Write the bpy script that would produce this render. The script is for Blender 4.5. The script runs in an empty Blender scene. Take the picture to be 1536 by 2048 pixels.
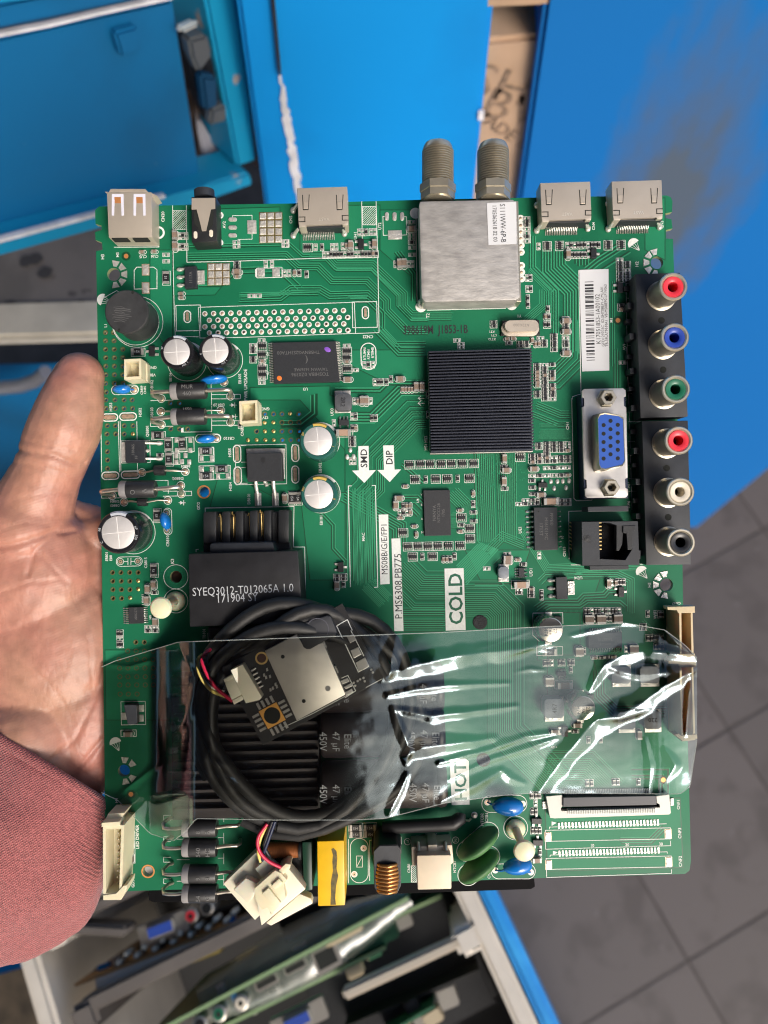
import bpy, bmesh, math, random
from mathutils import Vector, Matrix
random.seed(7)
SC = bpy.context.scene
COL = SC.collection
R = math.radians
PI = math.pi
# ------------------------------------------------------------------ frame, camera, light
# "board units": 1 unit = 1/7200 m on the board's own plane, x to the right, y down the board, z out of it
S = 1.0 / 7200.0
D = 1536.0                                   # camera to board, in board units
UPV = Vector((-0.054, 0.284, 0.957)).normalized()      # world up seen in the board's frame
XW = (Vector((1, 0, 0)) - UPV * UPV.x).normalized()
YW = UPV.cross(XW)
ROTW = Matrix((XW, YW, UPV)).to_4x4()        # board frame -> world
CAM_H = 1.40
MW = Matrix.Translation((0, 0, CAM_H)) @ ROTW @ Matrix.Translation((0, 0, -D * S))
cam_d = bpy.data.cameras.new('camera'); cam = bpy.data.objects.new('camera', cam_d); COL.objects.link(cam)
cam.matrix_world = MW @ Matrix.Translation((0, 0, D * S))
cam_d.sensor_fit = 'HORIZONTAL'; cam_d.sensor_width = 36.0; cam_d.lens = 36.0
cam_d.clip_start = 0.01; cam_d.clip_end = 100
cam_d.dof.use_dof = True; cam_d.dof.focus_distance = D * S - 0.004; cam_d.dof.aperture_fstop = 36.0 / 2.2
SC.camera = cam
SUN_B = Vector((0.39, -0.52, 0.76)).normalized()        # towards the sun, board frame
SUN_W = (ROTW.to_3x3() @ SUN_B).normalized()
w = bpy.data.worlds.new('World'); SC.world = w; w.use_nodes = True
nt = w.node_tree; bg = nt.nodes['Background']
sky = nt.nodes.new('ShaderNodeTexSky'); sky.sky_type = 'NISHITA'; sky.sun_disc = False
sky.sun_elevation = math.asin(max(-1, min(1, SUN_W.z))); sky.sun_rotation = math.atan2(SUN_W.x, SUN_W.y)
sky.dust_density = 4.0; sky.ozone_density = 0.6; sky.air_density = 1.0
nt.links.new(sky.outputs[0], bg.inputs[0]); bg.inputs[1].default_value = 0.13
sun_d = bpy.data.lights.new('sun', 'SUN'); sun_d.energy = 1.45; sun_d.angle = R(24); sun_d.color = (1.0, 0.965, 0.92)
sun = bpy.data.objects.new('sun', sun_d); COL.objects.link(sun)
sun.rotation_euler = SUN_W.to_track_quat('Z', 'Y').to_euler(); sun.location = (0, 0, 4)
SC.view_settings.view_transform = 'Standard'; SC.view_settings.look = 'None'
SC.view_settings.gamma = 1.0; SC.view_settings.exposure = 0.6
SC.cycles.max_bounces = 7; SC.cycles.transparent_max_bounces = 24; SC.cycles.caustics_reflective = False
SC.cycles.caustics_refractive = False; SC.cycles.use_denoising = True; SC.cycles.filter_width = 1.15

# ------------------------------------------------------------------ coordinates
OFF = {'A': (180, 360), 'B': (480, 360), 'C': (780, 260), 'D': (1030, 340), 'E': (180, 680), 'F': (480, 660), 'G': (780, 640),
       'H': (1030, 720), 'I': (180, 1000), 'J': (480, 960), 'K': (760, 960), 'L': (1010, 1040), 'N': (180, 1380), 'O': (420, 1460),
       'P': (700, 1340), 'Q': (1010, 1400), 'R': (680, 1480)}
ZS = 3.84
def P2(reg, x, y):
    if reg == '': return (x, y)
    if reg == 'S': return (180 + x / 5.12, 1560 + y / 5.12)
    if reg == 'W': return (340 + x / 5.12, 1180 + y / 5.12)
    if reg == 'X': return (560 + x / 5.12, 1200 + y / 5.12)
    if reg == 'Y': return (560 + x / 5.12, 380 + y / 5.12)
    if reg == 'M': return (1020 + x / 6.144, 1150 + y / 6.144)
    o = OFF[reg]; return (o[0] + x / ZS, o[1] + y / ZS)
def T(x, y, z):                               # where a point that stands z above the board really is, given where it is seen
    k = 1 - z / D
    return (768 + (x - 768) * k, 1024 + (y - 1024) * k)
def TP(reg, x, y, z=0):
    return T(*P2(reg, x, y), z)
def V(x, y, z=0.0):
    return Vector(((x - 768) * S, -(y - 1024) * S, z * S))
ROT = -0.024                                  # the board's own small turn in the frame
CUR = {'origin': Vector((0, 0, 0))}

# ------------------------------------------------------------------ materials
MATS = {}
def mat(name, col, rough=0.5, metal=0.0, noise=0.0, nscale=400.0, bump=0.0, bscale=None, spec=0.5, coat=0.0, sss=0.0, stretch=None, rvar=0.0, col2=None, trans=0.0):
    if name in MATS: return MATS[name]
    m = bpy.data.materials.new(name); m.use_nodes = True; MATS[name] = m
    n = m.node_tree.nodes; l = m.node_tree.links; b = n['Principled BSDF']
    b.inputs['Base Color'].default_value = (*col, 1); b.inputs['Roughness'].default_value = rough
    b.inputs['Metallic'].default_value = metal; b.inputs['Specular IOR Level'].default_value = spec
    b.inputs['Coat Weight'].default_value = coat
    if sss:
        b.inputs['Subsurface Weight'].default_value = sss; b.inputs['Subsurface Radius'].default_value = (1.0, 0.35, 0.2)
        b.inputs['Subsurface Scale'].default_value = 0.004
    if trans: b.inputs['Transmission Weight'].default_value = trans
    if noise or bump or rvar:
        tc = n.new('ShaderNodeTexCoord'); mp = n.new('ShaderNodeMapping'); l.new(tc.outputs['Object'], mp.inputs[0])
        if stretch: mp.inputs['Scale'].default_value = stretch
        nz = n.new('ShaderNodeTexNoise'); nz.inputs['Scale'].default_value = nscale; nz.inputs['Detail'].default_value = 5
        l.new(mp.outputs[0], nz.inputs['Vector'])
        if noise:
            rp = n.new('ShaderNodeMapRange'); rp.inputs[1].default_value = 0.3; rp.inputs[2].default_value = 0.7
            l.new(nz.outputs[0], rp.inputs[0])
            mx = n.new('ShaderNodeMix'); mx.data_type = 'RGBA'
            c2 = col2 if col2 else tuple(min(1, c * (1 + noise)) for c in col)
            c1 = col if col2 else tuple(c * (1 - noise) for c in col)
            mx.inputs[6].default_value = (*c1, 1); mx.inputs[7].default_value = (*c2, 1)
            l.new(rp.outputs[0], mx.inputs[0]); l.new(mx.outputs[2], b.inputs['Base Color'])
        if rvar:
            rr = n.new('ShaderNodeMapRange'); rr.inputs[1].default_value = 0.3; rr.inputs[2].default_value = 0.7
            rr.inputs[3].default_value = max(0.02, rough - rvar); rr.inputs[4].default_value = min(1, rough + rvar)
            l.new(nz.outputs[0], rr.inputs[0]); l.new(rr.outputs[0], b.inputs['Roughness'])
        if bump:
            n2 = nz
            if bscale:
                n2 = n.new('ShaderNodeTexNoise'); n2.inputs['Scale'].default_value = bscale; n2.inputs['Detail'].default_value = 4
                l.new(mp.outputs[0], n2.inputs['Vector'])
            bp = n.new('ShaderNodeBump'); bp.inputs['Strength'].default_value = bump; bp.inputs['Distance'].default_value = 0.0006
            l.new(n2.outputs[0], bp.inputs['Height']); l.new(bp.outputs[0], b.inputs['Normal'])
    return m
M_PCB = mat('solder_mask_green', (0.0075, 0.150, 0.070), 0.48, spec=0.28, noise=0.14, nscale=45, rvar=0.05, bump=0.03, bscale=900)
M_POUR = mat('solder_mask_over_copper', (0.013, 0.195, 0.093), 0.48, spec=0.28, noise=0.08, nscale=70)
M_TRACE = mat('solder_mask_over_trace', (0.040, 0.310, 0.155), 0.44, spec=0.3, noise=0.06, nscale=90)
M_GROOVE = mat('solder_mask_bare_laminate', (0.002, 0.060, 0.024), 0.45)
M_EDGE = mat('laminate_edge', (0.30, 0.33, 0.16), 0.7)
M_SILK = mat('silkscreen_white', (0.78, 0.80, 0.76), 0.6, noise=0.06, nscale=1500)
M_SOLDER = mat('solder_silver', (0.70, 0.68, 0.63), 0.34, 0.5, noise=0.15, nscale=900, bump=0.35, bscale=1500)
M_SOLDERY = mat('solder_over_copper', (0.68, 0.50, 0.36), 0.35, 0.6, noise=0.25, nscale=1200)
M_GOLD = mat('gold_plating', (0.86, 0.62, 0.25), 0.3, 0.9)
M_COPPER = mat('bare_copper', (0.78, 0.33, 0.12), 0.4, 0.5)
M_HOLE = mat('hole_dark', (0.012, 0.014, 0.012), 0.9)
M_BLK = mat('black_plastic', (0.016, 0.017, 0.019), 0.45, noise=0.2, nscale=500, bump=0.08, bscale=2500)
M_TERM = mat('chip_terminal', (0.46, 0.45, 0.42), 0.4, 0.45)
M_BLKG = mat('black_plastic_grey', (0.020, 0.023, 0.029), 0.5, noise=0.2, nscale=300, bump=0.06, bscale=3000)
M_IC = mat('ic_resin', (0.022, 0.024, 0.028), 0.55, noise=0.12, nscale=1800, bump=0.1, bscale=6000)
M_ICTXT = mat('laser_mark', (0.13, 0.13, 0.13), 0.7)
M_PRINT = mat('white_print', (0.50, 0.52, 0.54), 0.6)
M_CREAM = mat('cream_nylon', (0.72, 0.65, 0.45), 0.42, noise=0.06, nscale=200, sss=0.15)
M_CREAMW = mat('white_nylon', (0.80, 0.74, 0.58), 0.42, noise=0.05, nscale=200, sss=0.15)
M_BEIGE = mat('beige_nylon', (0.56, 0.45, 0.28), 0.45, noise=0.08, nscale=250, sss=0.1)
M_POST = mat('translucent_nylon', (0.74, 0.70, 0.48), 0.38, sss=0.6)
M_NICKEL = mat('nickel_shell', (0.57, 0.50, 0.415), 0.42, 0.45, noise=0.05, nscale=150, bump=0.05, bscale=900)
M_NICKELD = mat('nickel_barrel', (0.56, 0.51, 0.40), 0.28, 0.75, noise=0.1, nscale=300)
M_PIN = mat('tinned_pin', (0.70, 0.69, 0.66), 0.28, 0.9)
M_TUNER = mat('tuner_can_tin', (0.40, 0.385, 0.37), 0.52, 0.35, noise=0.20, nscale=330, bump=0.22, bscale=700, stretch=(0.7, 1.5, 1))
M_SHIELD = mat('wifi_shield', (0.56, 0.53, 0.48), 0.42, 0.6, noise=0.06, nscale=300)
M_ALU = mat('aluminium_vent', (0.80, 0.77, 0.75), 0.42, 0.45, noise=0.05, nscale=400)
M_SLEEVE = mat('black_sleeve', (0.014, 0.014, 0.017), 0.22, noise=0.2, nscale=200)
M_SLEEVEG = mat('green_sleeve', (0.02, 0.10, 0.085), 0.25)
M_BAND = mat('sleeve_band', (0.50, 0.53, 0.58), 0.35)
M_BANDY = mat('sleeve_band_gold', (0.62, 0.42, 0.10), 0.35)
M_HS = mat('anodised_black', (0.045, 0.050, 0.068), 0.36, 0.5)
M_HSB = mat('anodised_edge', (0.36, 0.35, 0.32), 0.4, 0.7)
M_CERB = mat('blue_epoxy', (0.008, 0.17, 0.56), 0.16, coat=0.6, noise=0.08, nscale=250)
M_CERG = mat('green_epoxy', (0.055, 0.16, 0.05), 0.55, noise=0.15, nscale=350, bump=0.06, bscale=900)
M_DIO = mat('diode_body', (0.020, 0.020, 0.022), 0.42, noise=0.2, nscale=600, bump=0.06, bscale=1500)
M_DBAND = mat('diode_band', (0.28, 0.27, 0.27), 0.4, noise=0.1, nscale=400)
M_LEAD = mat('tin_lead', (0.64, 0.58, 0.49), 0.30, 0.85, noise=0.12, nscale=500)
M_CAPT = mat('chip_cap_tan', (0.26, 0.19, 0.145), 0.5, noise=0.15, nscale=900)
M_YEL = mat('yellow_film_cap', (0.78, 0.46, 0.012), 0.35, noise=0.06, nscale=300)
M_WIREC = mat('enamel_copper_wire', (0.50, 0.24, 0.08), 0.24, 0.75)
M_COIL = mat('coil_wrap', (0.30, 0.10, 0.03), 0.4, 0.3, noise=0.2, nscale=900, stretch=(6, 0.6, 1))
M_FERR = mat('ferrite', (0.035, 0.036, 0.038), 0.5, noise=0.25, nscale=350, bump=0.15, bscale=500)
M_LABEL = mat('paper_label', (0.66, 0.67, 0.69), 0.55, noise=0.02, nscale=100)
M_INK = mat('ink_black', (0.02, 0.02, 0.024), 0.6)
M_INKG = mat('ink_green', (0.004, 0.12, 0.06), 0.5)
M_VBLUE = mat('vga_blue', (0.020, 0.090, 0.42), 0.42)
M_RED = mat('jack_red', (0.74, 0.035, 0.055), 0.35)
M_BLUE = mat('jack_blue', (0.022, 0.06, 0.36), 0.35)
M_GRN = mat('jack_green', (0.012, 0.14, 0.075), 0.35)
M_WHT = mat('jack_white', (0.72, 0.66, 0.54), 0.35)
M_JBLK = mat('jack_black', (0.018, 0.019, 0.022), 0.3)
M_CABLE = mat('cable_rubber', (0.013, 0.013, 0.013), 0.55, noise=0.3, nscale=250, bump=0.12, bscale=700)
M_WPCB = mat('black_solder_mask', (0.012, 0.012, 0.014), 0.38)
M_FOAM = mat('black_foam_pad', (0.028, 0.030, 0.036), 0.6)
M_WRED = mat('wire_red', (0.55, 0.015, 0.06), 0.35)
M_WYEL = mat('wire_yellow', (0.72, 0.58, 0.16), 0.4)
M_WBLK = mat('wire_black', (0.012, 0.014, 0.02), 0.4)
M_WWHT = mat('wire_white', (0.62, 0.58, 0.5), 0.4)
M_PURP = mat('purple_dot', (0.25, 0.10, 0.55), 0.5)
M_ORNG = mat('orange_dot', (0.85, 0.20, 0.03), 0.5)
M_INDG = mat('inductor_grey', (0.085, 0.09, 0.10), 0.45, noise=0.12, nscale=800)
M_INDB = mat('inductor_ferrite_light', (0.20, 0.22, 0.25), 0.45, noise=0.12, nscale=800)
M_SHEET = mat('black_insulation_sheet', (0.005, 0.005, 0.006), 0.6, spec=0.05)

# ------------------------------------------------------------------ mesh builder
class MB:
    def __init__(s): s.bm = bmesh.new(); s.m = 0; s.org = None; s.rotmat = None
    def v(s, x, y, z): return s.bm.verts.new(V(x, y, z))
    def f(s, vs):
        try: f = s.bm.faces.new(vs)
        except ValueError: return None
        f.material_index = s.m; return f
    def flat(s, pts, z):
        return s.f([s.v(x, y, z) for x, y in pts])
    def prism(s, pts, z0, z1, bev=0.0, top=None):
        tp = top if top else pts
        n = len(pts); b = [s.v(x, y, z0) for x, y in pts]; t = [s.v(x, y, z1) for x, y in tp]
        fs = [s.f(t), s.f(b[::-1])] + [s.f([b[i], b[(i + 1) % n], t[(i + 1) % n], t[i]]) for i in range(n)]
        if bev:
            ed = {e for f in fs if f for e in f.edges if not (e.verts[0] in b and e.verts[1] in b)}
            r = bmesh.ops.bevel(s.bm, geom=list(ed), offset=bev * S, segments=2, affect='EDGES', profile=0.6)
            for f in r['faces']: f.material_index = s.m
        return fs
    def rect(s, cx, cy, w, h, rot=ROT):
        c, n = math.cos(rot), math.sin(rot)
        return [(cx + x * c - y * n, cy + x * n + y * c) for x, y in ((-w / 2, -h / 2), (w / 2, -h / 2), (w / 2, h / 2), (-w / 2, h / 2))]
    def box(s, cx, cy, w, h, z0, z1, bev=0.0, rot=ROT):
        return s.prism(s.rect(cx, cy, w, h, rot), z0, z1, bev)
    def ring(s, cx, cy, r, n=24, ry=None, rot=0, a0=0):
        ry = ry or r; c, q = math.cos(rot), math.sin(rot); o = []
        for i in range(n):
            a = a0 + 2 * PI * i / n; x, y = r * math.cos(a), ry * math.sin(a)
            o.append((cx + x * c - y * q, cy + x * q + y * c))
        return o
    def disc(s, cx, cy, r, z, n=20, **k): return s.flat(s.ring(cx, cy, r, n, **k), z)
    def annulus(s, cx, cy, r0, r1, z, n=24, a0=0.0, a1=2 * PI):
        full = abs(a1 - a0 - 2 * PI) < 1e-6; m = n if full else n + 1
        A = [(math.cos(a0 + (a1 - a0) * i / n), math.sin(a0 + (a1 - a0) * i / n)) for i in range(m)]
        i_ = [s.v(cx + r0 * a, cy + r0 * b, z) for a, b in A]; o_ = [s.v(cx + r1 * a, cy + r1 * b, z) for a, b in A]
        for k in range(n):
            j = (k + 1) % m; s.f([i_[k], o_[k], o_[j], i_[j]])
    def lathe(s, cx, cy, prof, n=28, cap0=True, cap1=True):          # axis z; prof = [(r, z, mat?)]
        rings = []
        for p in prof:
            rings.append([s.v(x, y, p[1]) for x, y in s.ring(cx, cy, p[0], n)])
        for k in range(len(prof) - 1):
            if len(prof[k]) > 2: s.m = prof[k][2]
            for i in range(n):
                j = (i + 1) % n; s.f([rings[k][i], rings[k][j], rings[k + 1][j], rings[k + 1][i]])
        if cap0: s.f(rings[0][::-1])
        if cap1: s.f(rings[-1])
    def tube(s, pts, r, n=8, closed=False, cap=True):                # pts (x,y,z); r number or list
        N = len(pts); vs = []
        P = [Vector(p) for p in pts]; prev = None
        for i in range(N):
            if closed: t = P[(i + 1) % N] - P[i - 1]
            else: t = P[min(i + 1, N - 1)] - P[max(i - 1, 0)]
            t.normalize()
            if prev is None:
                u = t.cross(Vector((0, 0, 1)))
                if u.length < 1e-3: u = t.cross(Vector((1, 0, 0)))
            else: u = prev - t * prev.dot(t)
            u.normalize(); w_ = t.cross(u); prev = u
            rr = r[i] if isinstance(r, (list, tuple)) else r
            vs.append([s.v(*(P[i] + u * rr * math.cos(2 * PI * k / n) + w_ * rr * math.sin(2 * PI * k / n))) for k in range(n)])
        for i in range(N if closed else N - 1):
            a, b = vs[i], vs[(i + 1) % N]
            for k in range(n):
                j = (k + 1) % n; s.f([a[k], a[j], b[j], b[k]])
        if cap and not closed: s.f(vs[0][::-1]); s.f(vs[-1])
    def ell(s, c, rx, ry, rz, rot=0, nu=20, nv=10, zmin=None, taper=0.0):  # ellipsoid
        q, p = math.cos(rot), math.sin(rot); rows = []
        for j in range(1, nv):
            th = PI * j / nv; row = []
            for i in range(nu):
                a = 2 * PI * i / nu; x = rx * math.sin(th) * math.cos(a); y = ry * math.sin(th) * math.sin(a); z = rz * math.cos(th)
                y *= 1 + taper * x / rx
                row.append(s.v(c[0] + x * q - y * p, c[1] + x * p + y * q, c[2] + z))
            rows.append(row)
        t = s.v(c[0], c[1], c[2] + rz); b = s.v(c[0], c[1], c[2] - rz)
        for i in range(nu):
            j = (i + 1) % nu; s.f([t, rows[0][i], rows[0][j]]); s.f([b, rows[-1][j], rows[-1][i]])
            for k in range(nv - 2): s.f([rows[k][i], rows[k + 1][i], rows[k + 1][j], rows[k][j]])
    def line(s, pts, w, z, closed=False):                            # flat ribbon with mitred corners
        n = len(pts); L = []; Rr = []
        for i in range(n):
            p = Vector(pts[i]); a = Vector(pts[i - 1]) if (i > 0 or closed) else None
            b = Vector(pts[(i + 1) % n]) if (i < n - 1 or closed) else None
            d1 = (p - a).normalized() if a is not None else None; d2 = (b - p).normalized() if b is not None else None
            if d1 is None: d1 = d2
            if d2 is None: d2 = d1
            t = (d1 + d2); t = t.normalized() if t.length > 1e-6 else d1
            nn = Vector((-t.y, t.x)); k = nn.dot(Vector((-d1.y, d1.x))); k = max(k, 0.4)
            o = nn * (w / 2 / k); L.append(s.v(p.x + o.x, p.y + o.y, z)); Rr.append(s.v(p.x - o.x, p.y - o.y, z))
        for i in range(n if closed else n - 1):
            j = (i + 1) % n; s.f([L[i], L[j], Rr[j], Rr[i]])
    def done(s, name, mats, parent=None, smooth=None, sharp=None, link=True):
        me = bpy.data.meshes.new(name)
        bmesh.ops.recalc_face_normals(s.bm, faces=s.bm.faces[:])
        if parent is not None and not s.rotmat:
            o = parent.get('_org'); 
        s.bm.to_mesh(me); s.bm.free()
        if not isinstance(mats, (list, tuple)): mats = [mats]
        for m in mats: me.materials.append(m)
        if smooth:
            me.polygons.foreach_set('use_smooth', [True] * len(me.polygons))
            me.set_sharp_from_angle(angle=R(smooth if smooth is not True else 40))
        if not link: return me
        return put(name, me, parent)
def put(name, me, parent=None, M=None):
    o = bpy.data.objects.new(name, me); COL.objects.link(o)
    if parent is not None:
        o.parent = parent
        if M is not None: o.matrix_local = M
    else: o.matrix_world = MW if M is None else MW @ M
    return o
def tag(o, label=None, cat=None, group=None, kind=None):
    if label: o['label'] = label
    if cat: o['category'] = cat
    if group: o['group'] = group
    if kind: o['kind'] = kind
    return o
def recentre(root, loc):                       # move a thing's origin to a point (board frame, metres), its meshes staying put
    T_ = Matrix.Translation(-loc)
    if root.type == 'MESH': root.data.transform(T_)
    for c in root.children: c.matrix_local = T_ @ c.matrix_local
    root.matrix_world = MW @ Matrix.Translation(loc)
def thing(name, label, cat, group=None):
    e = bpy.data.objects.new(name, None); COL.objects.link(e); e.empty_display_size = 0.02; e.matrix_world = MW
    return tag(e, label, cat, group)
# text -> flat mesh faces in an MB
_TXT = {}
def text(mb, s, x, y, size, rot=0.0, z=0.5, align='CENTER', sx=1.0, bold=0.0):
    key = (s, bold)
    if key not in _TXT:
        c = bpy.data.curves.new('t', 'FONT'); c.body = s; c.size = 1.0; c.resolution_u = 2; c.align_x = 'LEFT'; c.offset = bold
        o = bpy.data.objects.new('t', c); me = bpy.data.meshes.new_from_object(o)
        vs = [(v.co.x, v.co.y) for v in me.vertices]; fs = [tuple(p.vertices) for p in me.polygons]
        bpy.data.objects.remove(o); bpy.data.curves.remove(c); bpy.data.meshes.remove(me)
        xs = [p[0] for p in vs] or [0]; _TXT[key] = (vs, fs, min(xs), max(xs))
    vs, fs, a, b = _TXT[key]
    ox = {'CENTER': (a + b) / 2, 'LEFT': a, 'RIGHT': b}[align]; c, n = math.cos(rot), math.sin(rot); out = []
    for px, py in vs:
        u = (px - ox) * size * sx; w_ = -(py - 0.36) * size
        out.append(mb.v(x + u * c - w_ * n, y + u * n + w_ * c, z))
    for f in fs: mb.f([out[i] for i in f])
UPR = -PI / 2      # text that reads upwards
DNR = PI / 2       # text that reads downwards
# ------------------------------------------------------------------ the circuit board itself
BOARD = thing('circuit_board', 'green television main circuit board covered in connectors, held upright by the bare hand', 'circuit board')
HOLES = []            # (x, y, r) really drilled
RINGS = []
for reg, x, y, r in [('A', 182, 725, 50), ('D', 1090, 712, 48), ('L', 1240, 498, 50), ('N', 260, 620, 46), ('I', 660, 590, 46), ('E', 875, 1167, 40), ('S', 595, 935, 50)]:
    HOLES.append((*P2(reg, x, y), r / (5.12 if reg == 'S' else ZS)))
GRID = [('A', y, xs) for y, xs in [(1172, [120, 180]), (1235, [120, 185]), (1300, [120, 186, 252]), (1365, [122, 187, 253]), (1430, [122, 187, 252]), (1496, [122, 188, 252])]]
GRID += [('E', y, xs) for y, xs in [(333, [120, 187, 255]), (400, [125]), (460, [122, 192, 262, 323]), (525, [125, 195, 262, 327]), (658, [133, 195, 262, 330]), (722, [130, 198, 262]), (790, [133]), (857, [133]), (922, [134]), (987, [134])]]
GRID += [('E', 485, [617, 687]), ('E', 683, [620, 687, 750])]
GRID += [('I', y, xs) for y, xs in [(557, [173, 238, 305, 370]), (623, [175, 240, 306]), (688, [176, 241, 307]), (755, [177, 243]), (1092, [352, 417]), (1160, [290, 355, 418, 485]), (1225, [223, 290, 355, 420, 485]), (1290, [228, 292, 357, 422, 486]), (1357, [230, 292, 360, 425, 487]), (1420, [230, 293, 360, 425, 487]), (1490, [232, 295, 362])]]
GRID += [('F', 645, [190, 257, 322, 452]), ('F', 710, [322, 388, 453]), ('F', 778, [127, 322, 388, 455]), ('F', 845, [325, 390, 450])]
for reg, y, xs in GRID:
    for x in xs: RINGS.append((*P2(reg, x, y), 3.4))
FILLED = [('F', 385, 642), ('F', 190, 712), ('F', 257, 710), ('F', 192, 778), ('F', 258, 778), ('F', 62, 847), ('F', 128, 845), ('F', 195, 845), ('F', 260, 845), ('E', 330, 722), ('I', 371, 620), ('I', 372, 685), ('I', 310, 752)]
out = [(192, 502), (190, 481), (203, 484), (203, 500.6)]
OUTL = [(198, 413), (318, 411), (580, 407), (860, 399), (1186, 393), (1334, 391), (1341, 394), (1345, 402), (1344, 424), (1331, 427), (1331, 436), (1343, 439), (1345, 457), (1332, 460), (1332, 477), (1346, 478), (1348, 540), (1355, 835), (1365, 1131), (1366, 1209), (1376, 1491), (1382, 1722), (1379, 1741), (1370, 1748), (1114, 1755), (700, 1770), (292, 1781), (213, 1784), (210, 1614), (206, 1286), (202, 1026), (200, 860), (195.6, 698), (192, 502), (205, 500), (204, 485), (191, 480), (190, 464), (203, 460), (203, 451), (191, 448), (190, 421)]
def board_mesh():
    c = bpy.data.curves.new('b', 'CURVE'); c.dimensions = '2D'; c.fill_mode = 'BOTH'; c.extrude = 5.7 * S
    def spl(pts):
        s = c.splines.new('POLY'); s.points.add(len(pts) - 1); s.use_cyclic_u = True
        for p, q in zip(s.points, pts): p.co = (*V(q[0], q[1], 0).xy, 0, 1)
    spl(OUTL); mb = MB()
    for x, y, r in HOLES: spl(mb.ring(x, y, r, 28))
    for x, y, r in RINGS: spl(mb.ring(x, y, r, 8))
    mb.bm.free()
    o = bpy.data.objects.new('b', c); me = bpy.data.meshes.new_from_object(o); bpy.data.objects.remove(o); bpy.data.curves.remove(c)
    me.transform(Matrix.Translation((0, 0, -5.7 * S)))
    me.materials.clear(); me.materials.append(M_PCB); me.materials.append(M_EDGE)
    for p in me.polygons: p.material_index = 0 if abs(p.normal.z) > 0.5 else 1; p.use_smooth = False
    return me
put('board_panel', board_mesh(), BOARD)
mb = MB()
mb.prism([(292, 1770), (1070, 1756), (1073, 1780), (1065, 1785), (306, 1812), (293, 1808)], -22, -13, 2)
mb.done('insulation_sheet', M_SHEET, BOARD)

SILK = MB(); PADS = MB(); TRC = MB(); POUR = MB(); GRV = MB(); LET = MB(); VIA = MB(); RIM = MB()
# drilled rings and filled holes
for x, y, r in RINGS: RIM.annulus(x, y, 3.4, 5.0, 0.45, 12)
PADS.m = 1
for reg, x, y in FILLED:
    q = P2(reg, x, y); PADS.ell((q[0], q[1], 0.6), 4.2, 4.2, 2.2, nu=10, nv=6)
PADS.m = 0
# mounting hole pads
def fan(reg, x, y, ang, ri=16, ro=28):
    cx, cy = P2(reg, x, y)
    for a in ang:
        d = 0.2; e = 0.27
        PADS.prism([(cx + r_ * math.cos(R(a) + q), cy + r_ * math.sin(R(a) + q)) for r_, q in ((ri, -d), (ro, -e), (ro, e), (ri, d))], 0, 1.5)
fan('A', 182, 725, [-80, -40, 0, 40, 80]); fan('D', 1090, 712, [100, 140, 180, 220, 255]); fan('L', 1240, 498, [100, 140, 180, 220, 258]); fan('N', 260, 620, [-85, -40, 40, 80])
for reg, x, y in [('E', 875, 1167), ('S', 595, 935)]:
    q = P2(reg, x, y); RIM.m = 1; RIM.annulus(*q, 10.5, 13.5, 0.45, 24); RIM.m = 0
# traces ----------------------------------------------------------
def offs(pts, d):
    o = []
    for i, p in enumerate(pts):
        p = Vector(p); d1 = (p - Vector(pts[i - 1])).normalized() if i else None
        d2 = (Vector(pts[i + 1]) - p).normalized() if i < len(pts) - 1 else None
        d1 = d1 or d2; d2 = d2 or d1; t = (d1 + d2).normalized(); nn = Vector((-t.y, t.x)); k = max(0.3, nn.dot(Vector((-d1.y, d1.x))))
        q = p + nn * (d / k); o.append((q.x, q.y))
    return o
def bundle(pts, n, pitch, w=1.5, jit=3.0, gap=0.12):
    for k in range(n):
        if random.random() < gap: continue
        q = offs(pts, (k - (n - 1) / 2) * pitch)
        a = Vector(q[0]); b = Vector(q[1]); q[0] = tuple(a + (a - b).normalized() * random.uniform(-jit, jit))
        a = Vector(q[-1]); b = Vector(q[-2]); q[-1] = tuple(a + (a - b).normalized() * random.uniform(-jit, jit))
        TRC.line(q, w, 0.28)
        if random.random() < 0.5: VIA.disc(q[0][0], q[0][1], 1.7, 0.36, 8)
        if random.random() < 0.5: VIA.disc(q[-1][0], q[-1][1], 1.7, 0.36, 8)
        GRV.line(offs(q, pitch / 2), max(0.5, pitch - w - 1.2), 0.2)
B_ = bundle
B_([(375, 504), (575, 501), (600, 524), (640, 524), (668, 552), (738, 552), (757, 571), (783, 597), (783, 616), (818, 652), (856, 652)], 8, 4.4)
B_([(620, 512), (655, 512), (672, 530), (745, 530), (806, 588), (806, 612), (824, 630), (905, 630)], 5, 4.2)
B_([(480, 596), (560, 594), (582, 578), (640, 578), (660, 590), (735, 588), (752, 603)], 4, 4.6)
B_([(395, 566), (440, 566), (470, 540), (560, 538), (600, 576)], 3, 5)
B_([(560, 582), (640, 580)], 3, 5); B_([(478, 588), (640, 586)], 2, 5)
B_([(698, 600), (735, 600), (762, 627), (762, 660), (790, 690), (850, 690)], 4, 5)
B_([(756, 655), (800, 700), (850, 700)], 5, 5); B_([(800, 500), (835, 545), (835, 600)], 5, 5)
B_([(1066, 470), (1066, 535), (1112, 582), (1112, 668)], 3, 5, 2.2); B_([(1108, 500), (1108, 536), (1152, 580), (1152, 705)], 9, 5.6, 2.2)
B_([(1060, 540), (1100, 580), (1100, 640)], 5, 3.4); B_([(1252, 495), (1200, 528), (1175, 548)], 5, 6.5, 2.4)
B_([(1165, 505), (1165, 530)], 5, 6); B_([(1050, 640), (1084, 610), (1084, 580)], 6, 3.6); B_([(1225, 560), (1225, 730)], 3, 4); B_([(1235, 700), (1235, 790), (1205, 815)], 3, 5)
B_([(1070, 755), (1110, 755), (1150, 715), (1150, 640)], 9, 5.2); B_([(1070, 815), (1120, 835), (1140, 835)], 9, 4.4); B_([(1078, 862), (1140, 862)], 8, 4)
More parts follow.
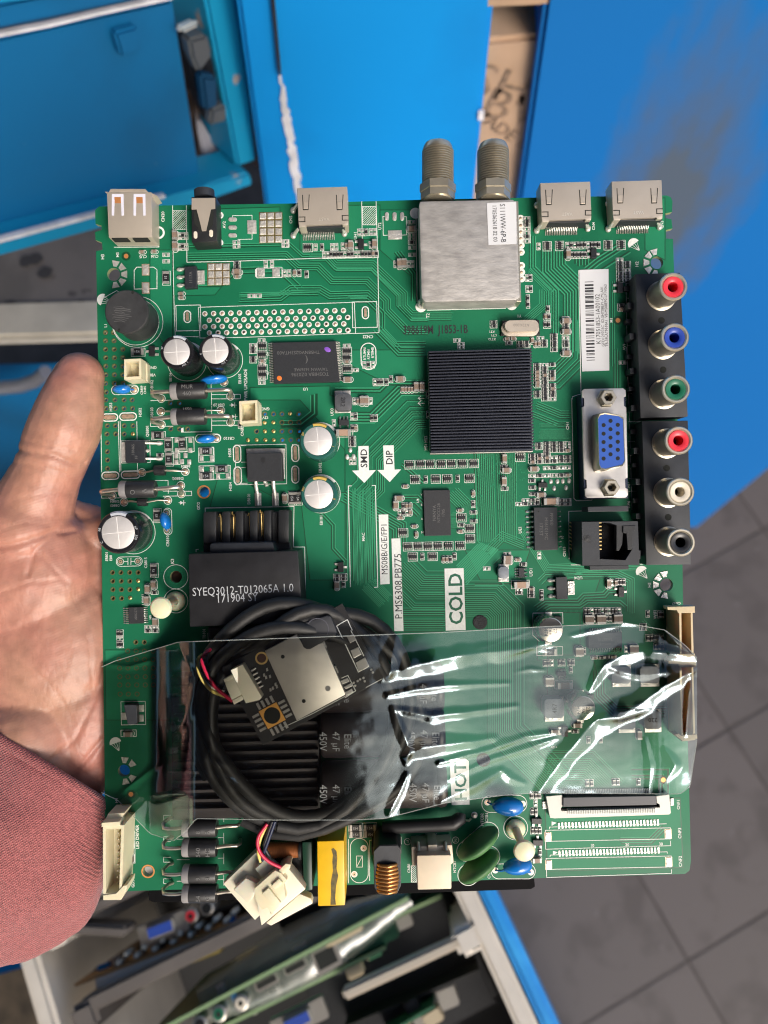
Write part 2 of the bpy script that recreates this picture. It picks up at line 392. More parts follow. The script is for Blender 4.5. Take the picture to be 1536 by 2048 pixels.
B_([(852, 830), (826, 830), (742, 914), (742, 972), (722, 992), (722, 1160)], 14, 4.2); B_([(852, 782), (800, 782), (745, 837), (700, 837)], 4, 6, 2.2)
B_([(668, 782), (760, 782), (775, 767), (850, 767)], 3, 6, 2.2); B_([(690, 990), (800, 1052), (800, 1100)], 6, 5)
B_([(728, 978), (734, 1168)], 22, 2.25, 1.1); B_([(734, 1168), (770, 1205)], 16, 2.6, 1.2)
B_([(796, 1005), (830, 1005), (845, 1020)], 7, 5); B_([(800, 930), (845, 968)], 6, 5); B_([(905, 985), (930, 1010), (930, 1060)], 8, 4); B_([(902, 1040), (925, 1040)], 8, 4)
B_([(808, 1128), (845, 1165), (890, 1165)], 12, 4.2, 1.5); B_([(800, 1170), (832, 1202), (890, 1202)], 9, 4.2, 1.5); B_([(806, 1238), (890, 1238)], 11, 4.4, 1.3)
B_([(978, 905), (984, 1085)], 15, 3.9, 1.4); B_([(958, 905), (962, 1082)], 4, 5, 2); B_([(1022, 905), (1022, 1080)], 6, 4.2, 1.5)
B_([(930, 1197), (986, 1197), (1013, 1224), (1013, 1462), (1120, 1569)], 19, 3.9, 1.5, gap=0.05)
for k in range(12):
    a = (960 + k * 3.3, 1084 + k * 1.3); TRC.line([a, (913 + k * 1.8, 1132 + k * 3.4)], 2.3, 0.3)
B_([(1094, 1530), (1176, 1530), (1226, 1580)], 16, 3.8, 1.3); B_([(1262, 1545), (1330, 1545), (1330, 1585)], 4, 6); B_([(1210, 1585), (1210, 1595)], 24, 4)
B_([(1046, 1060), (1094, 1137), (1290, 1131)], 6, 3.2, 1.6); B_([(1078, 1165), (1092, 1151), (1165, 1149)], 4, 4, 1.8); B_([(1150, 1147), (1235, 1147), (1262, 1160), (1262, 1225)], 4, 4.2, 1.8)
B_([(1072, 1216), (1090, 1203), (1156, 1203), (1168, 1191), (1208, 1189), (1216, 1180), (1240, 1180)], 3, 5.2, 2.2); B_([(1088, 1220), (1100, 1213), (1160, 1213), (1175, 1203), (1240, 1203), (1252, 1213)], 2, 5, 2.2)
B_([(1205, 1330), (1232, 1300), (1232, 1282)], 5, 4); B_([(1200, 1340), (1200, 1390), (1230, 1420), (1330, 1420)], 5, 5, 1.2); B_([(1285, 1245), (1320, 1280)], 4, 4)
B_([(990, 1130), (1000, 1120), (1010, 1120)], 3, 4); B_([(972, 1105), (1005, 1072), (1050, 1090)], 5, 4); B_([(1000, 1150), (1000, 1165), (985, 1165), (952, 1165)], 3, 6, 2)
B_([(1240, 1680), (1300, 1680), (1325, 1655)], 3, 5); B_([(1115, 1712), (1300, 1708), (1316, 1698)], 3, 4); B_([(640, 1020), (668, 1050), (668, 1096), (690, 1120)], 2, 5)
B_([(560, 845), (600, 845), (625, 825), (625, 790)], 2, 8, 2); B_([(1010, 1160), (1046, 1160)], 3, 5)
for x in range(0, 23):
    for y in range(6):
        if random.random() < 0.35: VIA.disc(962 + x * 3.9 + random.uniform(-1, 1), 905 + y * 30 + random.uniform(-12, 12), 1.8, 0.36, 8)
for gx, gy, nx, ny in [(1120, 1222, 7, 7), (1092, 1338, 4, 3), (1142, 1330, 4, 6), (1060, 1350, 2, 3), (1085, 1300, 1, 5)]:
    for i in range(nx):
        for j in range(ny): VIA.annulus(gx + i * 11, gy + j * 11, 1.2, 3.0, 0.36, 8)
# copper pours with their clearance grooves
for pts in [[(300, 500), (345, 500), (345, 690), (330, 690), (300, 650)], [(372, 420), (560, 414), (560, 492), (372, 498)], [(600, 500), (690, 500), (690, 480), (760, 478), (760, 410), (600, 412)],
            [(760, 420), (832, 420), (832, 560), (800, 535), (760, 500)], [(345, 540), (560, 536), (470, 540), (430, 590), (345, 592)], [(500, 775), (660, 772), (660, 790), (690, 800), (690, 1000), (690, 900), (600, 800), (500, 800)],
            [(600, 985), (690, 985), (690, 1160), (620, 1160)], [(440, 940), (560, 1000), (560, 1014), (420, 1014)], [(1110, 1160), (1200, 1158), (1186, 1200), (1110, 1202)], [(1075, 1225), (1160, 1225), (1160, 1320), (1075, 1320)],
            [(1090, 1600), (1360, 1596), (1366, 1735), (1095, 1742)], [(1270, 398), (1330, 396), (1330, 520), (1290, 500), (1290, 470)], [(700, 700), (850, 700), (850, 760), (760, 760), (700, 730)], [(930, 1100), (1060, 1100), (1040, 1160), (960, 1160)],
            [(1095, 1310), (1180, 1310), (1190, 1330), (1190, 1395), (1095, 1395)], [(210, 1300), (340, 1300), (340, 1440), (212, 1440)]]:
    POUR.flat(pts, 0.14); GRV.line(pts, 1.6, 0.22, closed=True)
# lines of the silkscreen -------------------------------------------
def sl(reg, pts, w=1.15, closed=False): SILK.line([P2(reg, *p) for p in pts], w, 0.5, closed)
def sbox(reg, x0, y0, x1, y1, w=1.15, dx=0):
    sl(reg, [(x0, y0), (x1, y0 - (x1 - x0) * 0.02), (x1 + (y1 - y0) * 0.02, y1 - (x1 - x0) * 0.02), (x0 + (y1 - y0) * 0.02, y1)], w, True)
def slab(reg, pts): SILK.flat([P2(reg, *p) for p in pts], 0.5)
def stadium(cx, cy, w, h, rot=0, n=8):
    r = min(w, h) / 2; o = []; c, q = math.cos(rot), math.sin(rot)
    L = (w - 2 * r) / 2; H = (h - 2 * r) / 2
    for k in range(4 * n):
        a = 2 * PI * (k + 0.5) / (4 * n); x = math.copysign(L, math.cos(a)) + r * math.cos(a); y = math.copysign(H, math.sin(a)) + r * math.sin(a)
        o.append((cx + x * c - y * q, cy + x * q + y * c))
    return o
def slot(reg, x, y, w, h, rot=ROT, fill=True):     # plated slot with a white ring
    cx, cy = P2(reg, x, y); SILK.line(stadium(cx, cy, w / ZS, h / ZS, rot), 2.2, 0.5, True)
    if fill: PADS.m = 2; PADS.prism(stadium(cx, cy, w / ZS - 7, h / ZS - 6, rot), 0, 1.6); PADS.m = 0
def sten(reg, x, y, w, h, rot=ROT, lw=1.1): cx, cy = P2(reg, x, y); SILK.line(stadium(cx, cy, w / ZS, h / ZS, rot), lw, 0.5, True)
def scirc(reg, x, y, r, w=1.1, a0=0.0, a1=2 * PI): cx, cy = P2(reg, x, y); SILK.annulus(cx, cy, r / ZS - w / 2, r / ZS + w / 2, 0.5, 40, a0, a1)
sl('A', [(635, 195), (640, 700), (646, 950), (655, 1200)]); sl('A', [(740, 195), (745, 632), (1100, 625), (1900, 596), (2170, 596)], 1.3); sl('B', [(935, 165), (940, 560)]); sl('B', [(1045, 163), (1058, 600), (1068, 1170)], 1.3)
def hatch(x0, y0, x1, y1, n=14):
    w, h = x1 - x0, y1 - y0; SILK.line([(x0, y0), (x1, y0), (x1, y1), (x0, y1)], 1.1, 0.5, True)
    for k in range(1, n):
        t = k / n * (w + h); a = (x0 + min(t, w), y0 + max(0, t - w)); b = (x0 + max(0, t - h), y0 + min(t, h)); SILK.line([a, b], 0.9, 0.5)
hatch(*P2('A', 637, 237), *P2('A', 740, 380)); hatch(*P2('B', 940, 205), *P2('B', 1045, 345)); hatch(*P2('R', 548, 965), *P2('R', 590, 1090), 11)
sbox('A', 660, 964, 848, 1160, 1.3); sl('A', [(832, 978), (1200, 966), (2030, 940), (2040, 1178), (1200, 1208), (845, 1214), (832, 978)], 1.2); sl('A', [(655, 1200), (835, 1205)]); sbox('B', 862, 938, 1050, 1135, 1.3); sl('B', [(870, 1180), (1068, 1172)])
slot('A', 748, 1050, 50, 90); slot('B', 963, 1020, 48, 92)
for (xa, ya), (xb, yb) in [((410, 627.7), (687, 621.2)), ((418.8, 640.7), (695.6, 635)), ((410, 653.8), (687.6, 647.8)), ((419, 666), (696, 660.8))]:
    for i in range(17):
        t = i / 16; x, y = xa + (xb - xa) * t, ya + (yb - ya) * t
        SILK.annulus(x, y, 3.6, 5.4, 0.5, 14); PADS.m = 2; PADS.ell((x, y, 0.2), 3.7, 3.7, 1.3, nu=10, nv=6); PADS.m = 0
        if random.random() < 0.14: PADS.m = 3; PADS.disc(x, y, 2.2, 1.7, 8); PADS.m = 0
sl('A', [(515, 690), (490, 670), (360, 670), (340, 695), (340, 838), (515, 835), (515, 690)], 1.3)
for y0, y1 in ((645, 735), (790, 870)): 
    PADS.m = 2; PADS.box(*P2('A', 428, (y0 + y1) / 2), 15, 23, 0, 0.8); PADS.m = 0; PADS.box(*P2('A', 428, (y0 + y1) / 2), 12, 20, 0, 1.6, 0.6)
def padgrid(reg, x0, y0, nx, ny, p=60, q=60, r=52):
    for i in range(nx):
        for j in range(ny):
            c = P2(reg, x0 + i * p, y0 + j * q - i * 1.2); PADS.m = 0; PADS.prism(PADS.rect(*c, 13.6, 13.6), 0, 2.6, top=PADS.rect(c[0] + random.uniform(-.8, .8), c[1] + random.uniform(-.8, .8), 9, 9))
            PADS.m = 1; PADS.flat(PADS.rect(*c, 15.4, 15.4), 0.3); PADS.m = 0
padgrid('A', 1328, 277, 3, 4); padgrid('A', 930, 668, 3, 3, 58, 57)
for y in (305, 367, 427): PADS.prism(stadium(*P2('A', 1097, y), 17, 8), 0, 2.2, 0.7)
PADS.box(*P2('A', 1244, 363), 18, 27, 0, 1.8, 0.6); sl('A', [(1095, 288), (1095, 275), (1245, 272), (1245, 310)]); sl('A', [(1135, 457), (1245, 455), (1245, 415)])
for x in (1128, 1187, 1245): PADS.prism(stadium(*P2('B', x, 282), 8, 17), 0, 2.2, 0.7)
PADS.box(*P2('B', 1190, 423), 28, 18, 0, 1.8, 0.6); sl('B', [(1115, 280), (1098, 280), (1100, 425), (1140, 425)]); sl('B', [(1262, 280), (1277, 282), (1280, 422), (1245, 424)])
sl('A', [(1270, 690), (1285, 678), (1475, 675), (1475, 748), (1285, 752), (1272, 740), (1270, 690)], 1.3); slab('A', [(1268, 690), (1282, 680), (1284, 752), (1272, 742)])
for x in (1314, 1430): PADS.box(*P2('A', x, 712), 15, 16, 0, 1.8, 0.6)
for y0, y1 in ((190, 515),): sl('A', [(525, 195), (530, 515), (185, 517)], 1.4)
scirc('A', 525, 405, 42, 4.0)
for x, y in ((1000, 272), (998, 482), (910, 505)): scirc('A', x, y, 20, 3.2); PADS.disc(*P2('A', x, y), 3.4, 0.9, 12)
scirc('A', 365, 1090, 196, 1.1); scirc('A', 352, 1090, 178, 1.0); sl('A', [(108, 905), (205, 850), (240, 870)])
def logo(reg, x, y, s, rot):
    cx, cy = P2(reg, x, y); f = lambda px, py: (cx + s * (px * math.cos(rot) - py * math.sin(rot)), cy + s * (px * math.sin(rot) + py * math.cos(rot)))
    arc = [f(math.cos(a), -math.sin(a)) for a in [PI * k / 14 for k in range(15)]]; SILK.flat(arc, 0.5)
    for px in (-0.72, -0.28, 0.18, 0.62): SILK.line([f(px, 0), f(0.1 + px * 0.08, 1.35)], 0.9, 0.5)
    SILK.line([f(-0.72, 0.05), f(0.1, 1.35), f(0.62, 0.05)], 0.9, 0.5)
logo('D', 912, 570, 12, -0.65); logo('L', 1050, 398, 12, -0.62); logo('N', 197, 408, 12, -0.35); logo('A', 100, 920, 12, -1.2)
RIM.m = 1
for reg, x, y in (('A', 278, 585), ('D', 790, 1155), ('N', 315, 800), ('Q', 1215, 613)):
    q = P2(reg, x, y); GRV.disc(*q, 9, 0.4, 20); RIM.disc(*q, 4.8, 0.6, 14)
RIM.m = 0
# silk around the power parts
for p in [((465, 402), (640, 402)), ((465, 466), (640, 462)), ((930, 330), (935, 500)), ((935, 420), (1155, 418)), ((935, 452), (1155, 452)), ((1155, 418), (1157, 452)), ((465, 620), (465, 665)), ((465, 664), (640, 662)), ((700, 708), (935, 704)), ((935, 705), (935, 505)), ((935, 622), (1155, 620)), ((935, 655), (1155, 655)), ((90, 600), (215, 600))]: sl('E', p)
slab('E', [(700, 680), (718, 672), (720, 706), (700, 706)])
slot('E', 155, 595, 118, 56); slot('E', 293, 588, 128, 56); slot('E', 157, 1042, 130, 56); slot('E', 312, 1035, 142, 56); slot('E', 1130, 875, 56, 132); slot('E', 1135, 1042, 56, 134); slot('F', 425, 945, 54, 130); slot('F', 425, 1110, 54, 130)
for p in [((85, 625), (90, 1015)), ((218, 625), (228, 1015)), ((232, 620), (238, 1010)), ((360, 625), (366, 1005)), ((1160, 812), (1200, 810)), ((1160, 938), (1200, 938)), ((1160, 980), (1200, 978)), ((1160, 1102), (1210, 1100))]: sl('E', p)
sbox('E', 240, 775, 460, 945); sbox('E', 1115, 808, 1505, 1112); sl('F', [(455, 885), (400, 880)]); sten('E', 270, 383, 208, 72); sten('E', 908, 756, 195, 66); sten('I', 598, 165, 62, 205); sten('I', 302, 472, 200, 72)
for x, y in ((235, 473), (368, 470), (590, 97), (592, 235)): PADS.m = 2; PADS.annulus(*P2('I', x, y), 1.2, 4.2, 0.8, 12); PADS.m = 0; scirc('I', x, y, 24, 1.0)
sl('I', [(262, 473), (292, 473)]); sl('I', [(292, 445), (292, 500)]); sl('I', [(315, 445), (315, 500)]); sl('I', [(315, 472), (342, 472)])
for x, y in ((548, 450), (1080, 432), (548, 650), (1080, 632), (545, 550), (1005, 540), (398, 1018), (732, 1010), (698, 1118), (702, 1182), (172, 1196), (262, 1245), (598, 1232), (340, 383), (1030, 325), (972, 756)): PADS.m = 2; PADS.ell((*P2('E', x, y), 0.5), 6, 6, 2.0, nu=14, nv=6); PADS.m = 0; scirc('E', x, y, 30, 1.3)
sl('E', [(90, 1175), (90, 1215), (240, 1212)]); sl('E', [(500, 1078), (600, 1080), (602, 1180)]); sl('E', [(560, 1160), (780, 1162), (782, 1195), (560, 1200)]); 
for x, y in ((1100, 500), (1105, 588), (708, 1250)):
    sl('E', [(x - 28, y), (x + 28, y)], 1.0); sl('E', [(x + 12, y - 20), (x + 12, y + 20)], 1.2); SILK.flat([P2('E', x - 14, y - 14), P2('E', x + 10, y), P2('E', x - 14, y + 14)], 0.5)
for c in [('E', 745, 165, 150), ('E', 1035, 155, 138), ('F', 618, 858, 148), ('F', 622, 1258, 148), ('I', 335, 248, 166)]:
    scirc(*c); SILK.annulus(*P2(c[0], c[1], c[2]), c[3] / ZS - 5, c[3] / ZS, 0.52, 18, -1.9, -0.7)
scirc('I', 660, 590, 93); scirc('I', 660, 775, 92); scirc('P', 1272, 1212, 92)
sl('I', [(885, 120), (885, 62), (1200, 56), (1567, 50), (1562, 361), (1649, 361), (1656, 726)], 1.3); sl('I', [(815, 400), (815, 380), (835, 378)]); sl('I', [(905, 1020), (908, 1075), (1000, 1072)])
sl('J', [(858, 45), (832, 46), (848, 822)], 1.5); sl('J', [(1012, 42), (1040, 42), (1058, 822), (1030, 825)], 1.5)
slab('F', [(908, 892), (988, 890), (990, 1078), (1045, 1075), (955, 1175), (860, 1080), (912, 1078)]); slab('F', [(1100, 887), (1180, 885), (1187, 1072), (1238, 1070), (1150, 1168), (1055, 1076), (1105, 1074)])
slab('J', [(1065, 266), (1138, 264), (1150, 798), (1078, 802)]); slab('J', [(1163, 450), (1232, 447), (1256, 1160), (1185, 1160)]); slab('K', [(495, 680), (642, 676), (658, 1152), (505, 1156)]); slab('P', [(765, 686), (885, 679), (912, 700), (918, 1033), (782, 1037)])
SILK.line(stadium(*P2('B', 987, 1355), 30, 53, ROT, 6), 1.8, 0.5, True)
for x in (1395,):
    for y in (525, 563): sl('F', [(x + 25, y), (x - 25, y)], 1.2); sl('F', [(x - 5, y - 18), (x - 27, y), (x - 5, y + 18)], 1.2)
sl('G', [(1400, 610), (1400, 590), (1450, 572), (1470, 572)], 1.2); sl('G', [(1395, 600), (1412, 1370), (1430, 1388), (1550, 1384), (1556, 1360)], 1.2)
sl('C', [(200, 680), (208, 1320)], 1.2); sl('C', [(285, 1384), (890, 1370)], 1.5)
for x, y, r in (('C', 238, 1355), ('C', 935, 1340), ('C', 192, 638)): pass
for x, y in ((238, 1358), (935, 1342), (195, 640)): SILK.disc(*P2('C', x, y), 11, 0.5, 20)
for y in (680, 733, 783, 834, 887, 938, 1042, 1093, 1143): SILK.annulus(*P2('C', 1002 + (y - 680) * 0.02, y), 3.2, 7.2, 0.5, 18); PADS.m = 2; PADS.ell((*P2('C', 1002 + (y - 680) * 0.02, y), 0.3), 3.3, 3.3, 1.6, nu=10, nv=6); PADS.m = 0
sl('D', [(925, 868), (852, 872), (862, 1450), (878, 1920)], 1.2)
for y in (985, 1090, 1170, 1272, 1350, 1455): sl('D', [(860, y), (905, y - 1)], 1.1)
for y in (75, 178, 258, 362, 475, 625, 727, 810, 910, 1008, 1090): sl('H', [(872, y), (960, y - 2)], 1.1)
sl('H', [(855, -100), (880, 475), (965, 474)], 1.1); sl('H', [(880, 490), (898, 1150)], 1.1)
for y, x in ((300, 938), (680, 955), (1045, 965)): SILK.annulus(*P2('H', x, y), 3, 6.5, 0.5, 16)
sl('H', [(415, 1530), (412, 1162), (560, 1158)], 1.2); sl('L', [(505, 345), (590, 345)], 1.2); slab('L', [(1040, 305), (1065, 305), (1065, 340), (1040, 342)])
sl('D', [(489, 770), (510, 1906)], 1.2); sl('M', [(280, 470), (280, 740), (360, 815)], 1.0); sl('M', [(280, 468), (645, 462), (650, 600)], 1.6); sbox('M', 328, 885, 645, 990)
sbox('Q', 310, 1000, 1270, 1085); sl('Q', [(310, 1085), (312, 1145), (1272, 1118), (1270, 1080)]); sl('Q', [(340, 992), (342, 975), (1240, 950)]); sbox('Q', 315, 1216, 1275, 1300); sl('Q', [(318, 1300), (320, 1362), (1278, 1330), (1278, 1300)]); sl('Q', [(345, 1205), (347, 1190), (1245, 1165), (1246, 1178)])
for x, y in ((358, 932), (368, 1158)): slab('Q', [(x, y), (x + 38, y + 10), (x, y + 34)])
for y0, x0 in ((963, 413), (1177, 418)):
    for k in range(30): PADS.prism([(p[0], p[1]) for p in PADS.rect(*P2('Q', x0 + k * 26.2, y0 - k * 0.85), 3.4, 11.5, -0.1)], 0, 1.5)
for x, y in ((330, 1050), (1252, 1028), (335, 1265), (1258, 1242)): PADS.box(*P2('Q', x, y), 11, 17, 0, 1.8, 0.6); PADS.m = 2; PADS.flat(PADS.rect(*P2('Q', x, y), 13, 19), 0.4); PADS.m = 0
SILK.line(stadium(*P2('R', 148, 925), 36, 89, 0), 1.2, 0.5, True); SILK.line(stadium(*P2('R', 1058, 782), 98, 42, -0.72), 1.2, 0.5, True); SILK.line(stadium(*P2('R', 1066, 965), 98, 42, -0.72), 1.2, 0.5, True); SILK.line(stadium(*P2('R', 1262, 490), 90, 34, 0), 1.2, 0.5, True); SILK.line(stadium(*P2('R', 1330, 1008), 88, 30, 0), 1.2, 0.5, True)
for x, y in ((182, 830), (110, 1030), (1132, 478), (1403, 490), (1192, 1000), (1466, 1015), (960, 795), (968, 980), (1032, 575)):
    SILK.annulus(*P2('R', x, y), 4.2, 6.4, 0.55, 16); PADS.m = 2; PADS.annulus(*P2('R', x, y), 1.5, 4.3, 0.9, 12); PADS.m = 0
for x, y in ((595, 775), (803, 772)): SILK.annulus(*P2('R', x, y), 8, 11, 0.5, 22)
sl('R', [(228, 1080), (228, 770), (448, 740), (470, 745), (472, 800)], 1.1); sl('R', [(66, 760), (66, 1100)], 1.1); sl('R', [(128, 970), (128, 890), (172, 890), (128, 975), (172, 975), (172, 890)], 1.0)
for x, y in ((518, 780), (888, 768)): SILK.annulus(*P2('R', x, y), 5.8, 6.9, 0.5, 20)
for y in (360, 580, 790, 1010): sl('S', [(755, y), (755, y + 50), (830, y + 50)], 0.9); sl('S', [(755, y), (830, y)], 0.9); sl('S', [(1310, y + 10), (1370, y + 8)], 0.9); sl('S', [(1370, y - 40), (1370, y + 70)], 0.9); sl('S', [(890, y + 25), (1020, y + 25)], 0.9)
sl('S', [(350, 320), (380, 322), (390, 980), (365, 980)], 1.0); sl('S', [(460, 520), (462, 850), (395, 850)], 1.0)
# writing printed on the board --------------------------------------
def lt(reg, s, x, y, h, rot=0.0, sx=1.0, al='CENTER', b=0.012): text(LET, s, *P2(reg, x, y), h, rot + ROT * 0.6, 0.55, al, sx, b)
for a in [('A', 'CN20', 560, 283, 8.5, UPR), ('A', 'AV2', 1030, 345, 8, UPR), ('A', 'H3', 97, 590, 9, UPR), ('A', 'M3', 212, 575, 8, UPR), ('A', 'CU5', 408, 590, 8, PI), ('A', 'CU6', 497, 588, 8, PI), ('A', 'L1', 120, 1120, 8, UPR),
          ('B', 'CN5', 390, 305, 8, UPR), ('B', 'UH1', 885, 430, 8, UPR), ('B', 'UT2', 1073, 355, 8, UPR), ('B', 'CN22', 983, 1205, 8.5, PI), ('C', 'T2', 290, 1427, 9, UPR), ('C', 'Y1', 995, 1430, 8, PI), ('C', 'T1', 710, 1338, 5, PI), ('C', 'T3', 645, 1338, 5, PI), ('C', 'T4', 575, 1338, 5, PI),
          ('D', 'CN4', 602, 432, 8, UPR), ('D', 'CN3', 1128, 420, 8, UPR), ('D', 'H2', 935, 723, 9, UPR), ('D', 'M1', 738, 1155, 8, UPR), ('D', 'AV1', 838, 1362, 8, UPR), ('B', 'RTUMN', 957, 1335, 7.2, UPR), ('B', 'RTMN', 987, 1340, 7.2, UPR), ('B', 'RTEMB', 1018, 1325, 7.2, UPR),
          ('E', 'GND', 478, 213, 8, PI), ('E', 'VBL', 480, 270, 8, PI), ('E', 'CB809', 397, 385, 6.6, UPR), ('E', 'CN85', 422, 385, 6.6, UPR), ('E', 'EB104', 618, 285, 7, UPR), ('E', 'EB105', 1150, 298, 8, UPR), ('E', 'DB102', 475, 350, 8, UPR), ('E', 'DB103', 475, 560, 8, UPR), ('E', 'HSB3', 160, 515, 8, UPR), ('E', 'HSB2', 385, 555, 8, UPR),
          ('E', 'PWR UPGRADE', 1195, 345, 9.2, UPR), ('E', 'DB120', 990, 500, 8, PI), ('E', 'GND', 1345, 530, 8, PI), ('E', '12V', 1345, 598, 8, PI), ('E', 'CNB2', 1168, 700, 8, UPR), ('E', 'QB801', 440, 702, 8, UPR), ('E', 'CB120', 1068, 756, 8, PI), ('E', 'HSB5', 1073, 865, 8, UPR), ('E', 'HSB4', 1078, 1125, 8, UPR), ('E', 'BB801', 735, 970, 7.5, PI), ('E', 'DB802', 675, 1065, 8, PI), ('E', 'GD2', 833, 1275, 8, UPR), ('E', 'DB101', 1220, 1222, 8, UPR), ('E', 'DB801', 190, 1240, 6.6, PI), ('E', 'DB803', 192, 1272, 6.6, PI),
          ('F', 'U3', 503, 455, 8, PI), ('F', 'UD3', 706, 630, 8, UPR), ('F', 'EB102', 615, 1058, 8, UPR), ('J', 'EB101', 623, 310, 8, UPR), ('F', '136', 210, 185, 6, UPR), ('F', '187', 213, 330, 6, UPR), ('F', '24', 788, 160, 6, UPR), ('F', '18', 788, 290, 6, UPR), ('J', 'MAC', 947, 437, 8, UPR),
          ('G', 'HS1 HS2', 275, 945, 8, UPR), ('G', 'RT1', 783, 90, 6.6, PI), ('G', 'CT1', 800, 118, 6.6, PI), ('G', 'RT12', 782, 148, 6.6, PI), ('G', 'CN1', 1362, 815, 8, UPR), ('G', 'U4', 213, 1388, 7, UPR), ('H', '15', 845, 305, 7, UPR), ('H', 'N13', 870, 960, 7, UPR), ('H', 'AV6', 872, 1110, 8, UPR),
          ('K', 'UE1', 1075, 385, 8.5, UPR), ('K', 'UD1', 1158, 710, 9, UPR), ('K', '10', 1402, 440, 7, UPR), ('K', 'CN15', 1415, 550, 8, UPR), ('L', 'UD4', 562, 445, 8.5, PI), ('L', 'H1', 1108, 500, 9, UPR), ('L', 'CN17', 1315, 640, 7, PI), ('L', 'WIFI', 1152, 728, 9, UPR), ('K', 'Y', 320, 113, 6, 0), ('K', 'B', 320, 190, 6, 0), ('K', 'X', 322, 298, 6, 0), ('K', 'N', 325, 402, 6, 0),
          ('I', 'CB810', 597, 315, 8, UPR), ('I', 'CB815', 428, 482, 8, UPR), ('I', 'EB801', 128, 435, 7.5, UPR), ('I', 'EB8', 160, 445, 7.5, UPR), ('I', 'K3', 633, 470, 9, UPR), ('I', 'UB801', 408, 765, 8, UPR), ('I', 'TB101', 876, 1030, 8, UPR), ('I', 'H9', 465, 900, 7, UPR), ('N', 'H4', 205, 848, 8, UPR),
          ('S', 'LED DRIVER', 485, 580, 9, UPR), ('S', 'CNB801', 425, 430, 7, UPR), ('S', 'GD3', 440, 1060, 8, UPR), ('Q', 'CNF3', 1340, 1022, 9, UPR), ('Q', 'CNF2', 1345, 1238, 9, UPR), ('Q', '10', 672, 1115, 8, 0), ('Q', '20', 938, 1110, 8, 0), ('Q', '30', 1197, 1104, 8, 0), ('Q', 'CNF1', 1330, 805, 8, UPR), ('Q', '+12V', 375, 362, 6, PI),
          ('R', 'NTCB2', 1090, 610, 8, UPR), ('R', 'CYB1', 1125, 595, 8, UPR), ('R', 'AC IN', 700, 727, 8.5, PI), ('R', 'MT2.45AL', 640, 695, 7, PI), ('R', 'MOV', 312, 700, 6.5, UPR), ('R', 'LC1', 340, 705, 6.5, UPR), ('R', 'L', 518, 780, 8, PI), ('R', 'N', 888, 768, 8, UPR), ('R', 'CNB1', 528, 985, 7.5, UPR), ('R', 'NTCB1', 880, 975, 7.5, UPR), ('R', 'CYB2', 1143, 1030, 7.5, UPR), ('O', 'RAPARIOS', 910, 650, 7, PI), ('O', 'CB1', 965, 685, 7, PI), ('O', 'CY1', 905, 140, 12, DNR)]:
    lt(*a)
text(LET, 'Y', *P2('O', 935, 490), 12, 0, 0.55)
LET.m = 1
lt('J', 'MS08B/G/E/FP1', 1107, 533, 17.5, UPR, 0.93, b=0); lt('J', 'P.MS6308.PB775', 1214, 815, 20.5, UPR, 0.95, b=0); lt('F', 'SMD', 950, 985, 19, UPR); lt('F', 'DIP', 1145, 978, 19, UPR)
LET.m = 2
text(LET, 'COLD', *P2('K', 578, 912), 38.5, UPR + ROT, 0.6, sx=0.97, bold=0.02); text(LET, 'HOT', *P2('P', 846, 852), 33, UPR + ROT, 0.6, sx=1.1, bold=0.02)
LET.m = 1
text(LET, '398619M  J1853-1B', *P2('G', 350, 72), 24, ROT * 0.8, 0.6, sx=0.68, bold=0.012)
def flush_board():
    for b, n, m in ((SILK, 'silkscreen_lines', M_SILK), (TRC, 'copper_traces', M_TRACE), (POUR, 'copper_pour', M_POUR), (GRV, 'clearance_grooves', M_GROOVE), (VIA, 'vias', M_POUR)):
        tag(b.done(n, m, BOARD), kind='stuff')
    tag(LET.done('board_lettering', [M_SILK, M_INK, M_INKG], BOARD), kind='stuff')
    tag(RIM.done('hole_rims', [mat('hole_rim', (0.16, 0.13, 0.05), 0.5, 0.3), M_COPPER], BOARD), kind='stuff')
    tag(PADS.done('solder_pads', [M_SOLDER, M_GOLD, M_SOLDERY, M_HOLE], BOARD, 40), kind='stuff')
# ------------------------------------------------------------------ large parts soldered to the board
SOLD = MB()     # small solder fillets under parts go with the pads
def quad(reg, pts, z): return [TP(reg, x, y, z) for x, y in pts]
def inset(pts, d):
    cx = sum(p[0] for p in pts) / len(pts); cy = sum(p[1] for p in pts) / len(pts)
    return [(cx + (x - cx) * (1 - d), cy + (y - cy) * (1 - d)) for x, y in pts]
def mix(a, b, t): return (a[0] + (b[0] - a[0]) * t, a[1] + (b[1] - a[1]) * t)
def bil(q, u, v): return mix(mix(q[0], q[1], u), mix(q[3], q[2], u), v)      # q = TL TR BR BL
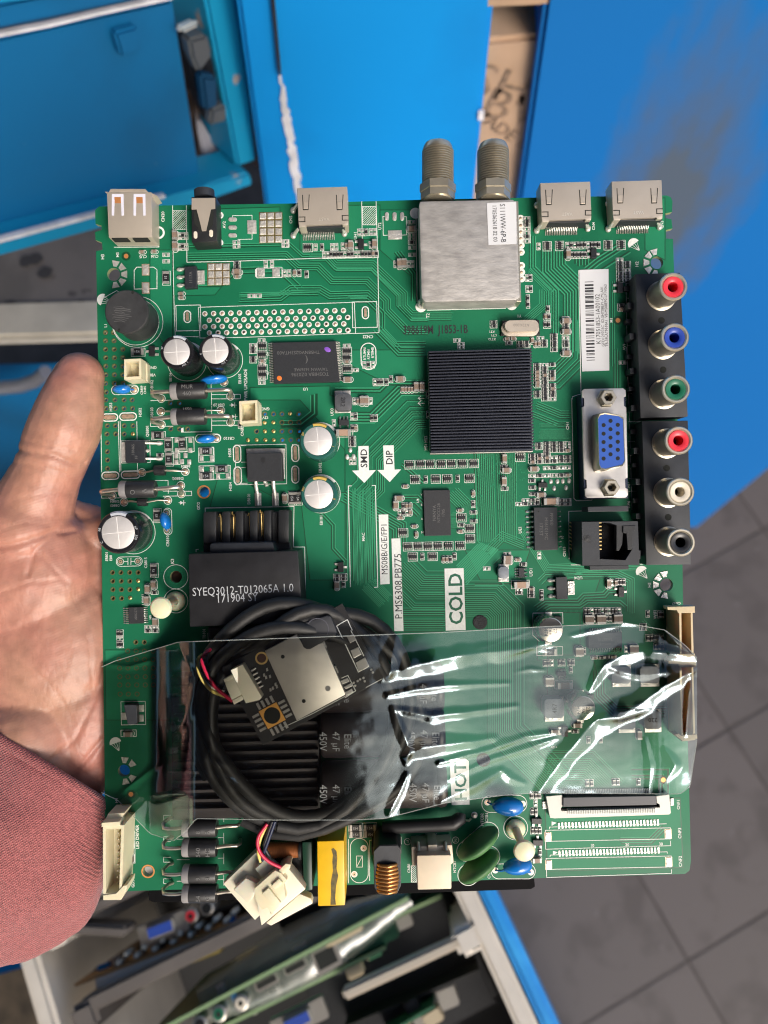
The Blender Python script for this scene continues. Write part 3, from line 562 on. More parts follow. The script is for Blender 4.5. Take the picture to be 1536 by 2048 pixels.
# electrolytic capacitors: seen top centre, radius seen, height
def ecap(reg, x, y, r, z, kind='b', band=-1.35, txt=None, name='electrolytic_capacitor', label=None):
    cx, cy = TP(reg, x, y, z); r = r / ZS * (1 - z / D); m = MB()
    m.lathe(cx, cy, [(r * 0.97, 1), (r, 3), (r, 8), (r * 0.985, 10), (r, 12), (r, z - 5), (r * 0.985, z - 2.2), (r * 0.93, z), (r * 0.80, z + 0.2), (r * 0.77, z - 1.2)], 40, cap1=True)
    o = m.done(name, M_SLEEVE if kind == 'b' else M_SLEEVEG, BOARD, 35)
    if label: o['label'] = label
    m = MB(); n = 20; rr = r * 0.775
    m.lathe(cx, cy, [(rr, z - 2), (rr, z - 1.0), (rr * 0.96, z - 0.5)], 36)
    m.done('vent_plate', M_ALU, o, 35)
    m = MB()
    for a in (0.2 + band * 0.2, 0.2 + band * 0.2 + PI / 2):
        c, s_ = math.cos(a), math.sin(a)
        m.prism([(cx + u * c - v_ * s_, cy + u * s_ + v_ * c) for u, v_ in ((-rr * .93, -.5), (rr * .93, -.5), (rr * .93, .5), (-rr * .93, .5))], z - .6, z - 0.25)
    m.done('vent_score', mat('vent_score_line', (0.9, 0.88, 0.86), 0.5), o)
    m = MB(); N = 8; w_ = 0.42
    def at(a, q): return (cx + q * math.cos(a), cy + q * math.sin(a))
    prof = [(r * 0.815, z + .5), (r * 0.935, z + .45), (r * 1.0, z - 2.2), (r * 1.012, z - 6), (r * 1.012, 8)]
    g = [[m.v(*at(band - w_ + 2 * w_ * k / N, q), h) for k in range(N + 1)] for q, h in prof]
    for i in range(len(prof) - 1):
        for k in range(N): m.f([g[i][k], g[i][k + 1], g[i + 1][k + 1], g[i + 1][k]])
    m.done('polarity_band', M_BAND if kind == 'b' else M_BANDY, o, 35)
    m = MB()      # print: letters round the shoulder and on the side
    for s_, a in (txt or [('105', 0.9), ('uF', 1.5), ('C', 2.4)]):
        text(m, s_, *at(a, r * 0.885), r * 0.17, a + PI / 2, z + 0.7)
    if len(m.bm.verts): m.done('sleeve_print', M_PRINT if kind == 'b' else M_BANDY, o)
    else: m.bm.free()
    return o
ecap('A', 665, 1320, 130, 88, txt=[('50V', 1.05), ('J', 0.75), ('47', 3.4)])
ecap('A', 962, 1310, 130, 88, txt=[('25V', 1.0), ('J', 0.7), ('6', 2.9)])
ecap('I', 215, 250, 164, 88, txt=[('350', 0.25), ('µF', -0.25), ('C', 2.6), ('68', 3.3)], band=-1.55)
ecap('F', 598, 852, 142, 80, 'g', txt=[('EP', -2.7), ('I', 0.35)], band=-1.45); ecap('F', 605, 1262, 142, 80, 'g', txt=[('10V', -2.8), ('II', 0.3)], band=-1.5)
# drum inductor in black sleeve
cx, cy = TP('A', 280, 1010, 76); r = 41
m = MB(); m.lathe(cx, cy, [(r * 0.96, 0), (r, 6), (r * 0.97, 20), (r * 0.96, 55), (r * 0.985, 64), (r * 1.02, 68), (r * 1.02, 73), (r * 0.97, 76)], 40)
ind = m.done('drum_inductor', M_FERR, BOARD, 35)
m = MB()
for a in (-1.25, 1.95): m.prism(m.ring(cx + 38.5 * math.cos(a), cy + 38.5 * math.sin(a), 3.6, 12, 2.6, a), 72, 76.4)
m.done('notch', M_HOLE, ind)
m = MB()
for k in range(9): yy = cy - 8 + k * 3.4; m.line([(cx - 25 + random.uniform(-4, 4), yy), (cx - 10, yy - 1.5), (cx + 2 + random.uniform(-6, 9), yy + 1)], random.uniform(.5, 1.3), 76.2)
m.done('scuff_marks', mat('scuff', (0.12, 0.12, 0.12), 0.4), ind)
# USB socket
z = 50; q = quad('A', [(128, 92), (472, 92), (477, 440), (143, 442)], z)
m = MB(); m.prism(q, 1, z, 1.6); usb = m.done('usb_port', M_NICKEL, BOARD, 30)
m = MB(); tl, tr = q[0], q[1]
m.prism([mix(tl, tr, .04), (tl[0] + 8, tl[1] - 6), (tr[0] - 12, tr[1] - 6), mix(tl, tr, .92)], z - 4, z, 0.6); m.prism([(tl[0] - 4, tl[1] - 1), (tl[0] + 1, tl[1] - 1), (tl[0] + 1, tl[1] + 3)], z - 30, z - 1); m.prism([(tr[0], tr[1]), (tr[0] + 9, tr[1] + 5), (tr[0], tr[1] + 9)], 8, z - 6)
m.done('flared_lip', M_NICKEL, usb)
for x in (213, 380):
    m = MB()
    m.prism(quad('A', [(x - 45, 108), (x + 45, 108), (x + 48, 272), (x + 30, 275), (x + 23, 130), (x - 23, 130), (x - 28, 275), (x - 46, 272)], z), z - 3, z + .25)
    o = m.done('spring_slot', mat('slot_light', (0.70, 0.70, 0.80), 0.5), usb)
    m = MB(); m.prism(quad('A', [(x - 26, 132), (x + 24, 132), (x + 26, 178), (x - 22, 178)], z), z - 2, z + .35); m.done('contact_window', M_COPPER, o)
m = MB()
for xa, xb in ((165, 285), (325, 440)): m.prism(quad('A', [(xa, 441), (xb, 440), (xb, 450), (xa, 451)], z), 30, z - 1.5)
m.done('rear_slot', M_HOLE, usb)
# headphone socket
z = 45; q = quad('A', [(778, 130), (968, 128), (975, 470), (782, 480)], z)
m = MB(); m.prism(q, 1, z, 1.5); aux = m.done('headphone_jack', M_BLK, BOARD, 30)
a, b = TP('A', 805, 66, 30), TP('A', 960, 66, 30); c_ = TP('A', 880, 140, 25)
m = MB(); yy0 = a[1]; L = 24; rr = (b[0] - a[0]) / 2
m.tube([(c_[0] - 1, yy0 + 1, 24), (c_[0] - 1, yy0 + 2, 24), (c_[0], c_[1], 24)], [rr - 2, rr, rr], 24); m.done('barrel', M_BLKG, aux, 35)
m = MB(); m.prism(quad('A', [(782, 142), (962, 140), (963, 222), (930, 226), (893, 393), (862, 395), (822, 226), (782, 228)], z), z - 2, z + 1.8, .5); m.done('spring_clip', M_NICKEL, aux)
m = MB(); m.prism(quad('A', [(822, 226), (862, 395), (845, 398), (800, 330), (795, 250)], z), z - 6, z + .6); m.prism(quad('A', [(930, 226), (950, 250), (945, 345), (905, 395), (893, 393)], z), z - 6, z + .6); m.done('clip_recess', M_HOLE, aux)
for x, y in ((811, 423), (931, 411)):
    m = MB(); m.prism(stadium(*TP('A', x, y, z), 7, 14), z - 2, z + 1.6, .6); m.done('contact_pad', M_WHT, aux)
m = MB(); m.ell((*P2('A', 908, 500), 6), 5, 5, 6); m.done('solder_leg', M_SOLDER, aux, 40)
# HDMI sockets
def hdmi(reg, dx, dy, txt='VAST'):
    z = 42; f = lambda pts, zz=z: [TP(reg, x + dx, y + dy, zz) for x, y in pts]
    q = f([(192, 100), (578, 88), (586, 345), (585, 384), (543, 388), (540, 372), (262, 382), (262, 396), (208, 400), (205, 360)])
    m = MB(); m.prism(q, 2, z, 1.2); o = m.done('hdmi_port', M_NICKEL, BOARD, 30)
    m = MB(); p = f([(205, 360), (560, 355), (562, 420), (205, 425)], 20); m.prism(p, 1, 33, 1); m.done('rear_insulator', M_BLKG, o)
    m = MB(); n = 19
    for k in range(n):
        x0 = 238 + k * 13.2; a_ = f([(x0, 436 - k * .3), (x0 + 2, 490 - k * .3)], 5); m.tube([(a_[0][0], a_[0][1] - 4, 16), (a_[0][0], a_[0][1] + 3, 8), (a_[0][0] + .3, a_[1][1] - 6, 1.4), (a_[1][0], a_[1][1] + 2, 1.2)], .95, 4)
    m.done('contact_pins', M_PIN, o)
    for x in (262, 522):
        s_ = 1 if x < 400 else -1
        mm = MB(); mm.prism(f([(x - 30, 152), (x - 24, 152), (x - 20, 262), (x + 16, 262), (x + 22, 150), (x + 28, 150), (x + 20, 268), (x - 24, 270)]), z - 4, z + .3); so = mm.done('spring_slot', M_HOLE, o)
        mm = MB(); mm.prism(f([(x - 20, 205), (x + 17, 204), (x + 15, 258), (x - 18, 259)]), z - 3, z + .8, .5); mm.done('spring_tongue', M_NICKEL, so)
    for x, y in ((232, 340), (562, 328)):
        mm = MB(); s_ = 1 if x < 400 else -1
        for d in (-20, 16): mm.prism(f([(x - 26, y + d), (x + 26, y + d - 1), (x + 26, y + d + 5), (x - 26, y + d + 6)]), z - 3, z + .3)
        mm.prism(f([(x + s_ * 18, y - 18), (x + s_ * 25, y - 18), (x + s_ * 25, y + 18), (x + s_ * 18, y + 18)]), z - 3, z + .3); mm.done('latch_slot', M_HOLE, o)
    mm = MB(); text(mm, txt, *f([(400, 340)])[0], 9, PI, z + .35); mm.done('stamped_mark', mat('stamp_light', (0.85, 0.80, 0.70), 0.4, .6), o)
    for x, y in ((165, 468), (558, 452), (165, 275)):
        mm = MB(); a_ = P2(reg, x + dx, y + dy); b_ = TP(reg, x + dx + (38 if x < 400 else -14), y + dy - 55, 26)
        mm.ell((a_[0], a_[1], 2), 6, 7, 5, nu=12, nv=8); mm.tube([(a_[0], a_[1], 3), (*mix(a_, b_, .5), 14), (*b_, 26)], [4.2, 3.6, 3], 8); mm.done('mounting_leg', M_SOLDER, o, 40)
hdmi('D', 0, 0); hdmi('D', 548, -12); hdmi('B', 245, -38, 'VAST')
# tuner module with two threaded aerial sockets
z = 58; q = quad('C', [(228, 545), (945, 530), (975, 560), (1000, 1290), (965, 1308), (270, 1322), (240, 1290), (222, 580)], z)
m = MB(); m.prism(q, 4, z, 4.5); tun = m.done('tuner_module', M_TUNER, BOARD, 40)
m = MB(); m.prism([(x, y) for x, y in quad('C', [(228, 560), (985, 545), (1008, 1318), (248, 1334)], 40)], 2, 40, 1); m.done('tuner_frame', M_NICKELD, tun)
m = MB(); m.prism(quad('C', [(743, 562), (968, 552), (972, 876), (756, 884)], z), z + .2, z + .9); lab = m.done('white_sticker', M_LABEL, tun)
m = MB(); text(m, 'S111WW-6P-B', *TP('C', 868, 717, z), 14.5, DNR - .03, z + 1.2, sx=.82); text(m, '1705062618 02 00', *TP('C', 806, 722, z), 11.5, DNR - .03, z + 1.2, sx=.82); m.done('sticker_print', M_INK, lab)
for x in (367, 792):
    ax = lambda px, py, zz: (*TP('C', px, py, zz), zz)
    zc = 34; X = lambda px: TP('C', px, 400, zc)[0]; Y = lambda py: TP('C', x, py, zc)[1]
    x0 = X(x); rr = (X(x + 122) - X(x - 122)) / 2; skew = lambda py: (py - 300) * 0.012 / ZS * 1.0
    m = MB(); pts = []; rad = []
    pts += [(x0, Y(545), zc), (x0, Y(470), zc)]; rad += [rr * .88, rr * .88]
    m.tube(pts, rad, 28); bod = m.done('aerial_socket', M_NICKELD, tun, 35)
    m = MB(); m.tube([(x0, Y(535), zc), (x0, Y(478), zc)], rr * 1.08, 6); m.tube([(x0, Y(478), zc), (x0, Y(420), zc)], [rr * 1.14, rr * 1.14], 6); m.done('hex_nut', M_NICKELD, bod, 20)
    m = MB(); pts = []; rad = []; ys = 425; n = 15
    for k in range(n):
        t = k * 17.8; pts += [(x0, Y(ys - t), zc), (x0, Y(ys - t - 5), zc), (x0, Y(ys - t - 9), zc), (x0, Y(ys - t - 14), zc)]; rad += [rr * .80, rr * 1.0, rr * 1.0, rr * .80]
    yt = ys - n * 17.8; pts += [(x0, Y(yt), zc), (x0, Y(yt - 20), zc), (x0, Y(yt - 45), zc), (x0, Y(yt - 58), zc)]; rad += [rr * .93, rr * .92, rr * .82, rr * .62]
    m.tube(pts, rad, 32); m.done('threaded_barrel', M_NICKELD, bod, 25)
for x, y in ((240, 1350), (935, 1335)):
    m = MB(); m.ell((*P2('C', x, y), 3), 9, 7, 8, nu=14, nv=8); m.ell((*P2('C', x - 10, y - 20), 8), 5, 5, 12, nu=10, nv=8); m.done('solder_lug', M_SOLDER, tun, 40)
# crystal
m = MB(); m.prism(quad('G', [(862, 5), (1145, 3), (1150, 118), (850, 122)], 4), 1, 6, .8); cry = m.done('quartz_crystal', M_BLK, BOARD)
m = MB(); c_ = TP('G', 1012, 45, 26); m.prism(stadium(c_[0] - .5, c_[1] + 2, 75, 29), 5, 12, 1); m.prism(stadium(c_[0], c_[1], 66, 22, ROT, 10), 10, 27, 2.5); m.done('can', M_NICKEL, cry, 40)
m = MB(); text(m, 'AT24.000', *TP('G', 1010, 40, 27), 8, PI, 27.4); m.done('stamp', mat('stamp_faint', (.42, .38, .33), .5, .6), cry)
# heat sink: base and fins
q = quad('G', [(297, 236), (1090, 213), (1108, 1004), (315, 1022)], 42); m = MB(); m.prism(inset(q, -.008), 8, 24, .8); hs = m.done('heatsink', M_HSB, BOARD)
m = MB(); m.prism(inset(q, .005), 24, 26); m.done('heatsink_floor', M_HS, hs)
m = MB(); m.prism(inset(q, .16), 0.5, 8); m.done('main_processor', M_IC, hs)
NF = 34
for k in range(NF):
    t0 = k / NF + .004; t1 = t0 + .46 / NF; e = random.uniform(-.004, .004)
    m = MB(); m.prism([bil(q, 0.0, t0), bil(q, 1.0, t0 + e * .5), bil(q, 1.0, t1 + e * .5), bil(q, 0.0, t1)], 26, 42 + random.uniform(-.4, .6), .35); m.done('fin', M_HS, hs)
# phono jack blocks
def jackblock(qpx, jacks, holes, z1=50):
    q = [T(*p, z1) for p in qpx]; m = MB(); m.prism(q, 6, z1, 1.5); o = m.done('phono_jack_block', M_BLKG, BOARD, 30)
    m = MB(); xl = lambda t: mix(q[0], q[3], t)
    for t, w_, zz in [(.06, 9, 14), (.2, 12, 30), (.3, 8, 20), (.42, 12, 36), (.55, 9, 18), (.66, 11, 32), (.78, 8, 22), (.92, 11, 30)]:
        a_ = xl(t); m.box(a_[0] - 5, a_[1], 12, w_, 1, zz, .6)
    m.done('base_lugs', M_BLKG, o)
    for (jx, jy, mt, lb) in jacks:
        zt = 114; cx, cy = T(jx, jy, zt); k = 1 - zt / D; ro = 27.5 * k; ri = 21.3 * k; rh = 10.2 * k; m = MB()
        m.lathe(cx, cy, [(ro * 1.13, z1 - 1), (ro * 1.13, z1 + 1.5), (ro, z1 + 2.5), (ro, zt - 8), (ro * 1.03, zt - 7), (ro * 1.03, zt - 2), (ro * .96, zt), (ro * .86, zt), (ri * .98, zt - 3), (ri * .98, zt - 5)], 40, cap1=False)
        j = m.done('phono_jack', M_NICKELD, o, 35); j['label'] = lb
        m = MB(); m.lathe(cx, cy, [(ri, zt - 6), (ri, zt - 3.5), (ri * .93, zt - 2.2), (rh * 1.35, zt - 2.2), (rh, zt - 4), (rh, zt - 40)], 36, cap0=False, cap1=True); m.done('insert', mt, j, 35)
        m = MB(); m.disc(cx, cy, rh * .98, zt - 38, 20); m.done('socket_hole', M_HOLE, j)
    for hx, hy in holes:
        c_ = T(hx, hy, z1); m = MB(); m.lathe(*c_, [(6.4, z1 + .2), (6.2, z1 + .5), (4.6, z1 + .3), (4.4, z1 - .5)], 20, cap1=False); m.disc(*c_, 4.6, z1 + .25); m.done('screw_hole', M_HOLE, o, 30)
PD = lambda x, y: P2('D', x, y); PH = lambda x, y: P2('H', x, y)
jackblock([(1271, 548), (1360, 545), (1376, 833), (1281, 836)], [(*PD(1218, 893), M_RED, 'phono jack with a red insert'), (*PD(1230, 1283), M_BLUE, 'phono jack with a blue insert'), (*PH(1238, 222), M_GRN, 'phono jack with a green insert')], [PD(1125, 1155), PH(1138, 75)])
jackblock([(1284, 842), (1376, 841), (1382.5, 1129), (1292.5, 1130)], [(*PH(1260, 617), M_RED, 'phono jack with a red insert'), (*PH(1272, 1012), M_WHT, 'phono jack with a white insert'), (*PH(1277, 1402), M_JBLK, 'phono jack with a black insert')], [PH(1165, 830), PH(1177, 1208)])
# VGA socket
zp = 42; m = MB(); m.prism(quad('H', [(505, 262), (845, 255), (868, 1062), (530, 1070)], zp - 6), 1, zp - 4, 1.2); vga = m.done('vga_port', mat('vga_body_navy', (0.012, 0.022, 0.055), 0.45), BOARD)
pl = quad('H', [(512, 240), (530, 222), (830, 216), (850, 232), (853, 280), (832, 285), (834, 355), (855, 362), (866, 905), (842, 912), (845, 985), (868, 990), (869, 1036), (850, 1054), (555, 1060), (538, 1044), (535, 990), (555, 985), (552, 920), (530, 915), (514, 362), (536, 355), (534, 292), (513, 288)], zp)
m = MB(); m.prism(pl, zp - 4, zp, .7); m.done('flange_plate', mat('zinc_plate', (0.60, 0.58, 0.55), 0.38, .75, noise=.12, nscale=250), vga, 30)
zs = 82; inner = [(640, 455), (655, 425), (690, 415), (800, 432), (830, 455), (842, 770), (825, 800), (700, 832), (662, 826), (650, 795)]
cxh, cyh = 742, 620
def sc(p, k): return (cxh + (p[0] - cxh) * k, cyh + (p[1] - cyh) * k)
m = MB(); A0 = [m.v(*TP('H', *sc(p, 1.085), zs), zp) for p in inner]; 
base = [TP('H', *sc(p, 1.12), zs) for p in inner]; topo = [TP('H', *sc(p, 1.07), zs) for p in inner]; topi = [TP('H', *sc(p, 1.0), zs) for p in inner]
for v_ in A0: m.bm.verts.remove(v_)
n = len(inner); L0 = [m.v(*p, zp) for p in base]; L1 = [m.v(*p, zs - 3) for p in topo]; L2 = [m.v(*p, zs) for p in [TP('H', *sc(p_, 1.04), zs) for p_ in inner]]; L3 = [m.v(*p, zs - 1.5) for p in topi]
for a_, b_ in ((L0, L1), (L1, L2), (L2, L3)):
    for i in range(n): m.f([a_[i], a_[(i + 1) % n], b_[(i + 1) % n], b_[i]])
sh = m.done('d_shell', M_NICKELD, vga, 50)
m = MB(); m.prism(topi, zp, zs - 1.2); m.done('socket_face', M_VBLUE, sh)
for x, ys in ((682, (500, 566, 630, 692, 757)), (735, (467, 531, 596, 660, 724)), (791, (498, 563, 628, 690, 755))):
    for y in ys:
        m = MB(); m.disc(*TP('H', x, y, zs), 3.9, zs - .9, 14); m.done('pin_hole', M_HOLE, sh)
for x, y in ((720, 285), (745, 978)):
    zt = 62; c_ = TP('H', x, y, zt); m = MB(); m.lathe(*c_, [(19, zp), (16.5, zp + 3)], 6); m.lathe(*c_, [(16, zp), (16, zt - 2), (14.5, zt), (9, zt), (8, zt - 2), (8, zt - 16)], 6, cap1=False); m.lathe(*c_, [(8.8, zt + .2), (8, zt - 3), (7.6, zt - 16)], 20, cap0=False); nt_ = m.done('hex_standoff', M_NICKELD, vga, 25)
    m = MB(); m.disc(*c_, 4.5, zt - 14, 14); m.done('thread_hole', M_HOLE, nt_)
# Ethernet socket
zr = 88; q = quad('L', [(590, 15), (1020, 10), (1032, 345), (595, 350)], zr); m = MB()
def wallbox(m, o, i, z0, z1):
    a_ = [m.v(*p, z0) for p in o]; b_ = [m.v(*p, z1) for p in o]; c_ = [m.v(*p, z1) for p in i]; d_ = [m.v(*p, z0 + 20) for p in i]; n = len(o)
    for k in range(n):
        j = (k + 1) % n; m.f([a_[k], a_[j], b_[j], b_[k]]); m.f([b_[k], b_[j], c_[j], c_[k]]); m.f([c_[k], c_[j], d_[j], d_[k]])
    m.f(d_)
o8 = [q[0], mix(q[0], q[1], .33), mix(q[0], q[1], .75), q[1], mix(q[1], q[2], .25), mix(q[1], q[2], .7), q[2], q[3]]
i8 = quad('L', [(722, 20), (800, 20), (858, 40), (905, 45), (975, 70), (978, 225), (925, 310), (728, 300)], zr)
wallbox(m, o8, i8, 1, zr); eth = m.done('ethernet_port', M_BLKG, BOARD)
m = MB(); m.prism(quad('L', [(858, 38), (935, 36), (935, 95), (905, 98), (902, 185), (878, 235), (858, 235)], zr), 70, zr - 1.5, .6); m.prism(quad('L', [(905, 45), (1000, 42), (1000, 78), (975, 80), (975, 225), (940, 228), (935, 100), (905, 100)], zr), 55, zr + 1.5, .6); m.done('latch_stop', M_BLK, eth)
m = MB(); m.prism(quad('L', [(645, 350), (945, 345), (945, 378), (648, 384)], zr - 20), 30, zr - 16, .8); m.prism(quad('H', [(550, 1128), (860, 1118), (862, 1162), (552, 1165)], zr - 20), 30, zr - 12, .8); m.prism(quad('L', [(1000, 235), (1038, 230), (1038, 300), (1000, 305)], zr - 10), 10, zr - 8, .8); m.done('side_rails', M_BLKG, eth)
m = MB()
for k in range(8): m.tube([(*P2('H', 415, 1245 + k * 28), 3), (*P2('H', 428, 1252 + k * 28), 6), (*P2('H', 432, 1262 + k * 28), 3)], 1.3, 6)
for k in range(8): m.box(*TP('H', 652, 1250 + k * 29, zr - 10), 6, 2.2, zr - 14, zr - 9)
m.done('gold_contacts', M_GOLD, eth)
m = MB(); text(m, '62', *TP('L', 632, 142, zr), 17, 0.3, zr + .4, bold=.02); m.ell((*TP('L', 632, 142, zr), zr - 1.6), 9, 10, 2.2); m.done('glue_blob', M_BLK, eth, 40)
# flat chips -------------------------------------------------------
def chip(name, reg, pts, z, lines=(), rot=0.0, mt=None, label=None, pins=None, size=9, dot=None):
    q = quad(reg, pts, z); m = MB(); m.prism(q, 1.0, z, .7); o = m.done(name, mt or M_IC, BOARD)
    if label: o['label'] = label
    if lines:
        m = MB()
        for s_, u, v_, sz in lines: text(m, s_, *bil(q, u, v_), sz, rot, z + .35)
        m.done('chip_marking', M_ICTXT, o)
    if pins:
        m = MB()
        for (xa, ya), (xb, yb), n, L, w_ in pins:       # feet along an edge from a to b, L = outward vector in zoomed px
            for k in range(n):
                p = mix((xa, ya), (xb, yb), k / max(1, n - 1)); a_ = P2(reg, *p); e_ = P2(reg, p[0] + L[0], p[1] + L[1])
                m.tube([(*mix(a_, e_, -.25), z * .55), (*mix(a_, e_, .3), z * .5), (*mix(a_, e_, .55), 1.2), (*e_, 1.0)], w_, 4)
        m.done('chip_pins', M_PIN, o)
    if dot: m = MB(); m.disc(*TP(reg, *dot, z), 1.6, z + .3, 12); m.done('pin_one_mark', M_HOLE, o)
    return o
u3 = chip('memory_chip', 'F', [(248, 97), (735, 86), (765, 398), (262, 412)], 9, [('TH58NVG2S3HTA00', .40, .26, 9.5), ('TAIWAN 16369AE', .58, .68, 8.5), ('TOSHIBA 0Z0396', .56, .80, 10), ('(', .52, .46, 18)], PI - .02, pins=[((246, 106), (258, 402), 24, (-28, 0), 1.0), ((738, 96), (768, 390), 24, (30, -1), 1.0)], label='long black memory chip with a purple and an orange dot')
m = MB(); c_ = TP('F', 672, 150, 9); m.ell((c_[0], c_[1], 9.1), 6.8, 4.6, .7, .5); m.done('purple_paint_dot', M_PURP, u3, 40)
m = MB(); c_ = TP('F', 302, 370, 9); m.ell((c_[0], c_[1], 9.1), 5.2, 4.6, .7, .7); m.done('orange_paint_dot', M_ORNG, u3, 40)
chip('memory_chip', 'K', [(333, 79), (537, 76), (546, 425), (344, 430)], 8, [('NANYA', .38, .5, 9), ('NT5CC128', .55, .5, 8), ('1705', .72, .5, 8)], UPR, label='plain square memory chip below the heatsink')
chip('network_transformer', 'G', [(1105, 1440), (1285, 1438), (1290, 1765), (1112, 1770)], 16, [('PPPE®', .75, .28, 9), ('H16101MC', .52, .5, 9.5), ('1713T', .30, .52, 10)], DNR, mt=M_BLKG, pins=[((1103, 1472), (1112, 1745), 8, (-62, 0), 2.0), ((1288, 1470), (1294, 1740), 8, (22, 0), 1.2)], dot=(1140, 1470))
chip('audio_chip', 'L', [(640, 867), (898, 862), (900, 982), (642, 988)], 10, [('TAS5719', .5, .45, 8), ('6AKG4', .5, .75, 7)], PI, pins=[((655, 865), (885, 858), 14, (0, -34), 1.1), ((655, 986), (890, 982), 14, (0, 30), 1.1)])
chip('regulator_chip', 'I', [(294, 825), (404, 822), (412, 948), (298, 952)], 9, [('OB2273', .5, .35, 6.5), ('AP', .5, .65, 6.5)], UPR, pins=[((292, 832), (297, 945), 8, (-36, 0), 1.1), ((406, 825), (412, 940), 8, (36, 0), 1.1)])
chip('regulator_chip', 'F', [(757, 688), (835, 686), (838, 730), (760, 732)], 7, pins=[((768, 686), (825, 684), 3, (0, -20), 1.6), ((770, 732), (828, 730), 2, (0, 18), 1.6)])
chip('regulator_chip', 'K', [(1065, 675), (1108, 673), (1110, 748), (1067, 750)], 8, pins=[((1063, 682), (1065, 742), 4, (-30, 0), 1.4), ((1110, 680), (1112, 740), 3, (18, 0), 1.4)])
chip('regulator_chip', 'M', [(580, 1192), (690, 1190), (692, 1240), (582, 1242)], 8, pins=[((598, 1192), (668, 1190), 4, (0, -40), 1.5), ((600, 1242), (670, 1240), 4, (0, 38), 1.5)])
def sot223(reg, pts, tab, pins, txt=None, name='regulator_transistor'):
    z = 12; q = quad(reg, pts, z); m = MB(); m.prism(q, 1.5, z, 1); o = m.done(name, M_BLKG, BOARD)
    m = MB(); m.prism(quad(reg, tab, 3), 0.5, 4, .6); m.prism(inset(quad(reg, tab, 3), .35), 4, 5.2, .4); m.done('tab', M_SOLDER, o)
    for x, y in pins:
        m = MB(); m.ell((*P2(reg, x, y), 1.5), 7, 4.2, 3.4, nu=12, nv=8); p_ = P2(reg, x, y); m.tube([(p_[0] - 1, p_[1], 3), (p_[0] + 5, p_[1], 5), (p_[0] + 11, p_[1], 6)], 2.4, 6); m.done('leg', M_SOLDER, o, 40)
    if txt: m = MB(); text(m, txt, *bil(q, .5, .5), 9, UPR, z + .3); m.done('chip_marking', M_ICTXT, o)
sot223('A', [(725, 665), (816, 660), (820, 828), (728, 832)], [(816, 697), (878, 695), (880, 798), (820, 802)], [(692, 690), (692, 750), (692, 812)], '1117A')
sot223('K', [(1350, 746), (1437, 742), (1443, 914), (1356, 917)], [(1440, 778), (1492, 776), (1496, 880), (1444, 884)], [(1308, 770), (1310, 832), (1312, 892)])
def sot23(reg, x, y, rot, k=1.0):
    cx, cy = P2(reg, x, y); c, s_ = math.cos(rot), math.sin(rot); m = MB(); m.box(cx, cy, 11 * k, 20 * k, 1.5, 8, .6, rot); o = m.done('small_transistor', M_BLK, BOARD); m = MB()
    for u, v_ in ((-9, -6), (-9, 6), (9, 0)):
        u *= k; v_ *= k; m.box(cx + u * c - v_ * s_, cy + u * s_ + v_ * c, 7 * k, 4.5 * k, .5, 3.5, .6, rot)
    m.done('legs', M_SOLDER, o)
for a in [('E', 482, 90, PI), ('D', 598, 648, 0), ('D', 800, 910, 0), ('K', 1245, 40, -PI / 2, .9), ('J', 775, 668, 0), ('L', 885, 550, 0), ('B', 930, 500, 0), ('Q', 238, 920, -PI / 2), ('Q', 248, 1085, -PI / 2), ('Q', 455, 235, 0)]: sot23(*a)
# power transistors on their tabs
m = MB(); q = quad('E', [(270, 776), (418, 772), (422, 940), (274, 944)], 16); m.prism(q, 1.5, 16, 1); dp = m.done('power_transistor', M_BLKG, BOARD)
m = MB(); m.prism(quad('E', [(244, 786), (270, 785), (274, 936), (247, 938)], 5), .6, 6, .5); m.done('tab', M_SOLDER, dp)
for y, L in ((793, 555), (851, 452), (912, 555)):
    m = MB(); a_ = P2('E', 420, y); b_ = P2('E', L, y); m.tube([(*a_, 9), (*mix(a_, b_, .25), 8), (*mix(a_, b_, .5), 3), (*b_, 2)], 2.6, 8); m.ell((b_[0] - 6, b_[1], 1), 8, 4.5, 3, nu=12, nv=6); m.done('leg', M_SOLDER, dp, 40)
m = MB(); text(m, '18N65', *TP('E', 330, 840, 16), 8, UPR, 16.3); text(m, 'FF', *TP('E', 355, 900, 16), 8, UPR, 16.3); m.done('chip_marking', M_ICTXT, dp)
m = MB(); q = quad('E', [(1200, 868), (1470, 862), (1480, 1080), (1210, 1088)], 30); m.prism(q, 2, 30, 1.6); dp = m.done('power_transistor', M_IC, BOARD)
m = MB(); m.prism(quad('E', [(1200, 835), (1495, 832), (1497, 1065), (1208, 1070)], 6), .6, 7, .6); m.done('tab', M_SOLDER, dp)
m = MB(); m.disc(*TP('E', 1330, 922, 30), 5, 30.3, 18); m.done('ejector_mark', M_BLK, dp)
for x, L in ((1282, 1270), (1350, 1125), (1415, 1270)):
    m = MB(); a_ = P2('E', x, 1085); b_ = P2('E', x + 10, L); m.tube([(a_[0], a_[1] - 8, 16), (*mix(a_, b_, .2), 15), (*mix(a_, b_, .5), 3), (*b_, 2.5)], 3.8, 8)
    if L > 1200: m.box(b_[0], b_[1] - 12, 13, 26, .5, 3, .8)
    m.done('leg', M_SOLDER, dp, 40)
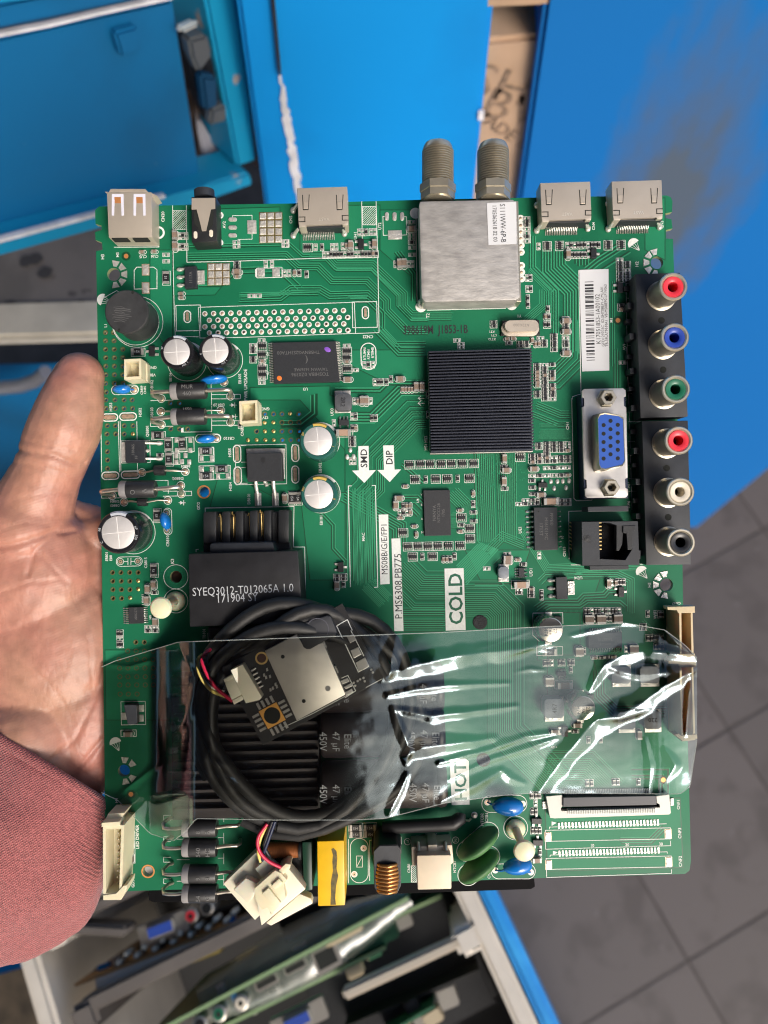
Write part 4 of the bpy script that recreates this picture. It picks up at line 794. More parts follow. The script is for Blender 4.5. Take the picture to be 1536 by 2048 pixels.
# axial diodes
def diode(reg, x0, x1, y, r, z, band=.2, lead0=None, lead1=None, txt=None, rl=4.2, tilt=0.0, label=None):
    a_ = TP(reg, x0, y, z); b_ = TP(reg, x1, y + tilt, z); m = MB(); L = lambda t: (*mix(a_, b_, t), z)
    m.tube([L(band), L(band + .001), L(.97), L(1.0)], [r, r, r, r * .93], 28); o = m.done('diode', M_DIO, BOARD, 40)
    if label: o['label'] = label
    if band > 0: m = MB(); m.tube([L(0), L(.03), L(band)], [r * .93, r, r], 28); m.done('cathode_band', M_DBAND, o, 40)
    for ld in (lead0, lead1):
        if not ld: continue
        m = MB(); s0 = L(0) if ld is lead0 else L(1); m.tube([s0] + [(*TP(reg, *p[:2], p[2]), p[2]) for p in ld], rl, 10); m.done('lead', M_LEAD, o, 60)
    if txt:
        m = MB()
        for s_, t, off, h, rt in txt:
            c_ = mix(a_, b_, t); text(m, s_, c_[0], c_[1] + off, h, rt, z + math.sqrt(max(1, r * r - off * off)) + 1.2)
        m.done('diode_print', mat('diode_ink', (.16, .16, .16), .6), o)
curl = lambda x, y, dx: [(x - 60, y, 42), (x - 22, y, 42), (x - 4, y + 8, 38), (x + 4, y + 26, 26), (x + 2, y + 45, 12), (x, y + 52, 2)]
diode('E', 625, 892, 394, 16.5, 40, .2, [(560, 398, 40), (500, 400, 40), (478, 402, 36), (478, 425, 20), (535, 446, 8), (548, 450, 1)], curl(1080, 382, 0), [('MUR', .52, -6, 11, 0), ('460', .5, 7, 11, 0)], tilt=-6)
diode('E', 632, 888, 590, 16.5, 40, .18, [(560, 600, 40), (500, 604, 40), (478, 606, 36), (478, 628, 20), (535, 648, 8), (548, 650, 1)], curl(1080, 585, 0), [('1S50', .5, -13, 9, 0)], tilt=-4)
diode('E', 700, 850, 545, 8, 8, 0, [(610, 548, 8), (548, 550, 2)], [(930, 540, 8), (1005, 541, 2)], rl=1.6)
diode('E', 497, 578, 1002, 10, 12, 0, [(450, 1012, 10), (398, 1018, 2)], [(660, 1004, 10), (732, 1010, 2)], rl=2)
diode('E', 234, 505, 1148, 17, 40, .2, [(180, 1154, 40), (110, 1160, 40), (88, 1164, 36), (92, 1180, 20), (172, 1196, 3)], [(600, 1136, 40), (660, 1130, 40), (690, 1134, 36), (700, 1160, 20), (702, 1182, 3)], [('O', .42, 6, 13, 0.1), ('A', .75, 4, 13, UPR)], tilt=-4)
diode('E', 370, 440, 1245, 8, 8, 0, [(310, 1238, 8), (262, 1245, 2)], [(520, 1230, 8), (598, 1232, 2)], rl=1.8)
for y0, t1, t2, ld in [(488, '8', 'B', (1, 0)), (690, '540', 'HC', (1, 1)), (958, '9', '8', (0, 0)), (1158, '54', 'C', (0, 0))]:
    lead0 = [(880, y0 + 10, 38), (800, y0 + 10, 38), (755, y0 + 4, 36), (748, y0 - 40, 28), (800, y0 - 90, 14), (850, y0 - 105, 3)]
    lead1 = [(1400, y0 - 16, 38), (1500, y0 - 18, 38), (1540, y0 - 40, 22), (1540, y0 - 80, 4)]
    a_ = lambda p: p
    m_ = [(p[0], p[1], p[2]) for p in lead0]
    diode('S', 955, 1300, y0, 17.5, 40, .2, lead0, lead1, [(t1, .5, 2, 12, UPR), (t2, .78, 2, 12, UPR)], rl=3.6)
# blue and green ceramic drops
def drop(reg, x, y, w_, h_, rot, z, mt=M_CERB, hole=None, name='ceramic_capacitor', tall=1.0):
    c_ = TP(reg, x, y, z); m = MB(); k = 3.84; m.ell((c_[0], c_[1], z * .62), w_ / 2 / k, h_ / 2 / k, z * .42 * tall, rot, 24, 14, taper=0.12); o = m.done(name, mt, BOARD, 60)
    if hole:
        for hx, hy in hole:
            p = P2(reg, hx, hy); m = MB(); m.tube([(*mix(c_, p, .35), z * .5), (*mix(c_, p, .75), z * .3), (*p, 1)], [3.2, 2.2, 1.6], 8); m.done('leg', M_LEAD if mt is M_CERG else mt, o, 60)
drop('E', 225, 370, 138, 72, -.05, 34, hole=[(338, 383)]); drop('E', 935, 292, 205, 72, -.13, 48, hole=[(1028, 322)]); drop('E', 878, 755, 140, 68, -.12, 34, hole=[(970, 756)]); drop('I', 562, 160, 138, 76, 1.25, 40, hole=[(590, 97), (592, 235)])
drop('R', 1300, 535, 240, 142, .05, 42, hole=[(1135, 480), (1400, 490)]); drop('R', 1375, 1000, 225, 122, -.12, 44, hole=[(1195, 1000), (1465, 1015)])
def disc_comp(reg, x0, y0, x1, y1, r):       # a disc standing on edge, seen from above: a fat rounded bar
    a_ = TP(reg, x0, y0, 50); b_ = TP(reg, x1, y1, 50); m = MB(); ang = math.atan2(b_[1] - a_[1], b_[0] - a_[0]); L = math.hypot(b_[0] - a_[0], b_[1] - a_[1])
    m.ell(((a_[0] + b_[0]) / 2, (a_[1] + b_[1]) / 2, 42), L / 2 + 2, r, 40, ang, 28, 16); return m.done('varistor_disc', M_CERG, BOARD, 60)
disc_comp('R', 918, 910, 1212, 702, 15.5); disc_comp('R', 925, 1085, 1215, 885, 15.5)
# nylon posts
def post(reg, bx, by, tx, ty, zt):
    b_ = P2(reg, bx, by); t_ = TP(reg, tx, ty, zt); m = MB(); m.lathe(*b_, [(19, 0), (19.5, 5), (16, 11), (8, 14)], 28); o = m.done('nylon_post', M_POST, BOARD, 40)
    m = MB(); m.tube([(*b_, 10), (*mix(b_, t_, .5), zt * .5), (*t_, zt - 8)], [8.5, 7.5, 8], 20); m.done('stem', M_POST, o, 40)
    m = MB(); m.lathe(*t_, [(8, zt - 24), (14, zt - 18), (19.5, zt - 8), (20.5, zt - 4), (18, zt), (9, zt + 2.5), (2, zt + 3)], 28); m.done('cap', M_POST, o, 40)
post('I', 660, 775, 540, 830, 106); post('P', 1270, 1215, 1342, 1395, 102)
# transformer
zt = 108; q = quad('', [(376.6, 1108), (596, 1101), (606, 1246), (379, 1254)], zt); m = MB(); m.prism(q, 22, zt, 3); tr = m.done('transformer', mat('transformer_tape', (.014, .014, .016), .42, noise=.3, nscale=200, bump=.12, bscale=300), BOARD, 40)
m = MB(); text(m, 'SYEQ3012-T012065A 1.0', *T(486, 1179, zt), 22, -.045, zt + .6, sx=.82, bold=-.006); text(m, '171904 SY', *T(476, 1195, zt), 22, -.045, zt + .6, sx=.82, bold=-.006); m.done('transformer_print', M_PRINT, tr)
q2 = quad('', [(420, 1086), (546, 1083), (553, 1104), (419, 1107)], 90); m = MB(); m.prism(q2, 20, 94, 6); m.done('core_edge', M_BLKG, tr, 40)
q3 = quad('', [(407, 1030), (578, 1022), (582, 1112), (407, 1120)], 45); m = MB(); m.prism(q3, 1, 46, 2); m.done('bobbin_base', M_BLK, tr)
ribs = [(870, 972), (1015, 1078), (1115, 1180), (1225, 1290), (1335, 1395), (1445, 1530)]
for xa, xb in ribs:
    pa = [P2('I', xa, 92 - (xa - 870) * .025), P2('I', xb, 90 - (xb - 870) * .025), P2('I', xb, 330), P2('I', xa, 335)]; m = MB(); m.prism([T(*p, 62) for p in pa], 10, 64, 4); m.done('bobbin_rib', M_BLK, tr, 40)
m = MB()
for x, y in ((990, 125), (1085, 108), (1098, 130), (1212, 118), (1300, 95), (1318, 110)):
    m.tube([(*TP('I', x, y, 50), 48), (*TP('I', x + 8, y - 16, 56), 58), (*TP('I', x + 18, y + 10, 50), 50), (*TP('I', x + 22, y + 200, 40), 44)], 1.6, 6)
m.done('coil_wires', M_GOLD, tr, 60)
m = MB(); m.prism(quad('', [(415, 1255), (600, 1248), (600, 1275), (418, 1278)], 60), 1, 60, 3); m.done('bobbin_foot', M_BLK, tr)
# shielded power inductors
def pind(reg, x, y, w_, h_, txt, mt, rot=PI, z=26, label=None, vert=True):
    cx, cy = TP(reg, x, y, z); w_ /= ZS; h_ /= ZS; m = MB(); c = 5; X0, Y0 = w_ / 2, h_ / 2
    pts = [(cx + a_, cy + b_) for a_, b_ in ((-X0 + c, -Y0), (X0 - c, -Y0), (X0, -Y0 + c), (X0, Y0 - c), (X0 - c, Y0), (-X0 + c, Y0), (-X0, Y0 - c), (-X0, -Y0 + c))]
    m.prism(pts, 3, z, 2); o = m.done('power_inductor', mt, BOARD, 40)
    m = MB(); b_ = P2(reg, x - 3, y)
    if vert:
        m.box(b_[0], b_[1] - h_ * .5, w_ * .95, 11, .6, 4, .6); m.box(b_[0], b_[1] + h_ * .5, w_ * .95, 11, .6, 4, .6)
    else:
        m.box(b_[0] - w_ * .5, b_[1], 11, h_ * .95, .6, 4, .6); m.box(b_[0] + w_ * .5, b_[1], 11, h_ * .95, .6, 4, .6)
    m.done('terminals', M_SOLDER, o)
    if txt: m = MB(); text(m, txt, cx, cy, 12, rot, z + .4, bold=.01); m.done('value_mark', M_INK, o)
pind('F', 792, 553, 128, 128, '2R2', M_INDG, PI * .52); pind('K', 950, 712, 82, 92, None, M_INDB, z=20); pind('L', 380, 1448, 152, 148, '4R7', M_INDB, UPR, 34)
for x, y in ((895, 1192), (1112, 1190)): pind('L', x, y, 150, 130, None, M_INDB, 0, 30)
for x, y in ((935, 160), (1135, 155)): pind('Q', x, y, 135, 135, '220', M_INDB, PI, 30)
# aluminium can capacitors
def smdcan(reg, x, y, r, z, lines, base):
    cx, cy = TP(reg, x, y, z); r = r / ZS * (1 - z / D); m = MB(); b_ = P2(reg, *base)
    m.prism([(b_[0] + u, b_[1] + v_) for u, v_ in ((-25, -25), (25, -25), (25, 14), (14, 25), (-14, 25), (-25, 14))], 1, 9, 1); o = m.done('can_capacitor', M_BLK, BOARD)
    m = MB(); m.lathe(cx, cy, [(r * .97, 9), (r, 12), (r, 14), (r * .94, 17), (r * .94, 19), (r, 22), (r, z - 3), (r * .96, z - .6), (r * .9, z)], 36); m.done('can', mat('aluminium_can', (.66, .62, .56), .26, .9), o, 40)
    m = MB(); m.flat([(cx + r * .9 * math.cos(a_), cy + r * .9 * math.sin(a_)) for a_ in [(-PI * .95 + k * PI * .9 / 12) for k in range(13)]], z + .3); m.done('polarity_mark', mat('can_mark', (.05, .05, .05), .3, .5), o)
    m = MB()
    for k, s_ in enumerate(lines): text(m, s_, cx + 9 - k * 9, cy + 4, 9.5, DNR, z + .4)
    m.done('can_print', M_INK, o)
    m = MB(); m.box(b_[0], b_[1] - 27, 14, 12, .6, 3, .6); m.box(b_[0], b_[1] + 27, 14, 12, .6, 3, .6); m.done('terminals', M_SOLDER, o)
smdcan('K', 1312, 1152, 98, 62, ['220', '16V', 'H74'], (1292, 1138)); smdcan('L', 602, 1445, 96, 62, ['220', '16V', 'H74'], (575, 1430))
# pin headers
def header(reg, q, z, n, vertical=True, mt=M_BEIGE, name='pin_header', wl=5, label=None, open_side=None):
    o_ = quad(reg, q, z); i_ = inset(o_, 0); cx = sum(p[0] for p in o_) / 4; cy = sum(p[1] for p in o_) / 4
    w_ = max(abs(p[0] - cx) for p in o_); h_ = max(abs(p[1] - cy) for p in o_)
    i_ = [(cx + (x - cx) * (1 - wl / w_), cy + (y - cy) * (1 - wl * 1.2 / h_)) for x, y in o_]
    m = MB(); wallbox(m, o_, i_, 1, z); o = m.done(name, mt, BOARD)
    if label: o['label'] = label
    for k in range(n):
        t = (k + .5) / n; p = bil(i_, .5, t) if vertical else bil(i_, t, .5); m = MB(); m.box(p[0], p[1], 2.6, 2.6, 20, z - 26, .5); m.done('pin', M_LEAD, o)
    return o
def lug(o, reg, q, z0, z1, mt=M_BEIGE): m = MB(); m.prism(quad(reg, q, z1), z0, z1, .8); m.done('end_lug', mt, o)
h = header('L', [(1338, 690), (1440, 688), (1449, 1046), (1344, 1052)], 70, 7, wl=4); lug(h, 'L', [(1245, 668), (1458, 662), (1460, 712), (1330, 716), (1322, 690), (1250, 690)], 50, 72); lug(h, 'L', [(1318, 1030), (1460, 1026), (1460, 1052), (1318, 1056)], 40, 72)
h = header('L', [(1340, 1098), (1445, 1094), (1462, 1690), (1358, 1700)], 70, 12, wl=4); lug(h, 'L', [(1252, 1080), (1468, 1076), (1470, 1130), (1340, 1136), (1335, 1104), (1255, 1104)], 50, 72); lug(h, 'L', [(1335, 1640), (1352, 1660), (1474, 1645), (1478, 1680), (1352, 1688), (1300, 1648)], 50, 72)
h = header('S', [(132, 470), (352, 462), (322, 1196), (134, 1200)], 66, 10, mt=M_CREAM, wl=6, label='long cream pin header at the lower left corner'); lug(h, 'S', [(118, 440), (300, 425), (305, 458), (300, 475), (118, 480)], 40, 68, M_CREAM); lug(h, 'S', [(150, 420), (185, 345), (355, 335), (305, 425)], 4, 50, M_CREAM); lug(h, 'S', [(132, 1180), (270, 1168), (340, 1085), (380, 1075), (372, 1130), (318, 1228), (134, 1232)], 20, 68, M_CREAM)
h = header('E', [(262, 148), (392, 142), (395, 298), (262, 305)], 50, 2, mt=M_CREAM, wl=4.5); lug(h, 'E', [(395, 160), (440, 180), (442, 325), (395, 300)], 2, 20, M_CREAM)
h = header('E', [(1146, 470), (1284, 462), (1288, 636), (1150, 644)], 50, 2, mt=M_CREAM, wl=4.5); lug(h, 'E', [(1285, 480), (1308, 492), (1310, 645), (1288, 635)], 2, 20, M_CREAM)
# flat cable connector
zf = 15; m = MB(); m.prism(quad('Q', [(315, 740), (440, 728), (445, 815), (425, 830), (430, 858), (1195, 830), (1192, 800), (1165, 790), (1162, 738), (1262, 725), (1275, 868), (1262, 880), (380, 910), (345, 905)], zf), 1, zf, 1); ffc = m.done('flat_cable_connector', mat('pale_nylon', (.66, .64, .58), .4), BOARD)
m = MB(); m.prism(quad('Q', [(447, 748), (1160, 735), (1166, 806), (445, 822)], zf + 4), 3, zf + 4, 1); m.done('flip_lock', mat('flip_black', (.018, .02, .032), .4), ffc)
m = MB()
for k in range(51):
    x = 455 + k * 13.0; y = 735 - k * .2; m.prism([P2('Q', x - 5, y - 50), P2('Q', x + 2, y - 50), P2('Q', x + 8, y + 4), P2('Q', x + 1, y + 4)], 1, 4)
    x = 474 + k * 13.1; y = 843 - k * .25; m.box(*P2('Q', x, y - 4), 1.75, 8, 4, 17.5)
m.done('contact_pins', M_SILK, ffc); m = MB(); m.prism(quad('Q', [(425, 830), (1188, 803), (1190, 832), (430, 860)], 3), 1, 5); m.done('slot_floor', M_BLK, ffc)
m = MB(); m.box(*P2('Q', 303, 805), 8, 14, .6, 3); m.box(*P2('Q', 1280, 780), 6, 14, .6, 3); m.done('mounting_pads', M_SOLDER, ffc)
# mains side: film capacitor, choke, inlet, bent thermistor, coil, filter, bulk capacitors
zy = 104; q = quad('', [(634, 1683), (688, 1681), (690, 1811), (636, 1813)], zy); m = MB(); m.prism(q, 2, zy, 2.5); yc = m.done('film_capacitor', M_YEL, BOARD, 40)
m = MB(); a_ = [(948, 905), (972, 930), (978, 985), (972, 1060), (985, 1120), (968, 1200), (962, 1290), (968, 1342), (925, 1342), (930, 1240), (928, 1170), (945, 1080), (940, 1010), (945, 960), (932, 915)]
m.flat([TP('O', x, y, zy) for x, y in a_], zy + .5); m.done('marker_stroke', mat('marker_ink', (.045, .04, .02), .6, noise=.5, nscale=900, col2=(.18, .13, .02)), yc)
zc = 92; q = quad('R', [(255, 860), (300, 815), (440, 812), (468, 850), (470, 1130), (440, 1195), (300, 1200), (262, 1150)], zc); m = MB(); m.prism(q, 2, zc - 6, 3); ch = m.done('toroid_choke', M_BLK, BOARD, 40)
m = MB(); m.prism(inset(q, .05), zc - 6, zc - 5); m.done('choke_face', M_BLKG, ch)
for k in range(8):
    y = 968 + k * 29; m = MB(); a_ = TP('R', 285 + abs(k - 3.5) * 4, y, zc); b_ = TP('R', 442 - abs(k - 3.5) * 4, y - 2, zc); m.tube([(a_[0] - 2, a_[1], zc - 10), (a_[0], a_[1], zc - 3), (*mix(a_, b_, .5), zc + 3), (b_[0], b_[1], zc - 3), (b_[0] + 2, b_[1], zc - 10)], 3.6, 10); m.done('winding', M_WIREC, ch, 60)
m = MB(); m.prism(quad('R', [(240, 800), (470, 790), (472, 860), (245, 870)], 40), 1, 50, 2); m.done('choke_base', M_BLK, ch)
m = MB(); m.prism(quad('R', [(590, 885), (852, 880), (856, 1142), (596, 1148)], 72), 20, 74, 2.5); inl = m.done('mains_inlet', mat('inlet_nylon', (.68, .57, .42), .45, sss=.1, noise=.05, nscale=200), BOARD, 40)
m = MB(); m.prism(quad('R', [(548, 815), (860, 800), (872, 935), (850, 952), (592, 960), (552, 960)], 48), 2, 52, 2); m.prism(quad('R', [(675, 800), (745, 797), (745, 850), (675, 852)], 52), 2, 56, 1.5); m.done('inlet_back', mat('inlet_nylon', (.68, .57, .42), .45), inl, 40)
for x in (598, 808): m = MB(); m.tube([(*P2('R', x, 775), 1), (*TP('R', x + 2, 800, 50), 48), (*TP('R', x + 4, 860, 60), 56)], 4.6, 12); m.done('terminal_pin', M_LEAD, inl, 50)
m = MB(); pts = [(330, 672, 30), (420, 668, 34), (600, 660, 36), (760, 652, 36), (870, 640, 38), (925, 600, 38), (930, 565, 34)]; m.tube([(*TP('R', x, y, z_), z_) for x, y, z_ in pts], [11, 12.5, 12.5, 13, 14, 13, 9], 16); nt_ = m.done('sleeved_thermistor', mat('heatshrink', (.010, .010, .011), .5, bump=.1, bscale=200), BOARD, 60)
m = MB(); m.tube([(*TP('R', 925, 612, 30), 30), (*P2('R', 985, 605), 10), (*P2('R', 1000, 600), 4)], 2.4, 8); m.tube([(*P2('R', 1032, 575), 1), (*P2('R', 1034, 572), 10)], 3.4, 10); m.done('lead', M_LEAD, nt_, 60)
a_, b_ = T(534, 1700, 55), T(600, 1699, 55); m = MB(); m.tube([(*mix(a_, b_, k / 30), 55) for k in range(31)], [14.5 + .7 * (k % 2) for k in range(31)], 26); co = m.done('wound_coil', M_COIL, BOARD, 60)
m = MB(); m.tube([(a_[0] - 5, a_[1], 55), (a_[0] + 1, a_[1], 55)], 19, 26); m.tube([(b_[0] - 1, b_[1], 55), (b_[0] + 4, b_[1], 55)], 19, 26); m.prism(quad('', [(530, 1716), (604, 1714), (606, 1772), (530, 1776)], 40), 1, 40, 2); m.done('coil_former', M_BLK, co, 40)
m = MB(); m.prism(quad('', [(603, 1684), (624, 1683), (626, 1782), (607, 1784)], 72), 1, 72, 6); m.done('ferrite_core', mat('green_coated_core', (.012, .05, .03), .35), co, 50)
# three bulk capacitors lying on the board
for yc_, xl, xr in ((1390, 640, 890), (1482, 640, 892), (1588, 640, 896)):
    z0 = 50; a_ = T(xl, yc_, z0 + 48); b_ = T(xr, yc_ - 5, z0 + 48); m = MB(); r = 45
    m.tube([(*mix(a_, b_, t), z0) for t in (0, .01, .03, .9, .92, .95, .985, 1)], [r * .9, r * .97, r, r, r * .95, r, r * .98, r * .9], 36); bc = m.done('bulk_capacitor', mat('bulk_sleeve', (.016, .012, .013), .42), BOARD, 40)
    m = MB()
    for t in (.12, .82):
        c_ = mix(a_, b_, t)
        for s_, dx, h_ in (('450V', -22, 20), ('47 µF', 2, 19), ('Elite', 24, 19)): text(m, s_, c_[0] + dx, c_[1] + 2, h_, DNR, z0 + r + 1.5, sx=.85)
    m.done('capacitor_print', mat('dim_print', (.26, .27, .29), .6), bc)
m = MB()
m.prism([T(x, y, 40) for x, y in ((342, 1352), (636, 1344), (640, 1630), (345, 1640))], 1, 42, 2); fs = m.done('finned_heatsink', mat('dark_maroon_finish', (.013, .009, .010), .6, noise=.2, nscale=150), BOARD)
for k in range(15):
    y = 1358 + k * 19; m = MB(); m.prism([T(x, yy, 70) for x, yy in ((342, y), (634, y - 7), (634, y - 1), (342, y + 6))], 30, 56, 1); m.done('fin', mat('dark_maroon_finish', (.013, .009, .010), .6), fs)
# remaining sticker
q = quad('', [(1158.5, 540), (1217, 538), (1218.5, 741), (1164, 743)], 1); m = MB(); m.prism(q, .8, 1.5); st = m.done('barcode_sticker', M_LABEL, BOARD)
m = MB(); random.seed(21); y = 0.12
q = [(1158.5, 540), (1217, 538), (1218.5, 741), (1164, 743)]
while y < .90:
    h_ = random.choice((.006, .006, .012, .018)); 
    m.flat([bil(q, .17, y), bil(q, .47, y), bil(q, .47, y + h_), bil(q, .17, y + h_)], 1.8); y += h_ + random.choice((.006, .008, .014, .02))
text(m, 'K17051853-1A00102', *bil(q, .60, .49), 12.6, UPR + ROT, 1.8, sx=.92); text(m, 'GFD129703C  02-SHY08EP1-CMLA01', *bil(q, .765, .47), 8.2, UPR + ROT, 1.8, sx=.93); text(m, 'TB-39LATM-MA1  V8-MS08EP0-LF1V063', *bil(q, .89, .46), 8.2, UPR + ROT, 1.8, sx=.9)
m.done('barcode_print', M_INK, st)
# black feet seen in the two round holes
for reg, x, y, r in (('K', 768, 1092, 55), ('P', 1025, 690, 52)):
    m = MB(); m.lathe(*P2(reg, x, y), [(r / ZS, .3), (r / ZS, 1.4), (r / ZS * .85, 1.8)], 28); m.done('rubber_foot', mat('foot_black', (.012, .012, .016), .6, noise=.6, nscale=2500, bump=.4, bscale=2500), BOARD)
random.seed(5)
# ------------------------------------------------------------------ chip resistors, chip capacitors, resistor arrays
def sm_mesh(name, w_, h_, z, body, end=.21, mark=None):
    m = MB(); m.m = 0; e = w_ * end
    m.box(768, 1024, w_ - 2 * e, h_, .6, z, .3, 0); m.m = 1
    for s_ in (-1, 1): m.box(768 + s_ * (w_ / 2 - e / 2), 1024, e, h_ * 1.02, .4, z + .15, .35, 0)
    if mark: m.m = 2; text(m, mark, 768, 1024, h_ * .62, 0, z + .3)
    return m.done(name, [body, M_TERM, M_PRINT], link=False)
def arr_mesh(name):
    m = MB(); m.box(768, 1024, 15, 6, .6, 5, .3, 0); m.m = 1
    for k in range(4):
        for s_ in (-1, 1): m.box(768 - 5.7 + k * 3.8, 1024 + s_ * 4.6, 2.3, 4.0, .5, 3.6, .3, .12)
    return m.done(name, [M_BLK, M_TERM], link=False)
ME = {'r': ('chip_resistor', sm_mesh('chip_resistor', 10, 5.2, 4, M_BLK)), 'c': ('chip_capacitor', sm_mesh('chip_capacitor', 10, 5.4, 5.5, M_CAPT)), 'C': ('chip_capacitor', sm_mesh('chip_capacitor', 17.5, 9, 9.5, M_CAPT)),
      'R': ('chip_resistor', sm_mesh('chip_resistor', 24, 12, 6, M_BLK, .2, '154')), 'S': ('chip_resistor', sm_mesh('chip_resistor', 24, 12, 6, M_BLK, .2, '51')), 'b': ('chip_capacitor', sm_mesh('chip_capacitor', 29, 12, 14, mat('chip_cap_pink', (.42, .28, .2), .5), .2)), 'n': ('resistor_array', arr_mesh('resistor_array'))}
OUT = {'r': (14.2, 7.2), 'c': (15, 8), 'C': (22.5, 12), 'R': (28, 16), 'S': (28, 16), 'b': (36, 16), 'n': (19, 17), 'e': (14, 7)}
NSM = {}
def sm(kind, reg, x, y, o='h', outline=True):
    cx, cy = P2(reg, x, y); rot = ROT + (PI / 2 if o == 'v' else 0) + random.gauss(0, .012)
    if kind == 'e':
        for s_ in (-1, 1): PADS.box(cx + s_ * 3.6 * math.cos(rot), cy + s_ * 3.6 * math.sin(rot), 4.4, 4.8, 0, 1.8, .6, rot)
    else:
        nm, me = ME[kind]; NSM[nm] = NSM.get(nm, 0) + 1
        put(nm, me, BOARD, Matrix.Translation(V(cx + random.gauss(0, .2), cy + random.gauss(0, .2), 0)) @ Matrix.Rotation(-rot, 4, 'Z'))
    if outline:
        w_, h_ = OUT[kind]
        if kind in 'cC': SILK.line(stadium(cx, cy, w_, h_, rot, 3), .9, .5, True)
        else: SILK.line(SILK.rect(cx, cy, w_, h_, rot), .9, .5, True)
def row(reg, kinds, xs, y, o='v', dy=-.02):
    for k, x in zip(kinds, xs):
        if k != ' ': sm(k, reg, x, y + (x - xs[0]) * dy, o)
def col(reg, kinds, x, ys, o='h'):
    for k, y in zip(kinds, ys):
        if k != ' ': sm(k, reg, x + (y - ys[0]) * .02, y, o)
rng = lambda a, s_, n: [a + s_ * k for k in range(n)]
row('A', 'cc', [405, 497], 555, 'h'); col('A', 'ee', 585, [575, 625]); row('A', 'Cere', [657, 690, 714, 740], 432); row('A', 'Cere', [657, 690, 714, 740], 515); col('A', 'ee', 1125, [480, 510]); col('A', 'rrCc', 1130, [640, 668, 712, 744]); col('A', 'cc', 705, [875, 905]); row('A', 'ee', [1240, 1290], 890, 'h')
row('A', 'ee', [1350, 1398], 645); sm('S', 'A', 588, 755, 'v'); col('A', 'ee', 1500, [478, 505])
row('B', 'eecr', [342, 378, 420, 455], 718); sm('r', 'B', 512, 725, 'v'); col('B', 'ee', 350, [472, 503]); sm('n', 'B', 521, 520); row('B', 'er', [580, 630], 518); row('B', 'ee', [708, 740], 515); row('B', 'ecC', [790, 818, 850], 510); row('B', 'ee', [1008, 1035], 400); sm('C', 'B', 1032, 500, 'v'); sm('e', 'B', 1005, 500, 'v'); row('B', 'eer', [917, 943, 970], 403)
row('B', 'eerrrrerreerrrcr', rng(647, 26.8, 16), 577); col('B', 'eCeeree', 1316, [325, 383, 425, 452, 482, 520, 575]); row('B', 'eCCee', [1195, 1225, 1262, 1296, 1324], 648)
row('D', 'n n', [247, 0, 342], 586); sm('e', 'D', 180, 588, 'v'); row('D', 'ererrrerrree'[:10], rng(403, 26.4, 10), 582); row('D', 'nn', [715, 815], 579); sm('C', 'D', 405, 655, 'v'); row('D', 'rrrrr', rng(432, 26.5, 5), 655)
col('D', 'errrrrr', 803, [690, 715, 742, 768, 797, 822, 848]); col('D', 'rrerrr', 860, [715, 742, 770, 795, 822, 848]); col('D', 'rc', 813, [1042, 1073]); sm('e', 'D', 825, 1480, 'h'); row('D', 'er', [93, 117], 830); row('D', 'er', [95, 120], 915); col('D', 'rr', 98, [985, 1035], 'v'); sm('r', 'D', 252, 1070, 'v'); row('D', 'cr', [232, 258], 1130); row('D', 'rr', [232, 260], 1190)
col('D', 'erreere', 88, [372, 398, 425, 455, 485, 515, 548]); col('D', 'eCrrC', 388, [1140, 1165, 1190, 1215, 1245]); col('D', 'erre', 388, [1290, 1322, 1348, 1380]); sm('C', 'D', 390, 1412)
col('D', 'rrrrr', 298, [1272, 1300, 1325, 1352, 1382]); 
col('F', 'errr', 100, [118, 143, 168, 0][:3] + [215]); sm('r', 'F', 102, 240); sm('e', 'F', 166, 80); col('F', 'nn nn', 170, [125, 190, 0, 300, 345], 'h'); sm('c', 'F', 172, 240); sm('e', 'F', 172, 265); col('F', 'ee', 168, [372, 405]); col('F', 'enn', 820, [122, 165, 215]); col('F', 'cn', 822, [248, 300]); sm('C', 'F', 828, 382); sm('e', 'F', 885, 308); row('F', 'ere', [955, 988, 1020], 268)
row('F', 'er', [722, 0], 715); row('F', 'er', [862, 888], 665); row('F', 'rc', [864, 890], 754); sm('b', 'F', 797, 792, 'h'); col('F', 'rrr', 862, [830, 857, 883]); row('F', 'ee', [852, 878], 1008)
for x, y in ((847, 922), (823, 975), (872, 972)): PADS.ell((*P2('F', x, y), .5), 4, 5.5, 2, nu=10, nv=6)
row('F', 'ecCCe', [880, 906, 938, 970, 1003], 548); row('F', 'rr', [1014, 1042], 677); row('F', 'errr', [1035, 1062, 1088, 1125], 402); sm('r', 'F', 1160, 378, 'v'); sm('C', 'F', 1230, 378, 'h'); row('F', 'cccc', [1247, 1272, 1297, 1321], 460); row('F', 'CC', [1352, 1396], 440); col('F', 'rr', 1443, [495, 650], 'v')
sm('C', 'J', 345, 140, 'v'); row('J', 'RR', [403, 448], 140); col('J', 'rr', 745, [735, 762]); col('J', 'rr', 795, [733, 760]); sm('C', 'J', 745, 808, 'v'); sm('r', 'J', 795, 800, 'v')
row('G', 'nnnnnnn', [150, 235, 310, 395, 472, 557, 643], 1112, 'h'); row('G', 'n nn n', [193, 0, 352, 440, 0, 610], 1225, 'h'); sm('r', 'G', 275, 1225, 'v'); sm('r', 'G', 520, 1218, 'v'); row('K', 'nnnnnn', [215, 292, 368, 445, 525, 617], 512, 'h'); row('K', 'nn', [252, 405], 590, 'h'); sm('r', 'K', 325, 588, 'v'); row('K', 'ccr', [487, 513, 540], 610); sm('r', 'K', 573, 587, 'v')
sm('n', 'K', 178, 405); sm('c', 'K', 265, 355); sm('c', 'K', 278, 420, 'v'); sm('C', 'K', 145, 140); sm('C', 'K', 120, 195, 'v'); row('K', 'rcc', [180, 205, 232], 200); row('K', 'erec', [152, 180, 207, 233], 252); sm('c', 'K', 160, 290)
